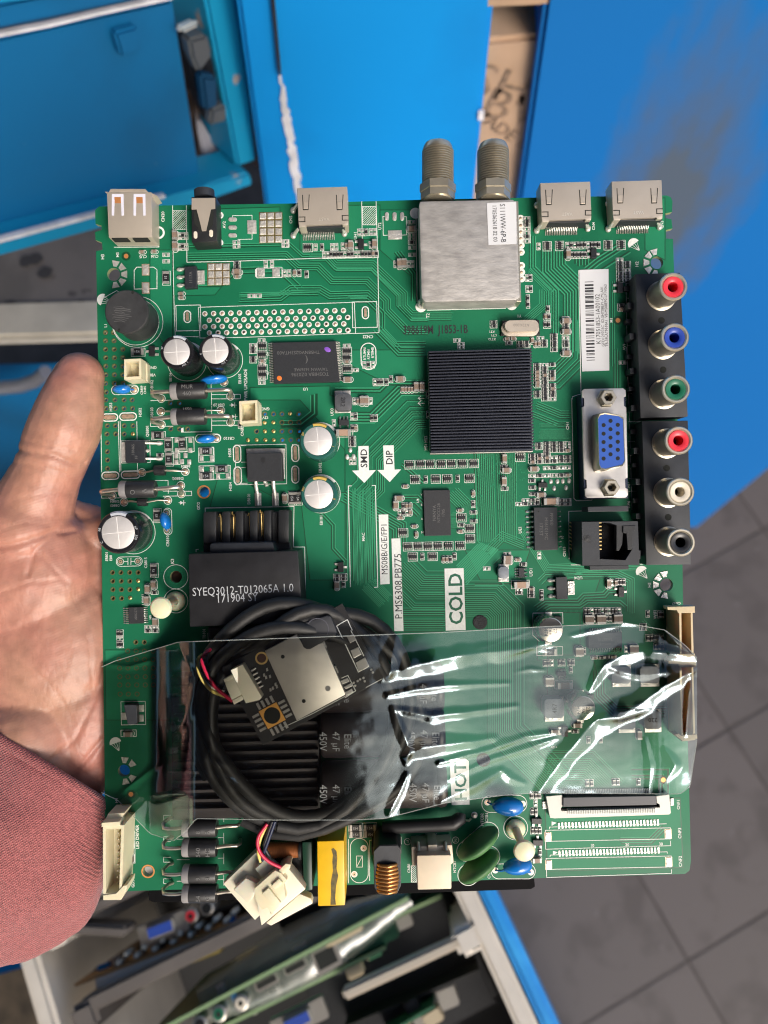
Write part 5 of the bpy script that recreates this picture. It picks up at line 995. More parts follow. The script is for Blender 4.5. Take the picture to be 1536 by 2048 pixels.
sm('c', 'K', 715, 105, 'v'); sm('r', 'K', 715, 185, 'v'); col('K', 'rr', 718, [248, 316]); sm('c', 'K', 615, 233); sm('n', 'K', 625, 290); sm('r', 'K', 625, 347); sm('c', 'K', 620, 395); col('K', 'nn', 690, [372, 450]); sm('c', 'G', 118, 1278); sm('C', 'G', 875, 1068, 'v'); sm('r', 'G', 875, 1128); sm('C', 'G', 890, 1155); sm('C', 'G', 872, 1240, 'v'); sm('r', 'G', 880, 1296); sm('n', 'G', 1000, 1055)
col('G', 'rrcccccrr', 1128, [347, 375, 402, 429, 455, 482, 507, 558, 586]); col('G', 'errcrrrrrrr', 1185, [347, 373, 400, 427, 454, 480, 506, 531, 557, 583, 608]); col('G', 'r', 1242, [345]); col('G', 'rrc', 1243, [400, 427, 453]); col('G', 'rcrre', 1246, [503, 529, 556, 583, 608])
for x, ys in [(1142, (957, 983)), (1203, (950, 976, 1002, 1028)), (1257, (950, 978, 1003)), (1312, (950, 978, 1003)), (1360, (948, 975, 1003)), (1090, (1042, 1067, 1092)), (1145, (1040, 1066, 1091)), (1203, (1060, 1088)), (1258, (1058, 1086)), (1315, (1055, 1083)), (1362, (1055, 1083))]: col('G', ''.join(random.choice('rrrrec') for _ in ys), x, list(ys))
sm('C', 'G', 1103, 1145); row('G', 'ereec', [1203, 1257, 1312, 1360, 1400][:4], 1137, 'h'); row('G', 'ereerc', [1090, 1147, 1203, 1260, 1315, 1362], 1197, 'h'); sm('r', 'G', 1090, 1236); sm('r', 'G', 1093, 1288); sm('r', 'G', 1095, 1336); sm('C', 'G', 1157, 1343); sm('b', 'G', 1230, 1396); row('G', 'ere', [990, 1040, 1095], 1414, 'h'); row('G', 'er', [1040, 1095], 1386, 'h'); sm('r', 'G', 1134, 1400, 'v'); col('G', 'rr', 1317, [1386, 1413]); col('G', 'rr', 1363, [1386, 1413])
for x, y in ((1235, 1240), (1285, 1240), (1260, 1293), (1327, 1237), (1375, 1235), (1352, 1288)): PADS.ell((*P2('G', x, y), .5), 4, 5.5, 2, nu=10, nv=6)
col('G', 'rr', 795, [20, 48]) ; row('G', 'cc', [897, 943], 148, 'h'); sm('r', 'G', 912, 178); sm('e', 'G', 1155, 140); sm('c', 'G', 1090, 160, 'v'); row('G', 'rr', [1002, 1048], 176, 'h'); row('G', 'rr', [1002, 1048], 201, 'h'); row('G', 'cc', [1116, 1143], 186); col('G', 'rr', 1182, [168, 195]); row('G', 'e', [515], 158, 'h'); col('G', 'ee', 545, [186, 210])
row('K', 'C', [978], 630, 'h'); sm('C', 'K', 978, 598); sm('e', 'K', 978, 568); sm('c', 'K', 1057, 612); sm('r', 'K', 1100, 648); sm('b', 'K', 1078, 802); col('K', 'er', 1068, [843, 867]); col('K', 'crr', 1160, [836, 862, 890]); col('K', 'rr', 1240, [868, 895], 'v'); sm('e', 'K', 820, 680); sm('e', 'K', 1222, 580, 'v')
sm('C', 'L', 792, 487, 'v'); row('L', 'ec', [820, 848], 482); row('L', 'rrr', [862, 886, 910], 478); row('L', 'rrerrererre', rng(617, 26, 11), 702); row('L', 'CCeCCrrCC', [625, 658, 688, 716, 750, 780, 806, 845, 878], 760); sm('r', 'L', 1095, 720, 'v'); row('L', 'rr', [1185, 1205], 725); row('L', 'rrrrr', rng(1095, 27, 5), 905); row('L', 'rrr', [1155, 1180, 1205], 970); row('L', 'CCr', [552, 580, 606], 1008); row('L', 'eCC', [930, 965, 998], 990); row('L', 'crrc', [685, 740, 780, 830], 1055, 'h')
row('L', 'rrerrrr', [305, 332, 360, 0, 420, 447, 505][:3] + [420, 447, 495, 520], 1098); sm('r', 'L', 505, 1148, 'v'); row('L', 'CC', [322, 352], 1238); sm('b', 'L', 450, 1265, 'h'); sm('S', 'L', 345, 1012, 'h'); col('L', 'rr', 1060, [810, 835]); 
row('Q', 'rrr', [205, 235, 262], 732); sm('e', 'Q', 235, 790, 'v'); row('Q', 'rr', [208, 236], 855); row('Q', 'rrr', [210, 238, 266], 1002); sm('r', 'Q', 268, 1165, 'v'); sm('C', 'Q', 240, 1220); row('Q', 'rr', [630, 665], 638); row('Q', 'rr', [835, 865], 630); sm('r', 'Q', 1025, 628, 'v'); sm('C', 'Q', 550, 190); sm('C', 'Q', 1025, 262, 'v'); row('Q', 'rr', [640, 735], 305); sm('C', 'Q', 380, 240); sm('r', 'Q', 540, 240)
sm('R', 'E', 370, 95); sm('S', 'E', 527, 735); sm('S', 'E', 605, 806, 'v'); sm('S', 'E', 713, 803, 'v'); sm('S', 'E', 610, 915, 'v'); sm('R', 'E', 895, 855); sm('R', 'E', 1014, 993); sm('R', 'E', 896, 1045); sm('r', 'E', 540, 885)
for x, y in ((665, 770), (772, 770), (668, 848), (772, 848), (858, 910), (936, 910), (860, 993), (936, 993), (984, 1046), (1058, 1044), (665, 890), (708, 935), (735, 887), (763, 937), (665, 938)): PADS.box(*P2('E', x, y), 7.5, 10, 0, 2.0, .6)
sbox('E', 582, 750, 798, 862); sbox('E', 585, 872, 690, 958); sbox('E', 834, 830, 952, 938); sbox('E', 838, 968, 1078, 1072)
col('I', 'S', 495, [540], 'v'); sm('C', 'I', 495, 650, 'v'); sm('C', 'I', 448, 680, 'v'); sm('r', 'I', 497, 712); sm('C', 'I', 440, 770, 'v'); sm('C', 'I', 505, 935, 'v'); col('I', 'er', 448, [975, 1005]); col('I', 'er', 502, [975, 1005]); row('I', 'rr', [218, 242], 1025); row('I', 'rr', [220, 244], 1108); row('I', 'ee', [220, 242], 1068); sm('S', 'I', 518, 120, 'v')
col('S', 'CCC', 422, [560, 660, 800], 'v')
row('O', 'RR', [1118, 1228], 745, 'h'); row('O', 'RR', [1122, 1232], 795, 'h')
m = MB(); q = [TP('N', x, y, 14) for x, y in ((258, 115), (362, 112), (366, 262), (290, 268))]; m.prism(q, 1.5, 14, 1.5); o = m.done('smoothing_diode', M_BLKG, BOARD); sbox('N', 238, 90, 425, 268); sbox('N', 238, 308, 355, 358); sm('C', 'N', 300, 335)
for x, y in ((395, 140), (392, 215), (265, 200)): PADS.box(*P2('N', x, y), 11, 14, 0, 2.2, .8)
flush_board()
# ------------------------------------------------------------------ the wireless module with its coiled cable
WIFI = thing('wireless_module', 'small black wireless module with a silver shield and coiled black cable under the clear tape', 'wireless module')
zm = 128
m = MB(); m.prism(quad('', [(443, 1336), (684, 1207), (766, 1358), (526, 1491)], zm), zm - 9, zm, .6); mod = m.done('module_board', M_WPCB, WIFI)
m = MB(); sh_ = quad('', [(529.5, 1302), (594, 1268), (606, 1293), (611, 1297), (617, 1297), (646, 1284), (691, 1389), (593.5, 1441)], zm + 12); m.prism(sh_, zm, zm + 13, 1.2); shd = m.done('shield_can', M_SHIELD, WIFI, 30)
m = MB()
for x, y, r in (((340 + 1155 / 5.12), (1180 + 682 / 5.12), 3.6), ((340 + 1370 / 5.12), (1180 + 1137 / 5.12), 3.6)): m.disc(*T(x, y, zm + 13), r, zm + 13.5, 16)
m.done('shield_hole', M_HOLE, shd); m = MB(); m.disc(*T(560 + 490 / 5.12, 1200 + 905 / 5.12, zm + 13), 5, zm + 13.4, 18); m.done('shield_dimple', mat('dimple_grey', (.22, .22, .22), .6), shd)
m = MB(); f = quad('X', [(160, 265), (480, 160), (520, 170), (585, 330), (570, 355), (310, 505), (270, 505), (240, 485), (175, 350)], zm + 15); m.prism(f, zm + 1, zm + 15, 2); fo = m.done('foam_pad', M_FOAM, WIFI, 40)
m = MB(); m.annulus(*TP('X', 385, 300, zm + 15), 19, 20.5, zm + 15.4, 30, -2.6, .5); m.done('pressed_ring', mat('foam_ring', (.07, .07, .09), .6), fo)
m = MB(); c_ = TP('W', 938, 698, zm); m.annulus(*c_, 8.5, 11.8, zm + .5, 24); m.done('hole_ring', M_GOLD, WIFI); m = MB(); m.disc(*c_, 8.6, zm + .4, 20); m.done('mounting_hole', mat('hole_brown', (.05, .02, .015), .8), WIFI)
m = MB(); m.prism(quad('W', [(620, 822), (742, 760), (942, 1100), (915, 1128), (776, 1162)], zm + 22), zm, zm + 22, 1.5); cn = m.done('socket', M_CREAMW, WIFI, 40)
m = MB(); m.prism(quad('W', [(545, 915), (640, 866), (655, 905), (560, 950)], zm + 18), zm + 2, zm + 18, 1); m.prism(quad('W', [(560, 952), (668, 898), (738, 1072), (632, 1130)], zm + 16), zm + 2, zm + 16, 1); m.prism(quad('W', [(636, 1132), (738, 1080), (752, 1122), (655, 1176)], zm + 18), zm + 2, zm + 18, 1); m.done('cable_plug', M_CREAMW, WIFI, 40)
m = MB(); c0 = (1047, 1285); an = -.49
def wrot(u, v_): return (c0[0] + u * math.cos(an) - v_ * math.sin(an), c0[1] + u * math.sin(an) + v_ * math.cos(an))
m.prism(quad('W', [wrot(-102, -102), wrot(102, -102), wrot(102, 102), wrot(-102, 102)], zm), zm, zm + 1.2); gp = m.done('gold_pad', mat('gold_flat', (.72, .36, .08), .4, .35), WIFI)
m = MB(); m.disc(*TP('W', 1047, 1283, zm), 15.2, zm + 1.5, 26); m.done('pad_hole', M_HOLE, gp)
m = MB()
for k in range(4):
    o_ = -78 + k * 52
    for u, v_, hw, hh in ((o_, -150, 13, 36), (o_, 150, 13, 36), (-150, o_, 36, 13), (150, o_, 36, 13)): m.prism(quad('W', [wrot(u - hw, v_ - hh), wrot(u + hw, v_ - hh), wrot(u + hw, v_ + hh), wrot(u - hw, v_ + hh)], zm), zm, zm + 1.6)
for k in range(5):
    x, y = 858 + k * 19, 812 + k * 44; m.prism(quad('W', [(x - 30, y + 4), (x + 18, y - 22), (x + 26, y - 8), (x - 22, y + 18)], zm), zm, zm + 4, .6)
for x, y in ((995, 815), (1025, 885), (965, 870), (985, 895), (1082, 965), (1095, 990), (1055, 1005), (1030, 1022)): m.prism(quad('W', [(x - 10, y - 14), (x + 6, y - 20), (x + 12, y + 10), (x - 6, y + 16)], zm), zm, zm + 3)
for p in ([(685, 378), (750, 345), (782, 408), (718, 438)], [(722, 515), (800, 480), (835, 555), (755, 595)], [(775, 640), (870, 585), (915, 680), (810, 735)], [(622, 825), (690, 795), (712, 830), (640, 862)], [(655, 885), (725, 850), (742, 880), (672, 910)], [(665, 940), (735, 905), (750, 940), (680, 980)]): m.prism(quad('X', p, zm), zm, zm + 2, .5)
for x, y in ((855, 797), (868, 830), (755, 845), (770, 875), (935, 712), (950, 740), (795, 828), (820, 810)): m.prism(m.ring(*TP('X', x, y, zm), 2.2, 8), zm, zm + 2)
for p in ([(440, 430), (452, 425), (480, 485), (470, 492)], [(558, 680), (570, 676), (600, 745), (590, 750)]): m.prism(quad('X', p, zm + 6), zm, zm + 7)
m.done('module_contacts', M_PIN, WIFI)
m = MB(); L_ = lambda pts, w_=1.2: m.line([TP('X', x, y, zm) for x, y in pts], w_, zm + .5)
L_([(580, 265), (690, 200), (740, 310)]); L_([(580, 265), (805, 740)], 1.6); L_([(725, 310), (860, 575)], 1.3); L_([(630, 800), (695, 772), (775, 930), (665, 1000)], 1.1); L_([(880, 895), (1040, 810)], .9); L_([(20, 1310), (340, 1160), (760, 935)], .9)
m.done('module_print', M_SILK, mod)
# black cable: loops in a coil
rnd = random.Random(3); pts = []
NL = 4; N = 44 * NL
for i in range(N + 1):
    t = i / 44; a = 2.55 + 2 * PI * t * .995
    lp = t
    rx = 224 + 12 * math.sin(lp * 2.1) - 10 * lp + 13 * math.sin(a + lp * 1.3); ry = 243 - 17 * lp + 14 * math.sin(a * 2 + lp * 1.7) + 9 * math.sin(a * 3 + lp * 2.6)
    dq = 20 * math.exp(-(((a % (2 * PI)) - 4.15) / .5) ** 2); rx -= dq; ry -= dq * 1.2
    x = 606 + rx * math.cos(a) + 14 * math.sin(lp * 2.2 + .5) * math.sin(a); y = 1432 + ry * math.sin(a) + 12 * math.cos(lp * 2.3) * math.cos(a)
    zz = 100 + 5 * lp + 5 * math.sin(a * 1.5 + lp * 2); up = max(0, min(1, (1310 - y) / 60)) * max(0, min(1, (690 - x) / 80)); zz = zz * (1 - up) + (124 + 6 * lp) * up - max(0, x - 765) * .32 * (1 - up) - max(0, y - 1560) * .1
    pts.append((x, y, zz))
pts = pts[:-12] + [(690, 1640, 104), (640, 1662, 104), (590, 1664, 108), (556, 1650, 110)]
def smooth(p, n=2):
    for _ in range(n): p = [p[0]] + [tuple((p[i - 1][k] + 2 * p[i][k] + p[i + 1][k]) / 4 for k in range(3)) for i in range(1, len(p) - 1)] + [p[-1]]
    return p
m = MB(); m.tube([(*T(x, y, z_), z_) for x, y, z_ in smooth(pts)], 12.6, 12); m.done('coiled_cable', M_CABLE, WIFI, 60)
m = MB(); pts = [(486, 1640, 92), (540, 1675, 96), (602, 1673, 104), (650, 1660, 110), (700, 1634, 112), (760, 1610, 112), (815, 1560, 112)]; m.tube([(*T(x, y, z_), z_) for x, y, z_ in smooth(pts, 1)], 11.5, 12); m.done('coiled_cable', M_CABLE, WIFI, 60)
def wire(nm, mt, p, r=3.1): mm = MB(); mm.tube([(*TP(q[0], q[1], q[2], q[3]), q[3]) for q in p], r, 8); mm.done(nm, mt, WIFI, 60)
def spl(p, n=6):
    o = []
    for i in range(len(p) - 1):
        p0, p1, p2, p3 = p[max(0, i - 1)], p[i], p[i + 1], p[min(len(p) - 1, i + 2)]
        for k in range(n):
            t = k / n; o.append((p1[0],) + tuple(.5 * (2 * p1[j] + (p2[j] - p0[j]) * t + (2 * p0[j] - 5 * p1[j] + 4 * p2[j] - p3[j]) * t * t + (3 * p1[j] - p0[j] - 3 * p2[j] + p3[j]) * t ** 3) for j in (1, 2, 3)))
    return o + [p[-1]]
wire('red_wire', M_WRED, spl([('W', 415, 605, 118), ('W', 350, 660, 130), ('W', 330, 725, 136), ('W', 380, 860, 140), ('W', 470, 1000, 140), ('W', 640, 1140, 140)]), 3.4)
wire('yellow_wire', M_WYEL, spl([('W', 335, 660, 122), ('W', 280, 720, 128), ('W', 300, 850, 134), ('W', 370, 975, 138), ('W', 460, 1050, 138), ('W', 600, 1100, 138)]), 3.0)
wire('white_wire', M_WWHT, spl([('W', 330, 670, 118), ('W', 290, 760, 126), ('W', 320, 870, 130), ('W', 410, 990, 134), ('W', 560, 1040, 136)]), 2.6)
wire('black_wire', M_WBLK, spl([('W', 400, 640, 116), ('W', 380, 780, 124), ('W', 430, 940, 130), ('W', 570, 1050, 136)]), 2.8)
wire('red_wire', M_WRED, spl([('O', 440, 720, 116), ('O', 372, 820, 118), ('O', 375, 920, 116), ('O', 440, 1000, 112), ('O', 545, 1055, 106)]), 3.4)
wire('yellow_wire', M_WYEL, spl([('O', 430, 740, 112), ('O', 385, 840, 110), ('O', 370, 930, 106), ('O', 388, 1010, 98)]), 3.0)
wire('black_wire', M_WBLK, spl([('O', 480, 700, 116), ('O', 430, 840, 112), ('O', 420, 900, 108), ('O', 460, 980, 100)]), 3.4)
wire('blue_black_wire', mat('wire_navy', (.01, .02, .06), .4), spl([('O', 500, 700, 118), ('O', 450, 840, 114), ('O', 415, 940, 108), ('O', 400, 1000, 98)]), 3.2)
# plug at the free end
m = MB(); m.prism(quad('O', [(100, 1183), (352, 940), (600, 1210), (345, 1462)], 62), 34, 62, 2); pg = m.done('end_plug', M_CREAMW, WIFI, 40)
m = MB(); m.prism(quad('O', [(345, 1065), (420, 990), (530, 1070), (440, 1180)], 82), 60, 84, 3); m.prism(quad('O', [(180, 1225), (275, 1135), (380, 1180), (330, 1290), (290, 1330)], 78), 60, 80, 3); m.done('plug_latch', mat('clear_nylon', (.66, .62, .50), .35, sss=.4), pg, 40)
m = MB(); m.prism(quad('O', [(360, 1330), (600, 1060), (735, 1222), (395, 1505)], 92), 62, 92, 2); m.done('plug_shell', M_CREAMW, pg, 40)
m = MB(); m.prism(quad('O', [(340, 1215), (500, 1075), (545, 1095), (595, 1150), (560, 1180), (590, 1280), (470, 1420), (445, 1345), (400, 1380), (350, 1300)], 104), 90, 106, 2)
m.prism(quad('O', [(520, 1082), (582, 1022), (622, 1030), (615, 1060), (560, 1110)], 100), 60, 102, 2)
m.done('plug_cover', M_CREAM, pg, 40)
m = MB(); m.prism(quad('O', [(400, 1255), (450, 1210), (545, 1325), (495, 1370)], 110), 104, 112, 1.5); m.prism(quad('O', [(470, 1195), (530, 1140), (560, 1170), (500, 1225)], 110), 104, 112, 1.5); m.done('plug_rib', M_CREAM, pg, 40)
m = MB(); m.prism(quad('O', [(430, 1480), (690, 1255), (775, 1290), (790, 1330), (470, 1500)], 40), 20, 42, 2); m.done('plug_base', M_CREAMW, pg, 40)
# ------------------------------------------------------------------ clear packing tape stretched over the module and the board
def interp(tab, x):
    if x <= tab[0][0]: return tab[0][1]
    for (a, b), (c, d) in zip(tab, tab[1:]):
        if x <= c: t = (x - a) / (c - a); return b + (d - b) * t
    return tab[-1][1]
TOPE = [(203, 1334), (230, 1322), (357, 1284), (580, 1276), (880, 1265), (1072, 1254), (1252, 1246), (1330, 1260), (1372, 1292), (1394, 1316)]
BOTE = [(203, 1585), (235, 1600), (300, 1667), (347, 1682), (372, 1662), (392, 1637), (550, 1640), (700, 1640), (770, 1637), (890, 1606), (1010, 1590), (1070, 1586), (1360, 1588), (1380, 1574), (1394, 1480)]
ZB = [(203, 8), (318, 18), (346, 62), (376, 128), (430, 148), (640, 158), (760, 148), (905, 132), (1080, 74), (1105, 73), (1200, 66), (1300, 66), (1340, 76), (1394, 72)]
RIDGES = [([(765, 1350), (812, 1335), (916, 1311), (1020, 1300), (1098, 1287)], 17, 5.6), ([(778, 1352), (784, 1310), (792, 1272)], 13, 6), ([(774, 1391), (830, 1379), (890, 1371), (1018, 1366)], 8, 2.6), ([(786, 1418), (861, 1432), (926, 1425), (1033, 1412)], 9.5, 3.2),
          ([(812, 1511), (846, 1494), (920, 1486), (989, 1476)], 14, 4.8), ([(787, 1418), (803, 1460), (818, 1496), (812, 1525)], 9, 3.6), ([(877, 1526), (986, 1498), (1050, 1473), (1110, 1466)], 8, 2.9), ([(900, 1558), (984, 1519), (1065, 1493), (1112, 1476)], 7, 2.6),
          ([(882, 1602), (950, 1571), (1003, 1540)], 13, 4.2), ([(1003, 1540), (1020, 1556), (1048, 1566)], 8, 2.4), ([(778, 1626), (796, 1590), (815, 1548)], 8, 3.2), ([(1078, 1584), (1105, 1545), (1135, 1504), (1192, 1439), (1265, 1416), (1322, 1379), (1385, 1344)], 20, 6.4),
          ([(1182, 1376), (1193, 1352), (1208, 1331), (1244, 1310), (1286, 1302), (1346, 1307), (1390, 1315)], 13, 4.4), ([(1244, 1247), (1315, 1247), (1349, 1280), (1390, 1313)], 7, 2.4), ([(1222, 1337), (1270, 1349), (1349, 1344), (1388, 1337)], 10, 3.2), ([(1317, 1374), (1346, 1362), (1388, 1343)], 6, 2.2),
          ([(1384, 1345), (1378, 1400), (1372, 1470)], 7, 2.5), ([(1192, 1439), (1240, 1436), (1300, 1420)], 9, 2.6), ([(952, 1297), (1000, 1284), (1060, 1262)], 4, 1.0), ([(1010, 1312), (1060, 1296), (1100, 1302)], 4, 1.1), ([(1330, 1500), (1350, 1530), (1332, 1560)], 9, 3), ([(1290, 1480), (1300, 1530), (1296, 1588)], 6, 1.6),
          ([(355, 1285), (378, 1330), (392, 1360)], 4, 2.4), ([(392, 1360), (384, 1400), (368, 1440), (345, 1470)], 9, 3.6), ([(210, 1335), (260, 1345), (330, 1330), (382, 1345)], 6, 1.2), ([(240, 1600), (300, 1560), (330, 1520)], 7, 1.6), ([(330, 1545), (420, 1540), (500, 1560), (620, 1600)], 9, 1.6), ([(420, 1500), (500, 1585), (560, 1635)], 8, 1.5), ([(1140, 1272), (1180, 1262), (1240, 1250)], 5, 1.3), ([(1030, 1345), (1060, 1338), (1090, 1340)], 4, 1.0)]
def segd(px, py, a, b):
    dx, dy = b[0] - a[0], b[1] - a[1]; L2 = dx * dx + dy * dy; t = max(0, min(1, ((px - a[0]) * dx + (py - a[1]) * dy) / L2))
    return math.hypot(px - a[0] - t * dx, py - a[1] - t * dy), t
from mathutils import noise as mnoise
RBOX = [(pl, hw * 1.45, h_ * 1.36, min(p[0] for p in pl) - hw * 2, max(p[0] for p in pl) + hw * 2, min(p[1] for p in pl) - hw * 2, max(p[1] for p in pl) + hw * 2) for pl, hw, h_ in RIDGES]
def tape_z(x, y):
    z_ = sum(interp(ZB, x + q) for q in ((-36, -24, -12, 0, 12, 24, 36) if x > 430 else (-18, -12, -6, 0, 6, 12, 18))) / 7 if x < 1370 else interp(ZB, x)
    if 360 < x < 880:      # it drops a little towards the lower edge over the lying capacitors
        k = min(1, (x - 360) / 80, (880 - x) / 80); z_ -= k * max(0, (y - 1470) / 160) * 7; z_ -= k * max(0, (1320 - y) / 60) * 5
    if x < 385: z_ -= max(0, (y - 1590) / 90) * interp(ZB, x) * .3
    for pl, hw, h_, x0, x1, y0, y1 in RBOX:
        if x < x0 or x > x1 or y < y0 or y > y1: continue
        best = 1e9; tt = 0; n = len(pl) - 1
        for i in range(n):
            d, t = segd(x, y, pl[i], pl[i + 1])
            if d < best: best = d; tt = (i + t) / n
        w_ = hw * (0.25 + .75 * math.sin(PI * min(1, max(0, .12 + tt * .8)))) ; w_ *= 1 + .35 * mnoise.noise(Vector((x * .03, y * .03, hw)))
        if best < w_: z_ += h_ * (w_ / hw) * (1 - best / w_) ** 1.06
    z_ += .7 * mnoise.noise(Vector((x * .010, y * .02, 3))) + .12 * mnoise.noise(Vector((x * .05, y * .07, 9)))
    return max(z_, 3)
m = MB(); NX, NY = 340, 104; g = []
for i in range(NX + 1):
    x = 203 + (1394 - 203) * i / NX; a, b = interp(TOPE, x), interp(BOTE, x); r_ = []
    for j in range(NY + 1):
        y = a + (b - a) * j / NY; jx = 1.2 * mnoise.noise(Vector((y * .05, 0, 0))) if i in (0, NX) else 0
        zz = tape_z(x, y); r_.append(m.v(*T(x + jx, y, zz), zz))
    g.append(r_)
for i in range(NX):
    for j in range(NY): m.f([g[i][j], g[i + 1][j], g[i + 1][j + 1], g[i][j + 1]])
mt = bpy.data.materials.new('clear_tape'); mt.use_nodes = True; n = mt.node_tree.nodes; l = mt.node_tree.links
for x_ in list(n):
    if x_.type == 'BSDF_PRINCIPLED': n.remove(x_)
tr_ = n.new('ShaderNodeBsdfTransparent'); tr_.inputs[0].default_value = (.935, .935, .885, 1); gl = n.new('ShaderNodeBsdfGlossy'); gl.inputs['Roughness'].default_value = .085; gl.inputs['Color'].default_value = (.72, .90, 1, 1)
fr = n.new('ShaderNodeFresnel'); fr.inputs[0].default_value = 1.5; ml = n.new('ShaderNodeMath'); ml.operation = 'MULTIPLY'; ml.inputs[1].default_value = 1.75; ms = n.new('ShaderNodeMixShader')
tcn = n.new('ShaderNodeTexCoord'); nz = n.new('ShaderNodeTexNoise'); nz.inputs['Scale'].default_value = 420; nz.inputs['Detail'].default_value = 3; bp = n.new('ShaderNodeBump'); bp.inputs['Strength'].default_value = .03; bp.inputs['Distance'].default_value = .0003
l.new(tcn.outputs['Object'], nz.inputs['Vector']); l.new(nz.outputs[0], bp.inputs['Height']); l.new(bp.outputs[0], gl.inputs['Normal'])
l.new(fr.outputs[0], ml.inputs[0]); l.new(ml.outputs[0], ms.inputs[0]); l.new(tr_.outputs[0], ms.inputs[1]); l.new(gl.outputs[0], ms.inputs[2]); l.new(ms.outputs[0], n['Material Output'].inputs[0])
tape = m.done('clear_tape', mt, None, 180)
me_ = bpy.data.materials.new('tape_cut_edge'); me_.use_nodes = True; n = me_.node_tree.nodes; l = me_.node_tree.links; q_ = n.new('ShaderNodeBsdfTransparent'); x_ = n.new('ShaderNodeMixShader'); x_.inputs[0].default_value = .42
n['Principled BSDF'].inputs['Base Color'].default_value = (.62, .66, .62, 1); n['Principled BSDF'].inputs['Roughness'].default_value = .25; l.new(q_.outputs[0], x_.inputs[1]); l.new(n['Principled BSDF'].outputs[0], x_.inputs[2]); l.new(x_.outputs[0], n['Material Output'].inputs[0])
for E_ in (TOPE, BOTE):
    m = MB(); pe_ = []
    for k in range(181):
        x = 203 + (1394 - 203) * k / 180; y = interp(E_, x); zz = tape_z(x, y); pe_.append((*T(x, y, zz), zz))
    m.tube(pe_, .75, 5); m.done('tape_edge', me_, tape, 60)
tag(tape, 'strip of wrinkled clear packing tape stretched across the lower half of the green circuit board', 'tape')
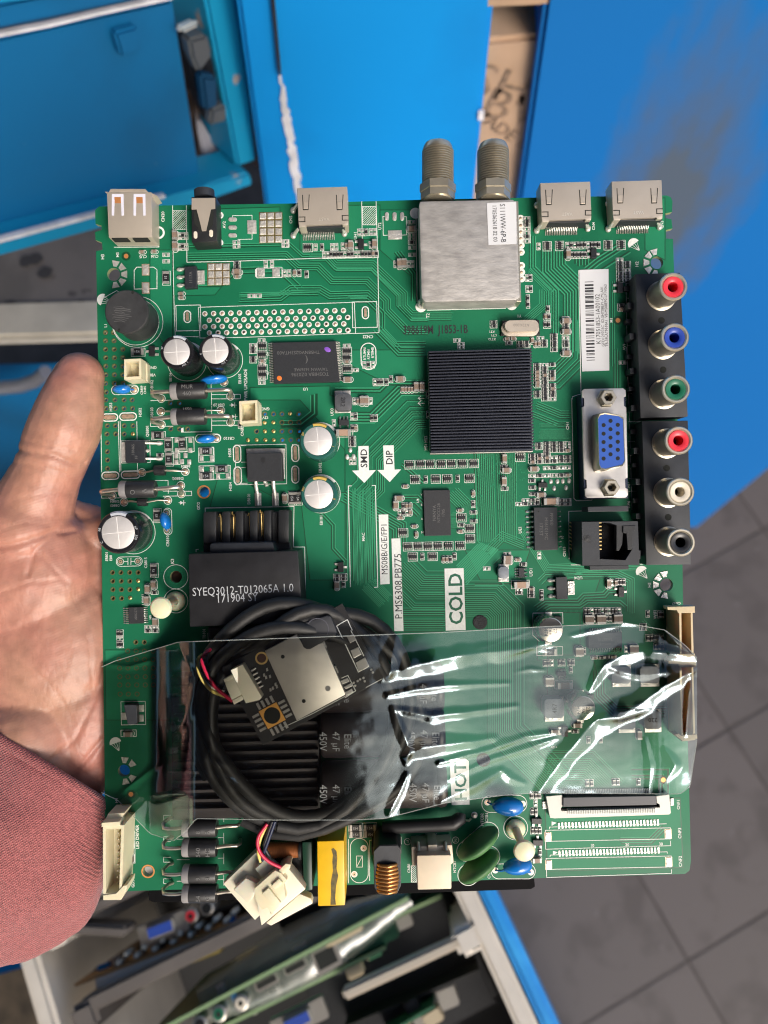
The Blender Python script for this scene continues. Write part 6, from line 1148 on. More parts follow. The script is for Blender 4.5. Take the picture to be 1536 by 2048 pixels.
# ------------------------------------------------------------------ the hand that holds the board, and its sleeve
HAND = thing('person', 'bare left hand with a pink knitted sleeve gripping the left edge of the circuit board', 'person')
def hand_mesh():
    m = MB()
    def chain(p):       # capsules through (x, y, z, r)
        pts = []; rad = []
        for i in range(len(p) - 1):
            for k in range(8):
                t = k / 8; pts.append(tuple(p[i][j] + (p[i + 1][j] - p[i][j]) * t for j in range(3))); rad.append(p[i][3] + (p[i + 1][3] - p[i][3]) * t)
        pts.append(p[-1][:3]); rad.append(p[-1][3])
        m.tube([(*T(a, b, c), c) for a, b, c in pts], rad, 20)
        for q in (p[0], p[-1]): m.ell((*T(q[0], q[1], q[2]), q[2]), q[3], q[3], q[3], 0, 20, 12)
    # thumb
    chain([(160, 752, 18, 47), (152, 775, 20, 55), (142, 815, 20, 64), (130, 855, 18, 70), (112, 900, 12, 68), (95, 945, 4, 66), (72, 1000, -8, 76), (50, 1060, -20, 98)])
    m.ell((*T(150, 800, 26), 26), 50, 72, 46, .25)
    # thenar pad, palm, heel of the hand
    m.ell((*T(45, 1150, -30), -30), 150, 165, 92, .35); m.ell((*T(78, 1290, -42), -42), 168, 190, 86, .1); m.ell((*T(110, 1420, -52), -52), 150, 170, 72, -.25); m.ell((*T(140, 1500, -62), -62), 100, 130, 58, 0); m.ell((*T(60, 1250, -70), -70), 260, 290, 62, 0)
    m.ell((*T(170, 1250, -78), -78), 140, 260, 50, 0); chain([(70, 1470, -50, 110), (50, 1570, -52, 112), (10, 1680, -55, 118)])
    # four fingers folded behind the board
    chain([(120, 1085, -62, 50), (205, 1072, -72, 45), (330, 1040, -80, 42), (420, 1035, -78, 39), (500, 1045, -62, 36)])
    chain([(150, 1170, -80, 48), (300, 1150, -84, 46), (430, 1140, -84, 42), (520, 1150, -76, 39), (580, 1165, -60, 36)])
    chain([(160, 1270, -82, 46), (300, 1270, -86, 44), (430, 1275, -84, 40), (515, 1280, -76, 38), (565, 1285, -58, 35)])
    chain([(160, 1370, -80, 42), (290, 1395, -84, 39), (390, 1410, -82, 35), (455, 1415, -70, 33), (490, 1415, -56, 30)])
    me = m.done('h', M_BLK, link=False)
    o = bpy.data.objects.new('tmp', me); COL.objects.link(o)
    r_ = o.modifiers.new('r', 'REMESH'); r_.mode = 'VOXEL'; r_.voxel_size = 4.6 * S
    s_ = o.modifiers.new('s', 'SMOOTH'); s_.iterations = 5; s_.factor = .5
    dg = bpy.context.evaluated_depsgraph_get(); dg.update()
    out = bpy.data.meshes.new_from_object(o.evaluated_get(dg)); bpy.data.objects.remove(o)
    # creases pressed into the skin
    CR = [([(-10, 893), (60, 905), (110, 912), (150, 930), (178, 925)], 7, 5), ([(40, 880), (100, 893), (150, 900)], 4, 2), ([(20, 925), (90, 935), (140, 950)], 4, 2), ([(112, 1062), (80, 1075), (30, 1090), (-20, 1098)], 9, 7), ([(150, 1062), (112, 1066), (70, 1100), (55, 1150)], 6, 4), ([(60, 1085), (110, 1140), (135, 1165)], 5, 2.5),
          ([(-10, 1190), (60, 1165), (130, 1158)], 4, 2), ([(205, 1480), (180, 1510), (140, 1560)], 7, 5), ([(210, 1330), (190, 1400), (150, 1480), (90, 1530)], 6, 3), ([(-10, 1115), (40, 1110), (100, 1120)], 3, 1.5), ([(0, 1060), (50, 1045), (100, 1050)], 4, 2), ([(30, 1000), (100, 985), (150, 990)], 4, 1.4), ([(60, 1330), (110, 1380), (150, 1450)], 4, 1.4), ([(150, 1200), (180, 1290), (185, 1380)], 5, 1.6)]
    nrm = [v.normal.copy() for v in out.vertices]
    for v, nn_ in zip(out.vertices, nrm):
        c = v.co; z_ = c.z / S; k = 1 - z_ / D
        x = 768 + (c.x / S) / k; y = 1024 - (c.y / S) / k
        if x > 230 or x < -40 or nn_.z < .1: continue
        d_ = 0
        for pl, w_, dp in CR:
            if y < min(p[1] for p in pl) - 20 or y > max(p[1] for p in pl) + 20: continue
            b = min(segd(x, y, pl[i], pl[i + 1])[0] for i in range(len(pl) - 1))
            if b < w_ * 3: d_ = max(d_, dp * .8 * math.exp(-(b / w_) ** 2 * 1.6))
        d_ += 1.2 * mnoise.noise(Vector((x * .02, y * .02, 0))) + .5 * mnoise.noise(Vector((x * .07, y * .07, 4)))
        v.co = c - nn_ * (d_ * S)
    out.materials.clear(); out.polygons.foreach_set('use_smooth', [True] * len(out.polygons)); out.name = 'hand'
    return out
mk = bpy.data.materials.new('skin'); mk.use_nodes = True; n = mk.node_tree.nodes; l = mk.node_tree.links; b = n['Principled BSDF']
b.inputs['Roughness'].default_value = .46; b.inputs['Subsurface Weight'].default_value = .12; b.inputs['Subsurface Radius'].default_value = (1, .35, .2); b.inputs['Subsurface Scale'].default_value = .003
tcn = n.new('ShaderNodeTexCoord')
def nzn(sc_, det=4, vec=None):
    q = n.new('ShaderNodeTexNoise'); q.inputs['Scale'].default_value = sc_; q.inputs['Detail'].default_value = det; l.new(vec or tcn.outputs['Object'], q.inputs['Vector']); return q
c1 = nzn(34, 3); c2 = nzn(260, 5)
r1 = n.new('ShaderNodeValToRGB'); e = r1.color_ramp.elements; e[0].position = .36; e[0].color = (.41, .218, .150, 1); e[1].position = .66; e[1].color = (.43, .178, .138, 1); l.new(c1.outputs[0], r1.inputs[0])
mx = n.new('ShaderNodeMix'); mx.data_type = 'RGBA'; mx.blend_type = 'OVERLAY'; mx.inputs[0].default_value = .35; l.new(r1.outputs[0], mx.inputs[6]); l.new(c2.outputs[0], mx.inputs[7]); l.new(mx.outputs[2], b.inputs['Base Color'])
mp = n.new('ShaderNodeMapping'); mp.inputs['Rotation'].default_value = (0, 0, R(72)); l.new(tcn.outputs['Object'], mp.inputs[0])
wv = n.new('ShaderNodeTexWave'); wv.inputs['Scale'].default_value = 420; wv.inputs['Distortion'].default_value = 16; wv.inputs['Detail'].default_value = 2; wv.inputs['Detail Scale'].default_value = .12; l.new(mp.outputs[0], wv.inputs['Vector'])
vo = n.new('ShaderNodeTexVoronoi'); vo.feature = 'DISTANCE_TO_EDGE'; vo.inputs['Scale'].default_value = 620; mp2 = n.new('ShaderNodeMapping'); mp2.inputs['Scale'].default_value = (1, .45, 1); mp2.inputs['Rotation'].default_value = (0, 0, R(35)); l.new(tcn.outputs['Object'], mp2.inputs[0]); l.new(mp2.outputs[0], vo.inputs['Vector'])
ad = n.new('ShaderNodeMath'); ad.operation = 'ADD'; m4 = n.new('ShaderNodeMath'); m4.operation = 'MULTIPLY'; m4.inputs[1].default_value = .3; l.new(wv.outputs[1], m4.inputs[0]); l.new(m4.outputs[0], ad.inputs[0]); m3 = n.new('ShaderNodeMath'); m3.operation = 'MULTIPLY'; m3.inputs[1].default_value = 2.6; l.new(vo.outputs[0], m3.inputs[0]); l.new(m3.outputs[0], ad.inputs[1])
bp = n.new('ShaderNodeBump'); bp.inputs['Strength'].default_value = .24; bp.inputs['Distance'].default_value = .00016; l.new(ad.outputs[0], bp.inputs['Height']); l.new(bp.outputs[0], b.inputs['Normal'])
hm = hand_mesh(); hm.materials.append(mk); put('hand', hm, HAND)
m = MB(); m.ell((*T(113, 765, 4), 4), 9, 44, 26, .22, 20, 12); m.done('thumb_nail', mat('nail', (.62, .42, .34), .3), HAND, 60)
# sleeve
def knit(name, col):
    mt = bpy.data.materials.new(name); mt.use_nodes = True; n = mt.node_tree.nodes; l = mt.node_tree.links; b = n['Principled BSDF']; b.inputs['Roughness'].default_value = .9; b.inputs['Sheen Weight'].default_value = .3
    tc = n.new('ShaderNodeTexCoord'); mp = n.new('ShaderNodeMapping'); mp.inputs['Rotation'].default_value = (0, 0, R(58)); l.new(tc.outputs['Object'], mp.inputs[0])
    w1 = n.new('ShaderNodeTexWave'); w1.inputs['Scale'].default_value = 520; w1.inputs['Distortion'].default_value = .6; l.new(mp.outputs[0], w1.inputs['Vector'])
    w2 = n.new('ShaderNodeTexWave'); w2.bands_direction = 'Y'; w2.inputs['Scale'].default_value = 450; w2.inputs['Distortion'].default_value = .6; l.new(mp.outputs[0], w2.inputs['Vector'])
    mu = n.new('ShaderNodeMath'); mu.operation = 'MULTIPLY'; l.new(w1.outputs[1], mu.inputs[0]); l.new(w2.outputs[1], mu.inputs[1])
    nz = n.new('ShaderNodeTexNoise'); nz.inputs['Scale'].default_value = 900; l.new(tc.outputs['Object'], nz.inputs['Vector']); ad = n.new('ShaderNodeMath'); ad.operation = 'ADD'; l.new(mu.outputs[0], ad.inputs[0]); l.new(nz.outputs[0], ad.inputs[1])
    rp = n.new('ShaderNodeValToRGB'); rp.color_ramp.elements[0].position = .35; rp.color_ramp.elements[0].color = (*[c * .62 for c in col], 1); rp.color_ramp.elements[1].position = 1.0; rp.color_ramp.elements[1].color = (*[min(1, c * 1.25) for c in col], 1); l.new(ad.outputs[0], rp.inputs[0]); l.new(rp.outputs[0], b.inputs['Base Color'])
    bp = n.new('ShaderNodeBump'); bp.inputs['Strength'].default_value = .7; bp.inputs['Distance'].default_value = .0005; l.new(ad.outputs[0], bp.inputs['Height']); l.new(bp.outputs[0], b.inputs['Normal']); return mt
def sleeve(name, cl, mt, parent, fold=1.0, inner=None, n=72):
    m = MB(); rows = []
    for i, (x, y, r_, zc_, fl, ang) in enumerate(cl):
        row_ = []
        for k in range(n):
            a = 2 * PI * k / n; f_ = 1 + fold * (.03 * math.sin(a * 3 + i * .10) + .018 * math.sin(a * 7 - i * .16) + .075 * mnoise.noise(Vector((a * 1.6, i * .14, 2))) + .02 * mnoise.noise(Vector((a * 4.5, i * .3, 7))))
            u = r_ * f_ * math.cos(a); w_ = r_ * fl * f_ * math.sin(a)
            q = (x + u * math.cos(ang), y + u * math.sin(ang), zc_ + w_)
            row_.append(m.v(*T(*q[:2], q[2]), q[2]))
        rows.append(row_)
    for a, b in zip(rows, rows[1:]):
        for k in range(n): m.f([a[k], a[(k + 1) % n], b[(k + 1) % n], b[k]])
    return m.done(name, mt, parent, 180)
MK = knit('pink_knit', (.34, .098, .098))
def dens(c, n=5):
    o = []
    for i in range(len(c) - 1):
        p0, p1, p2, p3 = c[max(0, i - 1)], c[i], c[i + 1], c[min(len(c) - 1, i + 2)]
        for k in range(n):
            t = k / n; o.append(tuple(.5 * (2 * p1[j] + (p2[j] - p0[j]) * t + (2 * p0[j] - 5 * p1[j] + 4 * p2[j] - p3[j]) * t * t + (3 * p1[j] - p0[j] - 3 * p2[j] + p3[j]) * t ** 3) for j in range(6)))
    return o + [c[-1]]
cf = .55
sleeve('sleeve', dens([(66, 1522, 170, -40, .62, cf), (61, 1538, 178, -40, .63, cf), (50, 1584, 192, -42, .62, .60), (24, 1650, 214, -46, .60, .60), (-6, 1690, 226, -52, .60, .74), (-50, 1712, 230, -60, .62, .95), (-120, 1728, 225, -66, .66, 1.15), (-250, 1740, 230, -74, .7, 1.35), (-480, 1760, 240, -90, .7, 1.45)]), MK, HAND)
sleeve('sleeve_hem', [(71, 1508, 160, -40, .60, cf), (70, 1511, 172, -40, .62, cf), (68, 1517, 175, -40, .63, cf), (64, 1528, 179, -40, .63, cf), (61, 1535, 174, -40, .62, cf)], MK, HAND, .6)
# ------------------------------------------------------------------ behind the board: floor, cabinets, bench, crate of boards (world metres, z up)
CW = Vector((0, 0, CAM_H)); R3 = ROTW.to_3x3()
def ray(px, py): return R3 @ Vector(((px - 768) / 1536, -(py - 1024) / 1536, -1))
def onz(px, py, z): d = ray(px, py); return CW + d * ((z - CAM_H) / d.z)
def ony(px, py, y): d = ray(px, py); return CW + d * (y / d.y)
def onpl(px, py, p, nrm): d = ray(px, py); return CW + d * ((p - CW).dot(nrm) / d.dot(nrm))
class WB:            # world-space builder
    def __init__(s): s.bm = bmesh.new(); s.m = 0
    def poly(s, pts): f = s.bm.faces.new([s.bm.verts.new(p) for p in pts]); f.material_index = s.m
    def solid(s, pts, off, bev=0.0):      # a face and its copy pushed by off, closed
        a = [s.bm.verts.new(p) for p in pts]; b = [s.bm.verts.new(p + off) for p in pts]; n = len(a)
        fs = [s.bm.faces.new(a), s.bm.faces.new(b[::-1])] + [s.bm.faces.new([a[i], b[i], b[(i + 1) % n], a[(i + 1) % n]]) for i in range(n)]
        for f in fs: f.material_index = s.m
        if bev:
            r = bmesh.ops.bevel(s.bm, geom=list({e for f in fs for e in f.edges}), offset=bev, segments=2, affect='EDGES')
            for f in r['faces']: f.material_index = s.m
    def box(s, o, ex, ey, ez, bev=0.0): s.solid([o, o + ex, o + ex + ey, o + ey], ez, bev)
    def tube(s, pts, r, n=10):
        vs = []; prev = None; N = len(pts)
        for i, p in enumerate(pts):
            t = (pts[min(i + 1, N - 1)] - pts[max(i - 1, 0)]).normalized(); u = t.cross(Vector((0, 0, 1))) if prev is None else prev - t * prev.dot(t)
            if u.length < 1e-4: u = t.cross(Vector((1, 0, 0)))
            u.normalize(); prev = u; w_ = t.cross(u); rr = r[i] if isinstance(r, list) else r
            vs.append([s.bm.verts.new(p + (u * math.cos(2 * PI * k / n) + w_ * math.sin(2 * PI * k / n)) * rr) for k in range(n)])
        for a, b in zip(vs, vs[1:]):
            for k in range(n): s.bm.faces.new([a[k], a[(k + 1) % n], b[(k + 1) % n], b[k]]).material_index = s.m
        for c in (vs[0][::-1], vs[-1]): s.bm.faces.new(c).material_index = s.m
    def done(s, name, mats, parent=None, smooth=None, origin=None):
        me = bpy.data.meshes.new(name); bmesh.ops.recalc_face_normals(s.bm, faces=s.bm.faces[:]); s.bm.to_mesh(me); s.bm.free()
        for m in (mats if isinstance(mats, (list, tuple)) else [mats]): me.materials.append(m)
        if smooth: me.polygons.foreach_set('use_smooth', [True] * len(me.polygons)); me.set_sharp_from_angle(angle=R(smooth))
        o = bpy.data.objects.new(name, me); COL.objects.link(o)
        org = origin or Vector((0, 0, 0)); q = parent
        if q is not None: org = Vector((0, 0, 0))
        while q is not None: org = org + q.location; q = q.parent
        me.transform(Matrix.Translation(-org))
        if parent is not None: o.parent = parent
        else: o.location = org
        return o
def wthing(name, label, cat, loc, group=None):
    e = bpy.data.objects.new(name, None); COL.objects.link(e); e.empty_display_size = .05; e.location = loc; return tag(e, label, cat, group)
def paint(name, col, wear=(.5, .5, .52), wsc=9, amount=.0, rough=.35, dirt=None, dsc=4, dpos=.55, streak=None):
    mt = bpy.data.materials.new(name); mt.use_nodes = True; n = mt.node_tree.nodes; l = mt.node_tree.links; b = n['Principled BSDF']; b.inputs['Roughness'].default_value = rough
    tc = n.new('ShaderNodeTexCoord'); a = n.new('ShaderNodeTexNoise'); a.inputs['Scale'].default_value = dsc; a.inputs['Detail'].default_value = 6; l.new(tc.outputs['Object'], a.inputs['Vector'])
    rp = n.new('ShaderNodeValToRGB'); e = rp.color_ramp.elements; e[0].position = dpos; e[0].color = (*col, 1); e[1].position = min(1, dpos + .14); e[1].color = (*(dirt or [c * .8 for c in col]), 1); l.new(a.outputs[0], rp.inputs[0])
    w_ = n.new('ShaderNodeTexNoise'); w_.inputs['Scale'].default_value = wsc * 6; w_.inputs['Detail'].default_value = 8; l.new(tc.outputs['Object'], w_.inputs['Vector'])
    r2 = n.new('ShaderNodeMapRange'); r2.inputs[1].default_value = 1 - amount - .03; r2.inputs[2].default_value = 1 - amount + .03; l.new(w_.outputs[0], r2.inputs[0])
    mx = n.new('ShaderNodeMix'); mx.data_type = 'RGBA'; mx.inputs[7].default_value = (*wear, 1); l.new(r2.outputs[0], mx.inputs[0]); l.new(rp.outputs[0], mx.inputs[6]); l.new(mx.outputs[2], b.inputs['Base Color'])
    bp = n.new('ShaderNodeBump'); bp.inputs['Strength'].default_value = .12; bp.inputs['Distance'].default_value = .002; l.new(w_.outputs[0], bp.inputs['Height']); l.new(bp.outputs[0], b.inputs['Normal']); return mt
BL1 = paint('blue_gloss_paint', (.0015, .245, .66), rough=.5, dirt=(.002, .205, .58), dsc=6, dpos=.48, amount=.27, wear=(.03, .30, .66), wsc=5); BL2 = paint('blue_locker_paint', (.0015, .118, .295), rough=.45, dirt=(.003, .082, .20), dsc=5, dpos=.52, amount=.235); BL3 = paint('blue_cyan_paint', (.006, .25, .46), rough=.45, amount=.30, wear=(.30, .28, .28))
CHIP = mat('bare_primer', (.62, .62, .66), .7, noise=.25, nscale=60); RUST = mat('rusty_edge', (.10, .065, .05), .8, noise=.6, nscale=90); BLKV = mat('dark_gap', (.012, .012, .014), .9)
def tiles():
    fl = WB(); fl.poly([Vector(p) for p in ((-30, -30, -.0012), (30, -30, -.0012), (30, 30, -.0012), (-30, 30, -.0012))]); gm = mat('grout_dark', (.062, .052, .047), .9, noise=.3, nscale=20)
    f = fl.done('floor', gm); tag(f, kind='structure')
    tm = [paint('floor_tile_grey_%s' % 'abc'[k], (.088 + .005 * k, .074 + .004 * k, .068 + .004 * k), rough=.65, dirt=(.068, .056, .051), dsc=14, dpos=.5, amount=.30, wear=(.12, .105, .10), wsc=6) for k in range(3)]
    o = onz(1376, 1921, 0); d1 = (onz(1448, 2045, 0) - o).normalized(); d2 = Vector((-d1.y, d1.x, 0)); t = .262; g = .004; rr = random.Random(4); me = None
    for i in range(-9, 8):
        for j in range(-7, 9):
            c = o + d1 * (i + .5) * t + d2 * (j + .5) * t
            if not (-.6 < c.x < 1.3 and -1.0 < c.y < 1.0): continue
            if me is None:
                w_ = WB(); h = t / 2 - g / 2; w_.solid([Vector((a * h, b * h, 0)) for a, b in ((-1, -1), (1, -1), (1, 1), (-1, 1))], Vector((0, 0, -.006)), .0006); me = []
                tmp = w_.done('floor_tile', tm[0]); 
                for k in range(3): q = tmp.data.copy(); q.materials[0] = tm[k]; me.append(q)
                bpy.data.objects.remove(tmp)
            ob = bpy.data.objects.new('floor_tile', me[rr.randrange(3)]); COL.objects.link(ob); ob.parent = f; ob.location = c + Vector((0, 0, rr.uniform(-.0006, .0004))); ob.rotation_euler = (0, 0, math.atan2(d1.y, d1.x) + rr.choice((0, PI / 2, PI)))
tiles()
# tall blue cabinets: each a panel with depth, standing on the floor
YP = ony(1395, 1055, .384).y
foot = onz(1395, 1055, 0); YP = foot.y
def cab(name, label, l0, l1, r0, r1, mt, ytop=-90, depth=.3):
    def edge(a, b):              # a vertical edge through two picture points, from above the frame to the floor
        p = ony(a[0], a[1], YP); q = ony(b[0], b[1], YP); d = (q - p); zt = 1.42
        return p + d * ((zt - p.z) / d.z), p + d * ((0 - p.z) / d.z)
    lt_, lb = edge(l0, l1); rt, rb = edge(r0, r1); t = wthing(name, label, 'cabinet', Vector((lb + rb) / 2)); w_ = WB()
    w_.solid([lt_, rt, rb, lb], Vector((0, depth, 0)), .003); w_.done('panel', mt, t, 40); return t, (lt_, lb, rt, rb)
c1_, e1_ = cab('blue_cabinet', 'bright blue metal cabinet with a chipped white paint line down its left edge', (472, 0), (528, 400), (988, 0), (950, 370), BL1)
w_ = WB(); rr = random.Random(8); pv = None; L_ = []; R_ = []
for k in range(40):
    y = 150 + k * 8; x = 561 + (y - 150) * .155 + rr.uniform(-2.5, 2.5); hw = (2 + 7 * math.sin(min(1, k / 12) * PI / 2)) * rr.uniform(.55, 1.1) * (.55 if y > 380 else 1)
    L_.append(ony(x - hw, y, YP - .0015)); R_.append(ony(x + hw, y, YP - .0015))
for k in range(39): w_.poly([L_[k], R_[k], R_[k + 1], L_[k + 1]])
w_.done('chipped_paint', CHIP, c1_)
w_ = WB(); w_.solid([ony(x, y, YP - .004) for x, y in ((540, -30), (546, -30), (562, 150), (557, 150))], Vector((0, .003, 0))); w_.done('door_gap', BLKV, c1_)
w_ = WB(); w_.solid([ony(x, y, YP) for x, y in ((957, 220), (968, 219), (967, 236), (956, 236))], Vector((0, -.002, 0))); w_.done('chipped_paint', CHIP, c1_)
BL1R = paint('blue_gloss_paint_scuffed', (.0025, .175, .66), rough=.36, dirt=(.004, .14, .52), dsc=4, dpos=.5)
c2_, e2_ = cab('blue_cabinet', 'blue metal cabinet at the right with a large grey scuffed patch', (1090, 0), (1040, 370), (1800, 725), (1395, 1055), BL1R)
mtp = bpy.data.materials.new('grey_scuff'); mtp.use_nodes = True; n = mtp.node_tree.nodes; l = mtp.node_tree.links; b = n['Principled BSDF']; b.inputs['Roughness'].default_value = .7; b.inputs['Specular IOR Level'].default_value = .3
# scuffed patch: worn paint whose edge breaks up with noise
tc = n.new('ShaderNodeTexCoord'); nz = n.new('ShaderNodeTexNoise'); nz.inputs['Scale'].default_value = 26; nz.inputs['Detail'].default_value = 9; nz.inputs['Roughness'].default_value = .65; mp = n.new('ShaderNodeMapping'); mp.inputs['Scale'].default_value = (1.4, 1, .45); l.new(tc.outputs['Object'], mp.inputs[0]); l.new(mp.outputs[0], nz.inputs['Vector'])
ln = n.new('ShaderNodeVectorMath'); ln.operation = 'LENGTH'; mpc = n.new('ShaderNodeMapping'); l.new(tc.outputs['Object'], mpc.inputs[0]); l.new(mpc.outputs[0], ln.inputs[0])
SCUFF = (n, l, b, nz, ln, mpc)
ctr = ony(1335, 410, YP) - c2_.location; mpc.vector_type = 'TEXTURE'; mpc.inputs['Location'].default_value = ctr; mpc.inputs['Scale'].default_value = (.056, 1, .15); mpc.inputs['Rotation'].default_value = (0, R(-4), 0)
mm_ = n.new('ShaderNodeMath'); mm_.operation = 'MULTIPLY_ADD'; mm_.inputs[1].default_value = -1.5; l.new(nz.outputs[0], mm_.inputs[0]); l.new(ln.outputs['Value'], mm_.inputs[2])
rp = n.new('ShaderNodeMapRange'); rp.inputs[1].default_value = .42; rp.inputs[2].default_value = -.45; rp.inputs[3].default_value = 0; rp.inputs[4].default_value = .95; l.new(mm_.outputs[0], rp.inputs[0])
mx = n.new('ShaderNodeMix'); mx.data_type = 'RGBA'; mx.inputs[6].default_value = (.002, .130, .42, 1); mx.inputs[7].default_value = (.075, .098, .130, 1); l.new(rp.outputs[0], mx.inputs[0]); l.new(mx.outputs[2], b.inputs['Base Color'])
for o in c2_.children: o.data.materials[0] = mtp
# cardboard box behind the gap
KB = mat('cardboard', (.40, .27, .18), .85, noise=.12, nscale=30); yb = YP + .012
bx0 = onz(1000, 1000, 0); w_ = WB(); t = wthing('cardboard_box', 'brown cardboard box with smudged printing seen in the gap between two blue cabinets', 'box', Vector((ony(1010, 300, yb).x, yb, 0)))
w_.solid([ony(940, 85, yb), ony(1110, 70, yb), Vector((ony(1110, 70, yb).x, yb, 0)), Vector((ony(940, 85, yb).x, yb, 0))], Vector((0, .2, 0)), .003); w_.done('carton', KB, t)
def wtext(parent, s_, ctr, ex, ey, size, mt, name):
    mb_ = MB(); text(mb_, s_, 0, 0, 1, 0, 0); vs = [(v.co.x / S + 768, 1024 - v.co.y / S) for v in mb_.bm.verts]; w_ = WB(); mp_ = {}
    for v, (x, y) in zip(mb_.bm.verts, vs): mp_[v] = w_.bm.verts.new(ctr + ex * (x * size) - ey * (y * size))
    for f in mb_.bm.faces: w_.bm.faces.new([mp_[v] for v in f.verts])
    mb_.bm.free(); return w_.done(name, mt, parent)
PRN = mat('smudged_ink', (.12, .085, .06), .9, noise=.5, nscale=160, col2=(.33, .22, .15))
for px, py, s_, sz in ((1005, 168, 'SH', .034), (1052, 222, 'BW', .034)): wtext(t, s_, ony(px, py, yb - .001), Vector((.93, 0, -.35)), Vector((.30, 0, .95)), sz, PRN, 'box_print')
wtext(t, 'MADE IN', ony(1012, 262, yb - .001), Vector((.75, 0, -.66)), Vector((.6, 0, .8)), .014, PRN, 'box_print')
w_ = WB(); zt_ = ony(1030, 20, yb - .01).z; w_.box(Vector((ony(930, 20, yb).x, yb - .01, zt_)), Vector((.14, 0, 0)), Vector((0, .2, 0)), Vector((0, 0, .3)), .003); o = w_.done('cardboard_box', KB); tag(o, 'upper cardboard box with only its lower rim in view between the cabinets', 'box')
# blue locker at the upper left, its door hinged a little towards us
pr = ony(405, 370, .365); pl_ = ony(0, 485, .275); ax = Vector((pr.x - pl_.x, pr.y - pl_.y, 0)).normalized(); NR = Vector((ax.y, -ax.x, 0)); lk = wthing('blue_locker', 'dented blue metal locker with a square boss, worn rim and a dark latch', 'locker', Vector((pr.x - .1, pr.y, .9)))
dp = lambda x, y, o=0.0: onpl(x, y, pr + NR * o, NR)
def slabp(name, pts, o, th, mt, par=None, bev=.002): w_ = WB(); w_.solid([dp(x, y, o) for x, y in pts], NR * -th, bev); return w_.done(name, mt, par or lk, 40)
slabp('door', [(-80, 92), (347, -2), (360, -40), (358, -2), (405, 372), (200, 424), (-80, 500)][:2] + [(405, 372), (-80, 505)], 0, .02, BL2)
slabp('top_rail', [(-80, 22), (350, -66), (352, -14), (-80, 76)], .012, .03, BL2); slabp('top_rail_upper', [(-80, -60), (200, -60), (200, -10), (-80, 18)], .02, .03, BL3)
slabp('rubbed_edge', [(-80, 82), (100, 48), (200, 24), (345, -8), (347, -1), (200, 31), (100, 55), (-80, 91)], .003, .003, CHIP, bev=0)
slabp('bottom_lip', [(-80, 505), (200, 428), (410, 372), (500, 346), (508, 372), (410, 402), (200, 455), (-80, 538)], .014, .03, BL3); slabp('rubbed_edge', [(-80, 500), (100, 452), (200, 425), (330, 390), (331, 396), (200, 432), (100, 459), (-80, 508)], .016, .003, CHIP, bev=0)
slabp('square_boss', [(229, 66), (277, 53), (291, 100), (244, 116)], .006, .006, BL2, bev=.0015)
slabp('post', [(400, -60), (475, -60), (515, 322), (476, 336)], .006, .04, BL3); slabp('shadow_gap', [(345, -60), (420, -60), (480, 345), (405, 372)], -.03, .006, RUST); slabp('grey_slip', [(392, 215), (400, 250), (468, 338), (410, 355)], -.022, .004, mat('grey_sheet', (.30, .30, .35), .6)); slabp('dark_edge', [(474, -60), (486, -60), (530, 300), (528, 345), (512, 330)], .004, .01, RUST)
la = slabp('latch_plate', [(371, 76), (410, 66), (436, 150), (456, 240), (420, 252), (395, 190)], .0, .01, mat('latch_dark', (.03, .032, .038), .35, .6, noise=.5, nscale=80))
slabp('latch_lever', [(402, 150), (436, 155), (438, 215), (412, 225)], .010, .008, mat('latch_blue_grime', (.004, .045, .11), .45), la); slabp('latch_bolt', [(360, 62), (398, 44), (402, 52), (364, 70)], .012, .006, mat('bright_steel', (.75, .77, .74), .3, .7), la); slabp('latch_housing', [(378, 80), (416, 70), (428, 112), (400, 150), (385, 120)], .008, .01, mat('latch_grey', (.16, .18, .2), .4, .6), la); slabp('latch_foot', [(424, 220), (455, 210), (456, 244), (420, 254)], .01, .008, mat('latch_grey', (.16, .18, .2), .4, .6), la)
# grey bench below it with a pale rail, and the blue front under the bench
zb = .93; wbn = wthing('workbench', 'grey stained workbench with a pale front rail, left of the hand', 'workbench', Vector((-.4, .3, 0)))
GR = paint('bench_grey', (.17, .155, .15), rough=.6, dirt=(.12, .11, .105), dsc=14, dpos=.5, amount=.3, wear=(.08, .07, .07), wsc=10); RAIL = mat('rail_cream', (.50, .47, .41), .6, noise=.12, nscale=50)
p0 = onz(300, 640, zb); yf = p0.y; w_ = WB(); w_.box(Vector((-.9, yf, zb - .02)), Vector((.9 + p0.x, 0, 0)), Vector((0, .16, 0)), Vector((0, 0, .02)), .002); w_.done('bench_top', GR, wbn)
zr_ = onz(100, 690, .9); w_ = WB(); w_.box(Vector((-.9, yf - .012, ony(100, 690, yf - .012).z)), Vector((.9 + p0.x, 0, 0)), Vector((0, .03, 0)), Vector((0, 0, zb + .002 - ony(100, 690, yf - .012).z)), .003); w_.done('front_rail', RAIL, wbn)
w_ = WB(); w_.box(Vector((-.9, yf + .03, 0)), Vector((.9 + p0.x + .12, 0, 0)), Vector((0, .02, 0)), Vector((0, 0, .78)), .002); w_.done('front_panel', BL2, wbn)
w_ = WB(); w_.tube([ony(x, y, yf + .012) for x, y in ((-60, 782), (0, 776), (40, 772), (70, 762), (92, 745))], .006, 10); w_.done('pull_handle', mat('handle_grey', (.25, .25, .28), .4, .5), wbn, 60)
for px, py in ((50, 522), (70, 518), (90, 545), (75, 615), (20, 612), (130, 620), (160, 612)): w_ = WB(); c_ = onz(px, py, zb + .0012); w_.poly([c_ + Vector((.006 * math.cos(a * PI / 5) * random.uniform(.7, 1.2), .005 * math.sin(a * PI / 5), 0)) for a in range(10)]); w_.done('oil_spot', mat('oil_stain', (.05, .045, .045), .5), wbn)
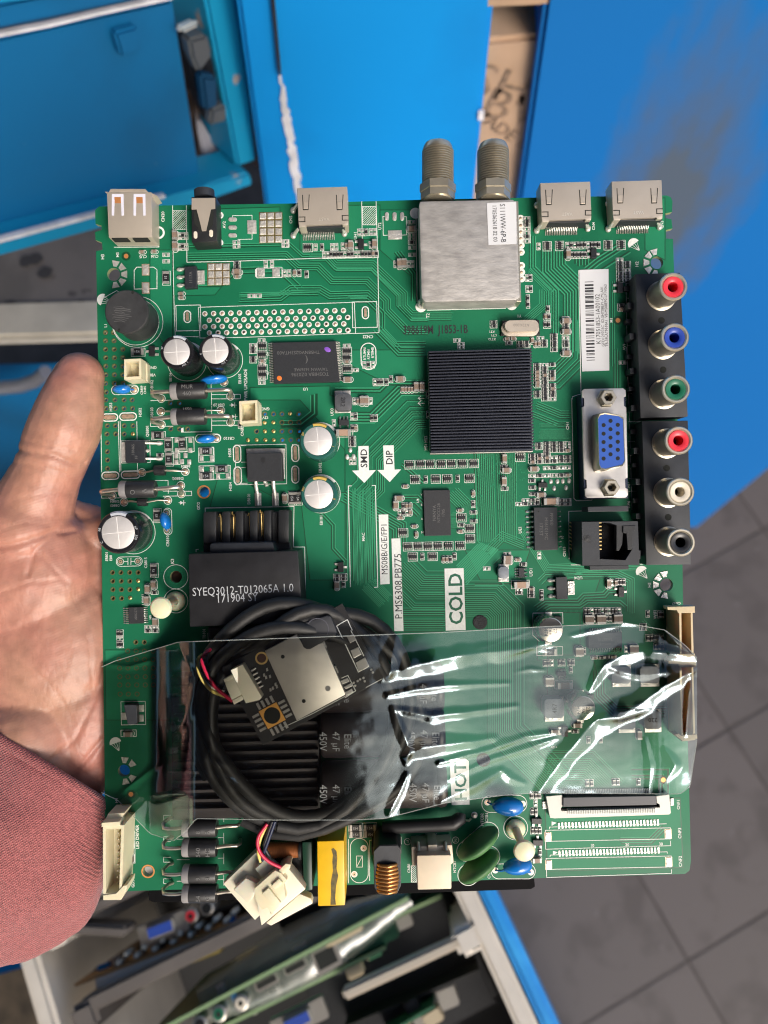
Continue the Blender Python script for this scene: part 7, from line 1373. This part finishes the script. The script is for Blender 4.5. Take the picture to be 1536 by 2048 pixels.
# white crate of used boards on a blue table ---------------------------------------------
zc = .90; pA = onz(906, 1779, zc); pB = onz(1022, 2034, zc); e2 = (pB - pA).normalized(); e2.z = 0; e1 = Vector((-e2.y, e2.x, 0)); EZ = Vector((0, 0, 1)); bl = onz(62, 1868, zc)
e1 = e1 if e1.x > 0 else -e1
wd = (pA - bl).dot(e1); org = bl
def CP(a, b, z): return org + e1 * a + e2 * b + EZ * (z - zc)
def loc(px, py, z): p = onz(px, py, z) - org; return p.dot(e1), p.dot(e2)
LEN = .42; hc = .2; WHT = mat('crate_white', (.56, .52, .46), .55, noise=.12, nscale=30); cr = wthing('crate', 'off white plastic crate of used circuit boards standing on the blue table', 'crate', CP(wd / 2, LEN / 2, zc - hc))
rim = .012
def wbox(name, a0, a1, b0, b1, z0, z1, mt, par, bev=.0015): w_ = WB(); w_.box(CP(a0, b0, z0), e1 * (a1 - a0), e2 * (b1 - b0), EZ * (z1 - z0), bev); return w_.done(name, mt, par, 40)
wbox('left_wall', -rim, 0, -rim, LEN, zc - hc, zc, WHT, cr, .003); wbox('right_wall', wd, wd + rim, -rim, LEN, zc - hc, zc, WHT, cr, .003); wbox('back_wall', 0, wd, -rim, 0, zc - hc, zc, WHT, cr, .003); wbox('front_wall', 0, wd, LEN - rim, LEN, zc - hc, zc, WHT, cr, .003); wbox('crate_base', 0, wd, 0, LEN - rim, zc - hc, zc - hc + .005, mat('crate_base_dark', (.05, .05, .05), .8), cr)
DV = mat('divider_grey', (.11, .098, .09), .6, noise=.15, nscale=40); 
def divider(pa, pb, mt, th=.006, drop=.14, label=None):
    a0, b0 = loc(*pa, zc); a1, b1 = loc(*pb, zc); w_ = WB(); u = CP(a0, b0, zc); v_ = CP(a1, b1, zc); d = (v_ - u).normalized(); nn = Vector((-d.y, d.x, 0)) * th; w_.solid([u, v_, v_ + nn, u + nn], EZ * -drop, .0015); return w_.done('divider', mt, cr, 40)
divider((168, 2034), (640, 1800), DV, .009, .03); divider((690, 2004), (952, 1882), mat('divider_cream', (.42, .37, .30), .6), .0062, .010); divider((100, 1868), (330, 1762), DV, .007, .02); divider((110, 1868), (250, 1876), DV, .006, .02)
for px, py in ((108, 1868), (935, 1880), (170, 2035)): a, b = loc(px, py, zc); wbox('corner_post', a - .008, a + .008, b - .008, b + .008, zc - hc, zc + .002, WHT if px != 170 else DV, cr, .003)
tb = wthing('blue_table', 'bright blue table edge showing beside the white crate', 'table', CP(wd / 2, LEN / 2, 0))
pe = onz(968, 1775, zc - .012) - org; te = pe.dot(e1) + .006; BTP = paint('blue_table_paint', (.003, .25, .66), rough=.5, dirt=(.02, .33, .74), dsc=30, dpos=.52)
wbox('table_top', -.30, te, -.30, LEN + .2, zc - hc - .02, zc - hc, BTP, tb); wbox('side_board', wd + rim + .001, te, -.30, LEN + .2, zc - hc, zc - .012, BTP, tb, .003); wbox('apron', te - .03, te, -.30, LEN + .2, 0, zc - hc - .02, BTP, tb)
# boards standing in the crate
PH1 = mat('phenolic_brown', (.30, .17, .07), .6, noise=.15, nscale=60); GB = mat('old_board_green', (.02, .10, .05), .45, noise=.2, nscale=80); GBE = mat('old_board_edge', (.20, .30, .15), .6); SIL = mat('old_tin', (.42, .40, .36), .4, .7)
def vboard(name, label, pa, pb, z, mt, drop=.12, group='used circuit boards standing in the crate', th=.0018):
    a0, b0 = loc(*pa, z); a1, b1 = loc(*pb, z); u = CP(a0, b0, z); v_ = CP(a1, b1, z); d = (v_ - u).normalized(); nn = Vector((-d.y, d.x, 0))
    t = wthing(name, label, 'circuit board', (u + v_) / 2 - EZ * drop, group); w_ = WB(); w_.solid([u, v_, v_ + nn * th, u + nn * th], EZ * -drop, 0); w_.done('board_panel', mt, t); return t, u, d, nn, (v_ - u).length
def on(bd, s_, off, h, L, W_, Hh, name, mt, bev=.0008):     # a part fixed to a standing board: s along it, off out of its back face, h its top below the board's top edge
    t, u, d, nn, _ = bd; w_ = WB(); p = u + d * s_ + nn * off - EZ * h; w_.box(p, d * L, nn * W_, EZ * -Hh, bev); return w_.done(name, mt, t, 40)
def sof(bd, px, py): t, u, d, nn, _ = bd; q = onz(px, py, u.z) - u; return q.dot(d), q.dot(nn)
VB = mat('vga_old_blue', (.02, .06, .32), .5)
def ovga(bd, px, py, L=.031):
    s_, o_ = sof(bd, px, py); o = on(bd, s_ - L / 2, o_ - .006, .0, L, .0125, .006, 'vga_port', SIL); t, u, d, nn, _ = bd
    w_ = WB(); p = u + d * (s_ - .0085) + nn * (o_ - .003); w_.box(p, d * .017, nn * .0075, EZ * .005, .001); q = w_.done('d_shell', mat('old_shell', (.5, .48, .42), .4, .6), t, 40); w_ = WB(); p = u + d * (s_ - .0075) + nn * (o_ - .002) + EZ * .005; w_.box(p, d * .015, nn * .0055, EZ * .0004); w_.done('socket_face', VB, t)
def ojack(bd, px, py, mt, r=.0045):
    s_, o_ = sof(bd, px, py); t, u, d, nn, _ = bd; p = u + d * s_ + nn * o_; w_ = WB(); w_.tube([p - EZ * .012, p, p + EZ * .0005], [r, r, r * .85], 16); o = w_.done('audio_jack', SIL, t, 40); w_ = WB(); w_.tube([p, p + EZ * .001], r * .68, 14); w_.done('insert', mt, t); w_ = WB(); w_.tube([p, p + EZ * .0014], r * .32, 10); w_.done('socket_hole', M_HOLE, t)
b1 = vboard('used_circuit_board', 'brown circuit board edge with a vga socket and red jack standing in the crate', (150, 1974), (520, 1832), zc - .012, PH1)
ovga(b1, 326, 1858); ojack(b1, 382, 1832, M_RED); ojack(b1, 414, 1816, M_JBLK)
s_, o_ = sof(b1, 190, 1962); on(b1, s_, -.006, -.001, .066, .006, .012, 'connector_strip', mat('old_nylon', (.5, .47, .43), .5)); s_, o_ = sof(b1, 392, 1888); on(b1, s_, -.008, -.001, .028, .008, .014, 'connector', mat('old_cream', (.58, .44, .22), .5)); s_, _ = sof(b1, 240, 1950); on(b1, s_, -.012, .006, .06, .006, .01, 'connector', mat('old_yellow', (.35, .27, .06), .5))
for k in range(14): s_, o_ = sof(b1, 236 + k * 17.5, 1926 - k * 8.5); t, u, d, nn, _ = b1; p = u + d * s_ + nn * (.004 + .003 * (k % 2)) + EZ * .001; w_ = WB(); w_.tube([p - EZ * .012, p - EZ * .001, p], [.0017, .0017, .0009], 10); w_.done('pin_post', mat('clear_post', (.45, .47, .44), .25), t, 50)
b2 = vboard('used_circuit_board', 'green circuit board in a clear bag with silver sockets along its edge', (300, 2075), (818, 1800), zc - .004, GB); t, u, d, nn, L = b2
on(b2, 0, -.0002, -.0006, L, .0022, .0012, 'bare_edge', GBE, 0)
for px, py in ((532, 1968), (590, 1938)): s_, _ = sof(b2, px, py); on(b2, s_ - .0075, -.0065, .002, .015, .0062, .01, 'hdmi_port', SIL); on(b2, s_ - .006, -.005, .0018, .012, .0032, .001, 'socket_mouth', M_HOLE, 0)
s_, _ = sof(b2, 648, 1910); on(b2, s_ - .008, -.014, .002, .016, .0135, .014, 'ethernet_port', SIL); on(b2, s_ - .006, -.0115, .0018, .012, .009, .001, 'socket_mouth', M_HOLE, 0); s_, _ = sof(b2, 690, 1880); on(b2, s_ - .012, -.003, .001, .024, .003, .008, 'connector', mat('old_tan', (.45, .38, .26), .5))
ojack(b2, 438, 2028, M_GRN); ojack(b2, 482, 2006, M_WHT); ojack(b2, 400, 2050, M_JBLK)
bag = bpy.data.materials.new('bag_film'); bag.use_nodes = True; n = bag.node_tree.nodes; l = bag.node_tree.links; n.remove(n['Principled BSDF']); a_ = n.new('ShaderNodeBsdfTransparent'); a_.inputs[0].default_value = (.8, .86, .8, 1); g_ = n.new('ShaderNodeBsdfGlossy'); g_.inputs['Roughness'].default_value = .25; d_ = n.new('ShaderNodeBsdfDiffuse'); d_.inputs[0].default_value = (.5, .58, .5, 1); m1 = n.new('ShaderNodeMixShader'); m1.inputs[0].default_value = .16; m2 = n.new('ShaderNodeMixShader'); m2.inputs[0].default_value = .1
l.new(a_.outputs[0], m1.inputs[1]); l.new(d_.outputs[0], m1.inputs[2]); l.new(m1.outputs[0], m2.inputs[1]); l.new(g_.outputs[0], m2.inputs[2]); l.new(m2.outputs[0], n['Material Output'].inputs[0])
w_ = WB(); rr = random.Random(2); A = []; 
for k in range(40):
    t_ = k / 39; q = u + d * (L * (.18 + .82 * t_)); bul = math.sin(PI * min(1, t_ * .9 + .1)) ; rowv = []
    for j in range(9):
        a = -PI * .5 + PI * j / 8; rowv.append(w_.bm.verts.new(q + nn * (math.sin(a) * (.006 + .012 * bul) + rr.uniform(-.0006, .0006)) + EZ * (math.cos(a) * (.004 + .006 * bul) - .012 + rr.uniform(-.0006, .0006))))
    A.append(rowv)
for p, q in zip(A, A[1:]):
    for j in range(8): w_.bm.faces.new([p[j], p[j + 1], q[j + 1], q[j]])
w_.done('plastic_bag', bag, t, 180)
b3 = vboard('used_circuit_board', 'green circuit board with a blue vga socket at the bottom of the crate view', (380, 2090), (772, 1898), zc - .014, GB); on(b3, 0, -.0002, -.0006, b3[4], .0022, .0012, 'bare_edge', GBE, 0)
ovga(b3, 598, 2040, .034); s_, _ = sof(b3, 715, 1950); on(b3, s_ - .006, -.007, .0, .01, .007, .01, 'connector', mat('old_tan', (.45, .38, .26), .5)); s_, _ = sof(b3, 725, 1920); on(b3, s_ - .02, .002, .004, .045, .012, .012, 'green_module', GB)
for k in range(16): s_, _ = sof(b3, 500 + k * 8, 2020 - k * 5); t, u, d, nn, _ = b3; p = u + d * s_ + nn * .004 - EZ * .001; w_ = WB(); w_.tube([p - EZ * .01, p], .0012, 8); w_.done('pin_post', mat('clear_post', (.45, .47, .44), .25), t, 50)
b4 = vboard('used_circuit_board', 'green circuit board corner at the lower right inside the crate', (770, 2075), (870, 2016), zc - .03, GB); s_, _ = sof(b4, 865, 2035); on(b4, s_ - .006, -.008, .0, .012, .008, .01, 'connector', mat('old_tan', (.45, .38, .26), .5))
rq = random.Random(12)
PM = [M_BLK, SIL, mat('old_tan', (.45, .38, .26), .5), mat('old_nylon', (.5, .47, .43), .5), M_IC, M_CERB, GB]
for bd, n_ in ((b1, 16), (b2, 10), (b3, 18), (b4, 6)):
    for k in range(n_):
        L_ = rq.uniform(.003, .010); s_ = rq.uniform(.004, max(.006, bd[4] - .012)); W_ = rq.uniform(.002, .007); side = rq.random() < .6
        on(bd, s_, -W_ if side else .0018, rq.uniform(.003, .018), L_, W_, rq.uniform(.003, .008), rq.choice(('component', 'connector', 'capacitor')), rq.choice(PM), .0004)
b5 = vboard('used_circuit_board', 'dark circuit board deep in the crate behind the cream divider', (690, 2060), (960, 1945), zc - .045, mat('old_board_dark', (.012, .013, .013), .5)); on(b5, .02, -.01, .004, .03, .01, .02, 'connector', M_BLK); on(b5, .06, -.012, .0, .012, .012, .02, 'capacitor', SIL)
b7 = vboard('used_circuit_board', 'green circuit board leaning on the added black case at the right of the crate', (640, 1905), (884, 1795), zc - .05, GB); on(b7, .01, -.012, .002, .02, .012, .012, 'connector', M_BLK); on(b7, .05, -.008, .0, .012, .008, .01, 'connector', SIL); on(b7, 0, -.0002, -.0006, b7[4], .0022, .0012, 'bare_edge', GBE, 0)
b6 = vboard('used_circuit_board', 'dark circuit board behind the brown one in the crate', (330, 1870), (760, 1690), zc - .03, mat('old_board_dark', (.012, .013, .013), .5), .1)
bx_ = wthing('shade_filler', 'black case lying in the right rear corner of the crate', 'case', CP(wd * .75, .08, zc - hc + .006)); wbox('shade_filler_body', wd * .50, wd - .004, .004, .17, zc - hc + .006, zc - .075, BLKV, bx_, .004); wbox('shade_filler_top', wd * .505, wd - .006, .008, .166, zc - .0745, zc - .066, M_BLK, bx_, .003)  # black block added to darken the crate's shaded rear corner
# the plain floor items at the lower left corner outside the crate
w_ = WB(); q = [onz(x, y, .72) for x, y in ((-140, 1990), (66, 1930), (84, 2075), (-120, 2200))]; w_.solid(q, EZ * -.004); o = w_.done('used_circuit_board', mat('old_board_brown', (.06, .045, .03), .6, noise=.5, nscale=60), None, None, q[0]); tag(o, 'dim brown circuit board lying outside the left wall of the crate', 'circuit board', 'used circuit boards standing in the crate')

# awning added out of view: keeps sky off the left, darkens tape reflections
aw = wthing('sky_blocker', 'dark brown sheet awning added unseen overhead, holding sky light off the left of the board', 'blocker', Vector((-.9, 0, 0)))
w_ = WB(); n_ = 64
for k in range(n_):
    x0 = -5.0 + 5.33 * k / n_; x1 = -5.0 + 5.33 * (k + 1) / n_; zc_ = 2.35 + (.018 if k % 2 else 0); w_.solid([Vector((x0, -3.2, zc_)), Vector((x1, -3.2, zc_)), Vector((x1, 1.6, zc_ + .25)), Vector((x0, 1.6, zc_ + .25))], EZ * .012)
w_.done('blocker_sheet', mat('blocker_brown', (.26, .15, .13), .7, noise=.2, nscale=5), aw)
for x, y in ((-4.9, -3.1), (-4.9, 1.5), (.28, 1.5)): w_ = WB(); w_.tube([Vector((x, y, 0)), Vector((x, y, 2.45))], .03, 12); w_.done('blocker_post', mat('blocker_post_grey', (.2, .2, .2), .5, .5), aw, 50)
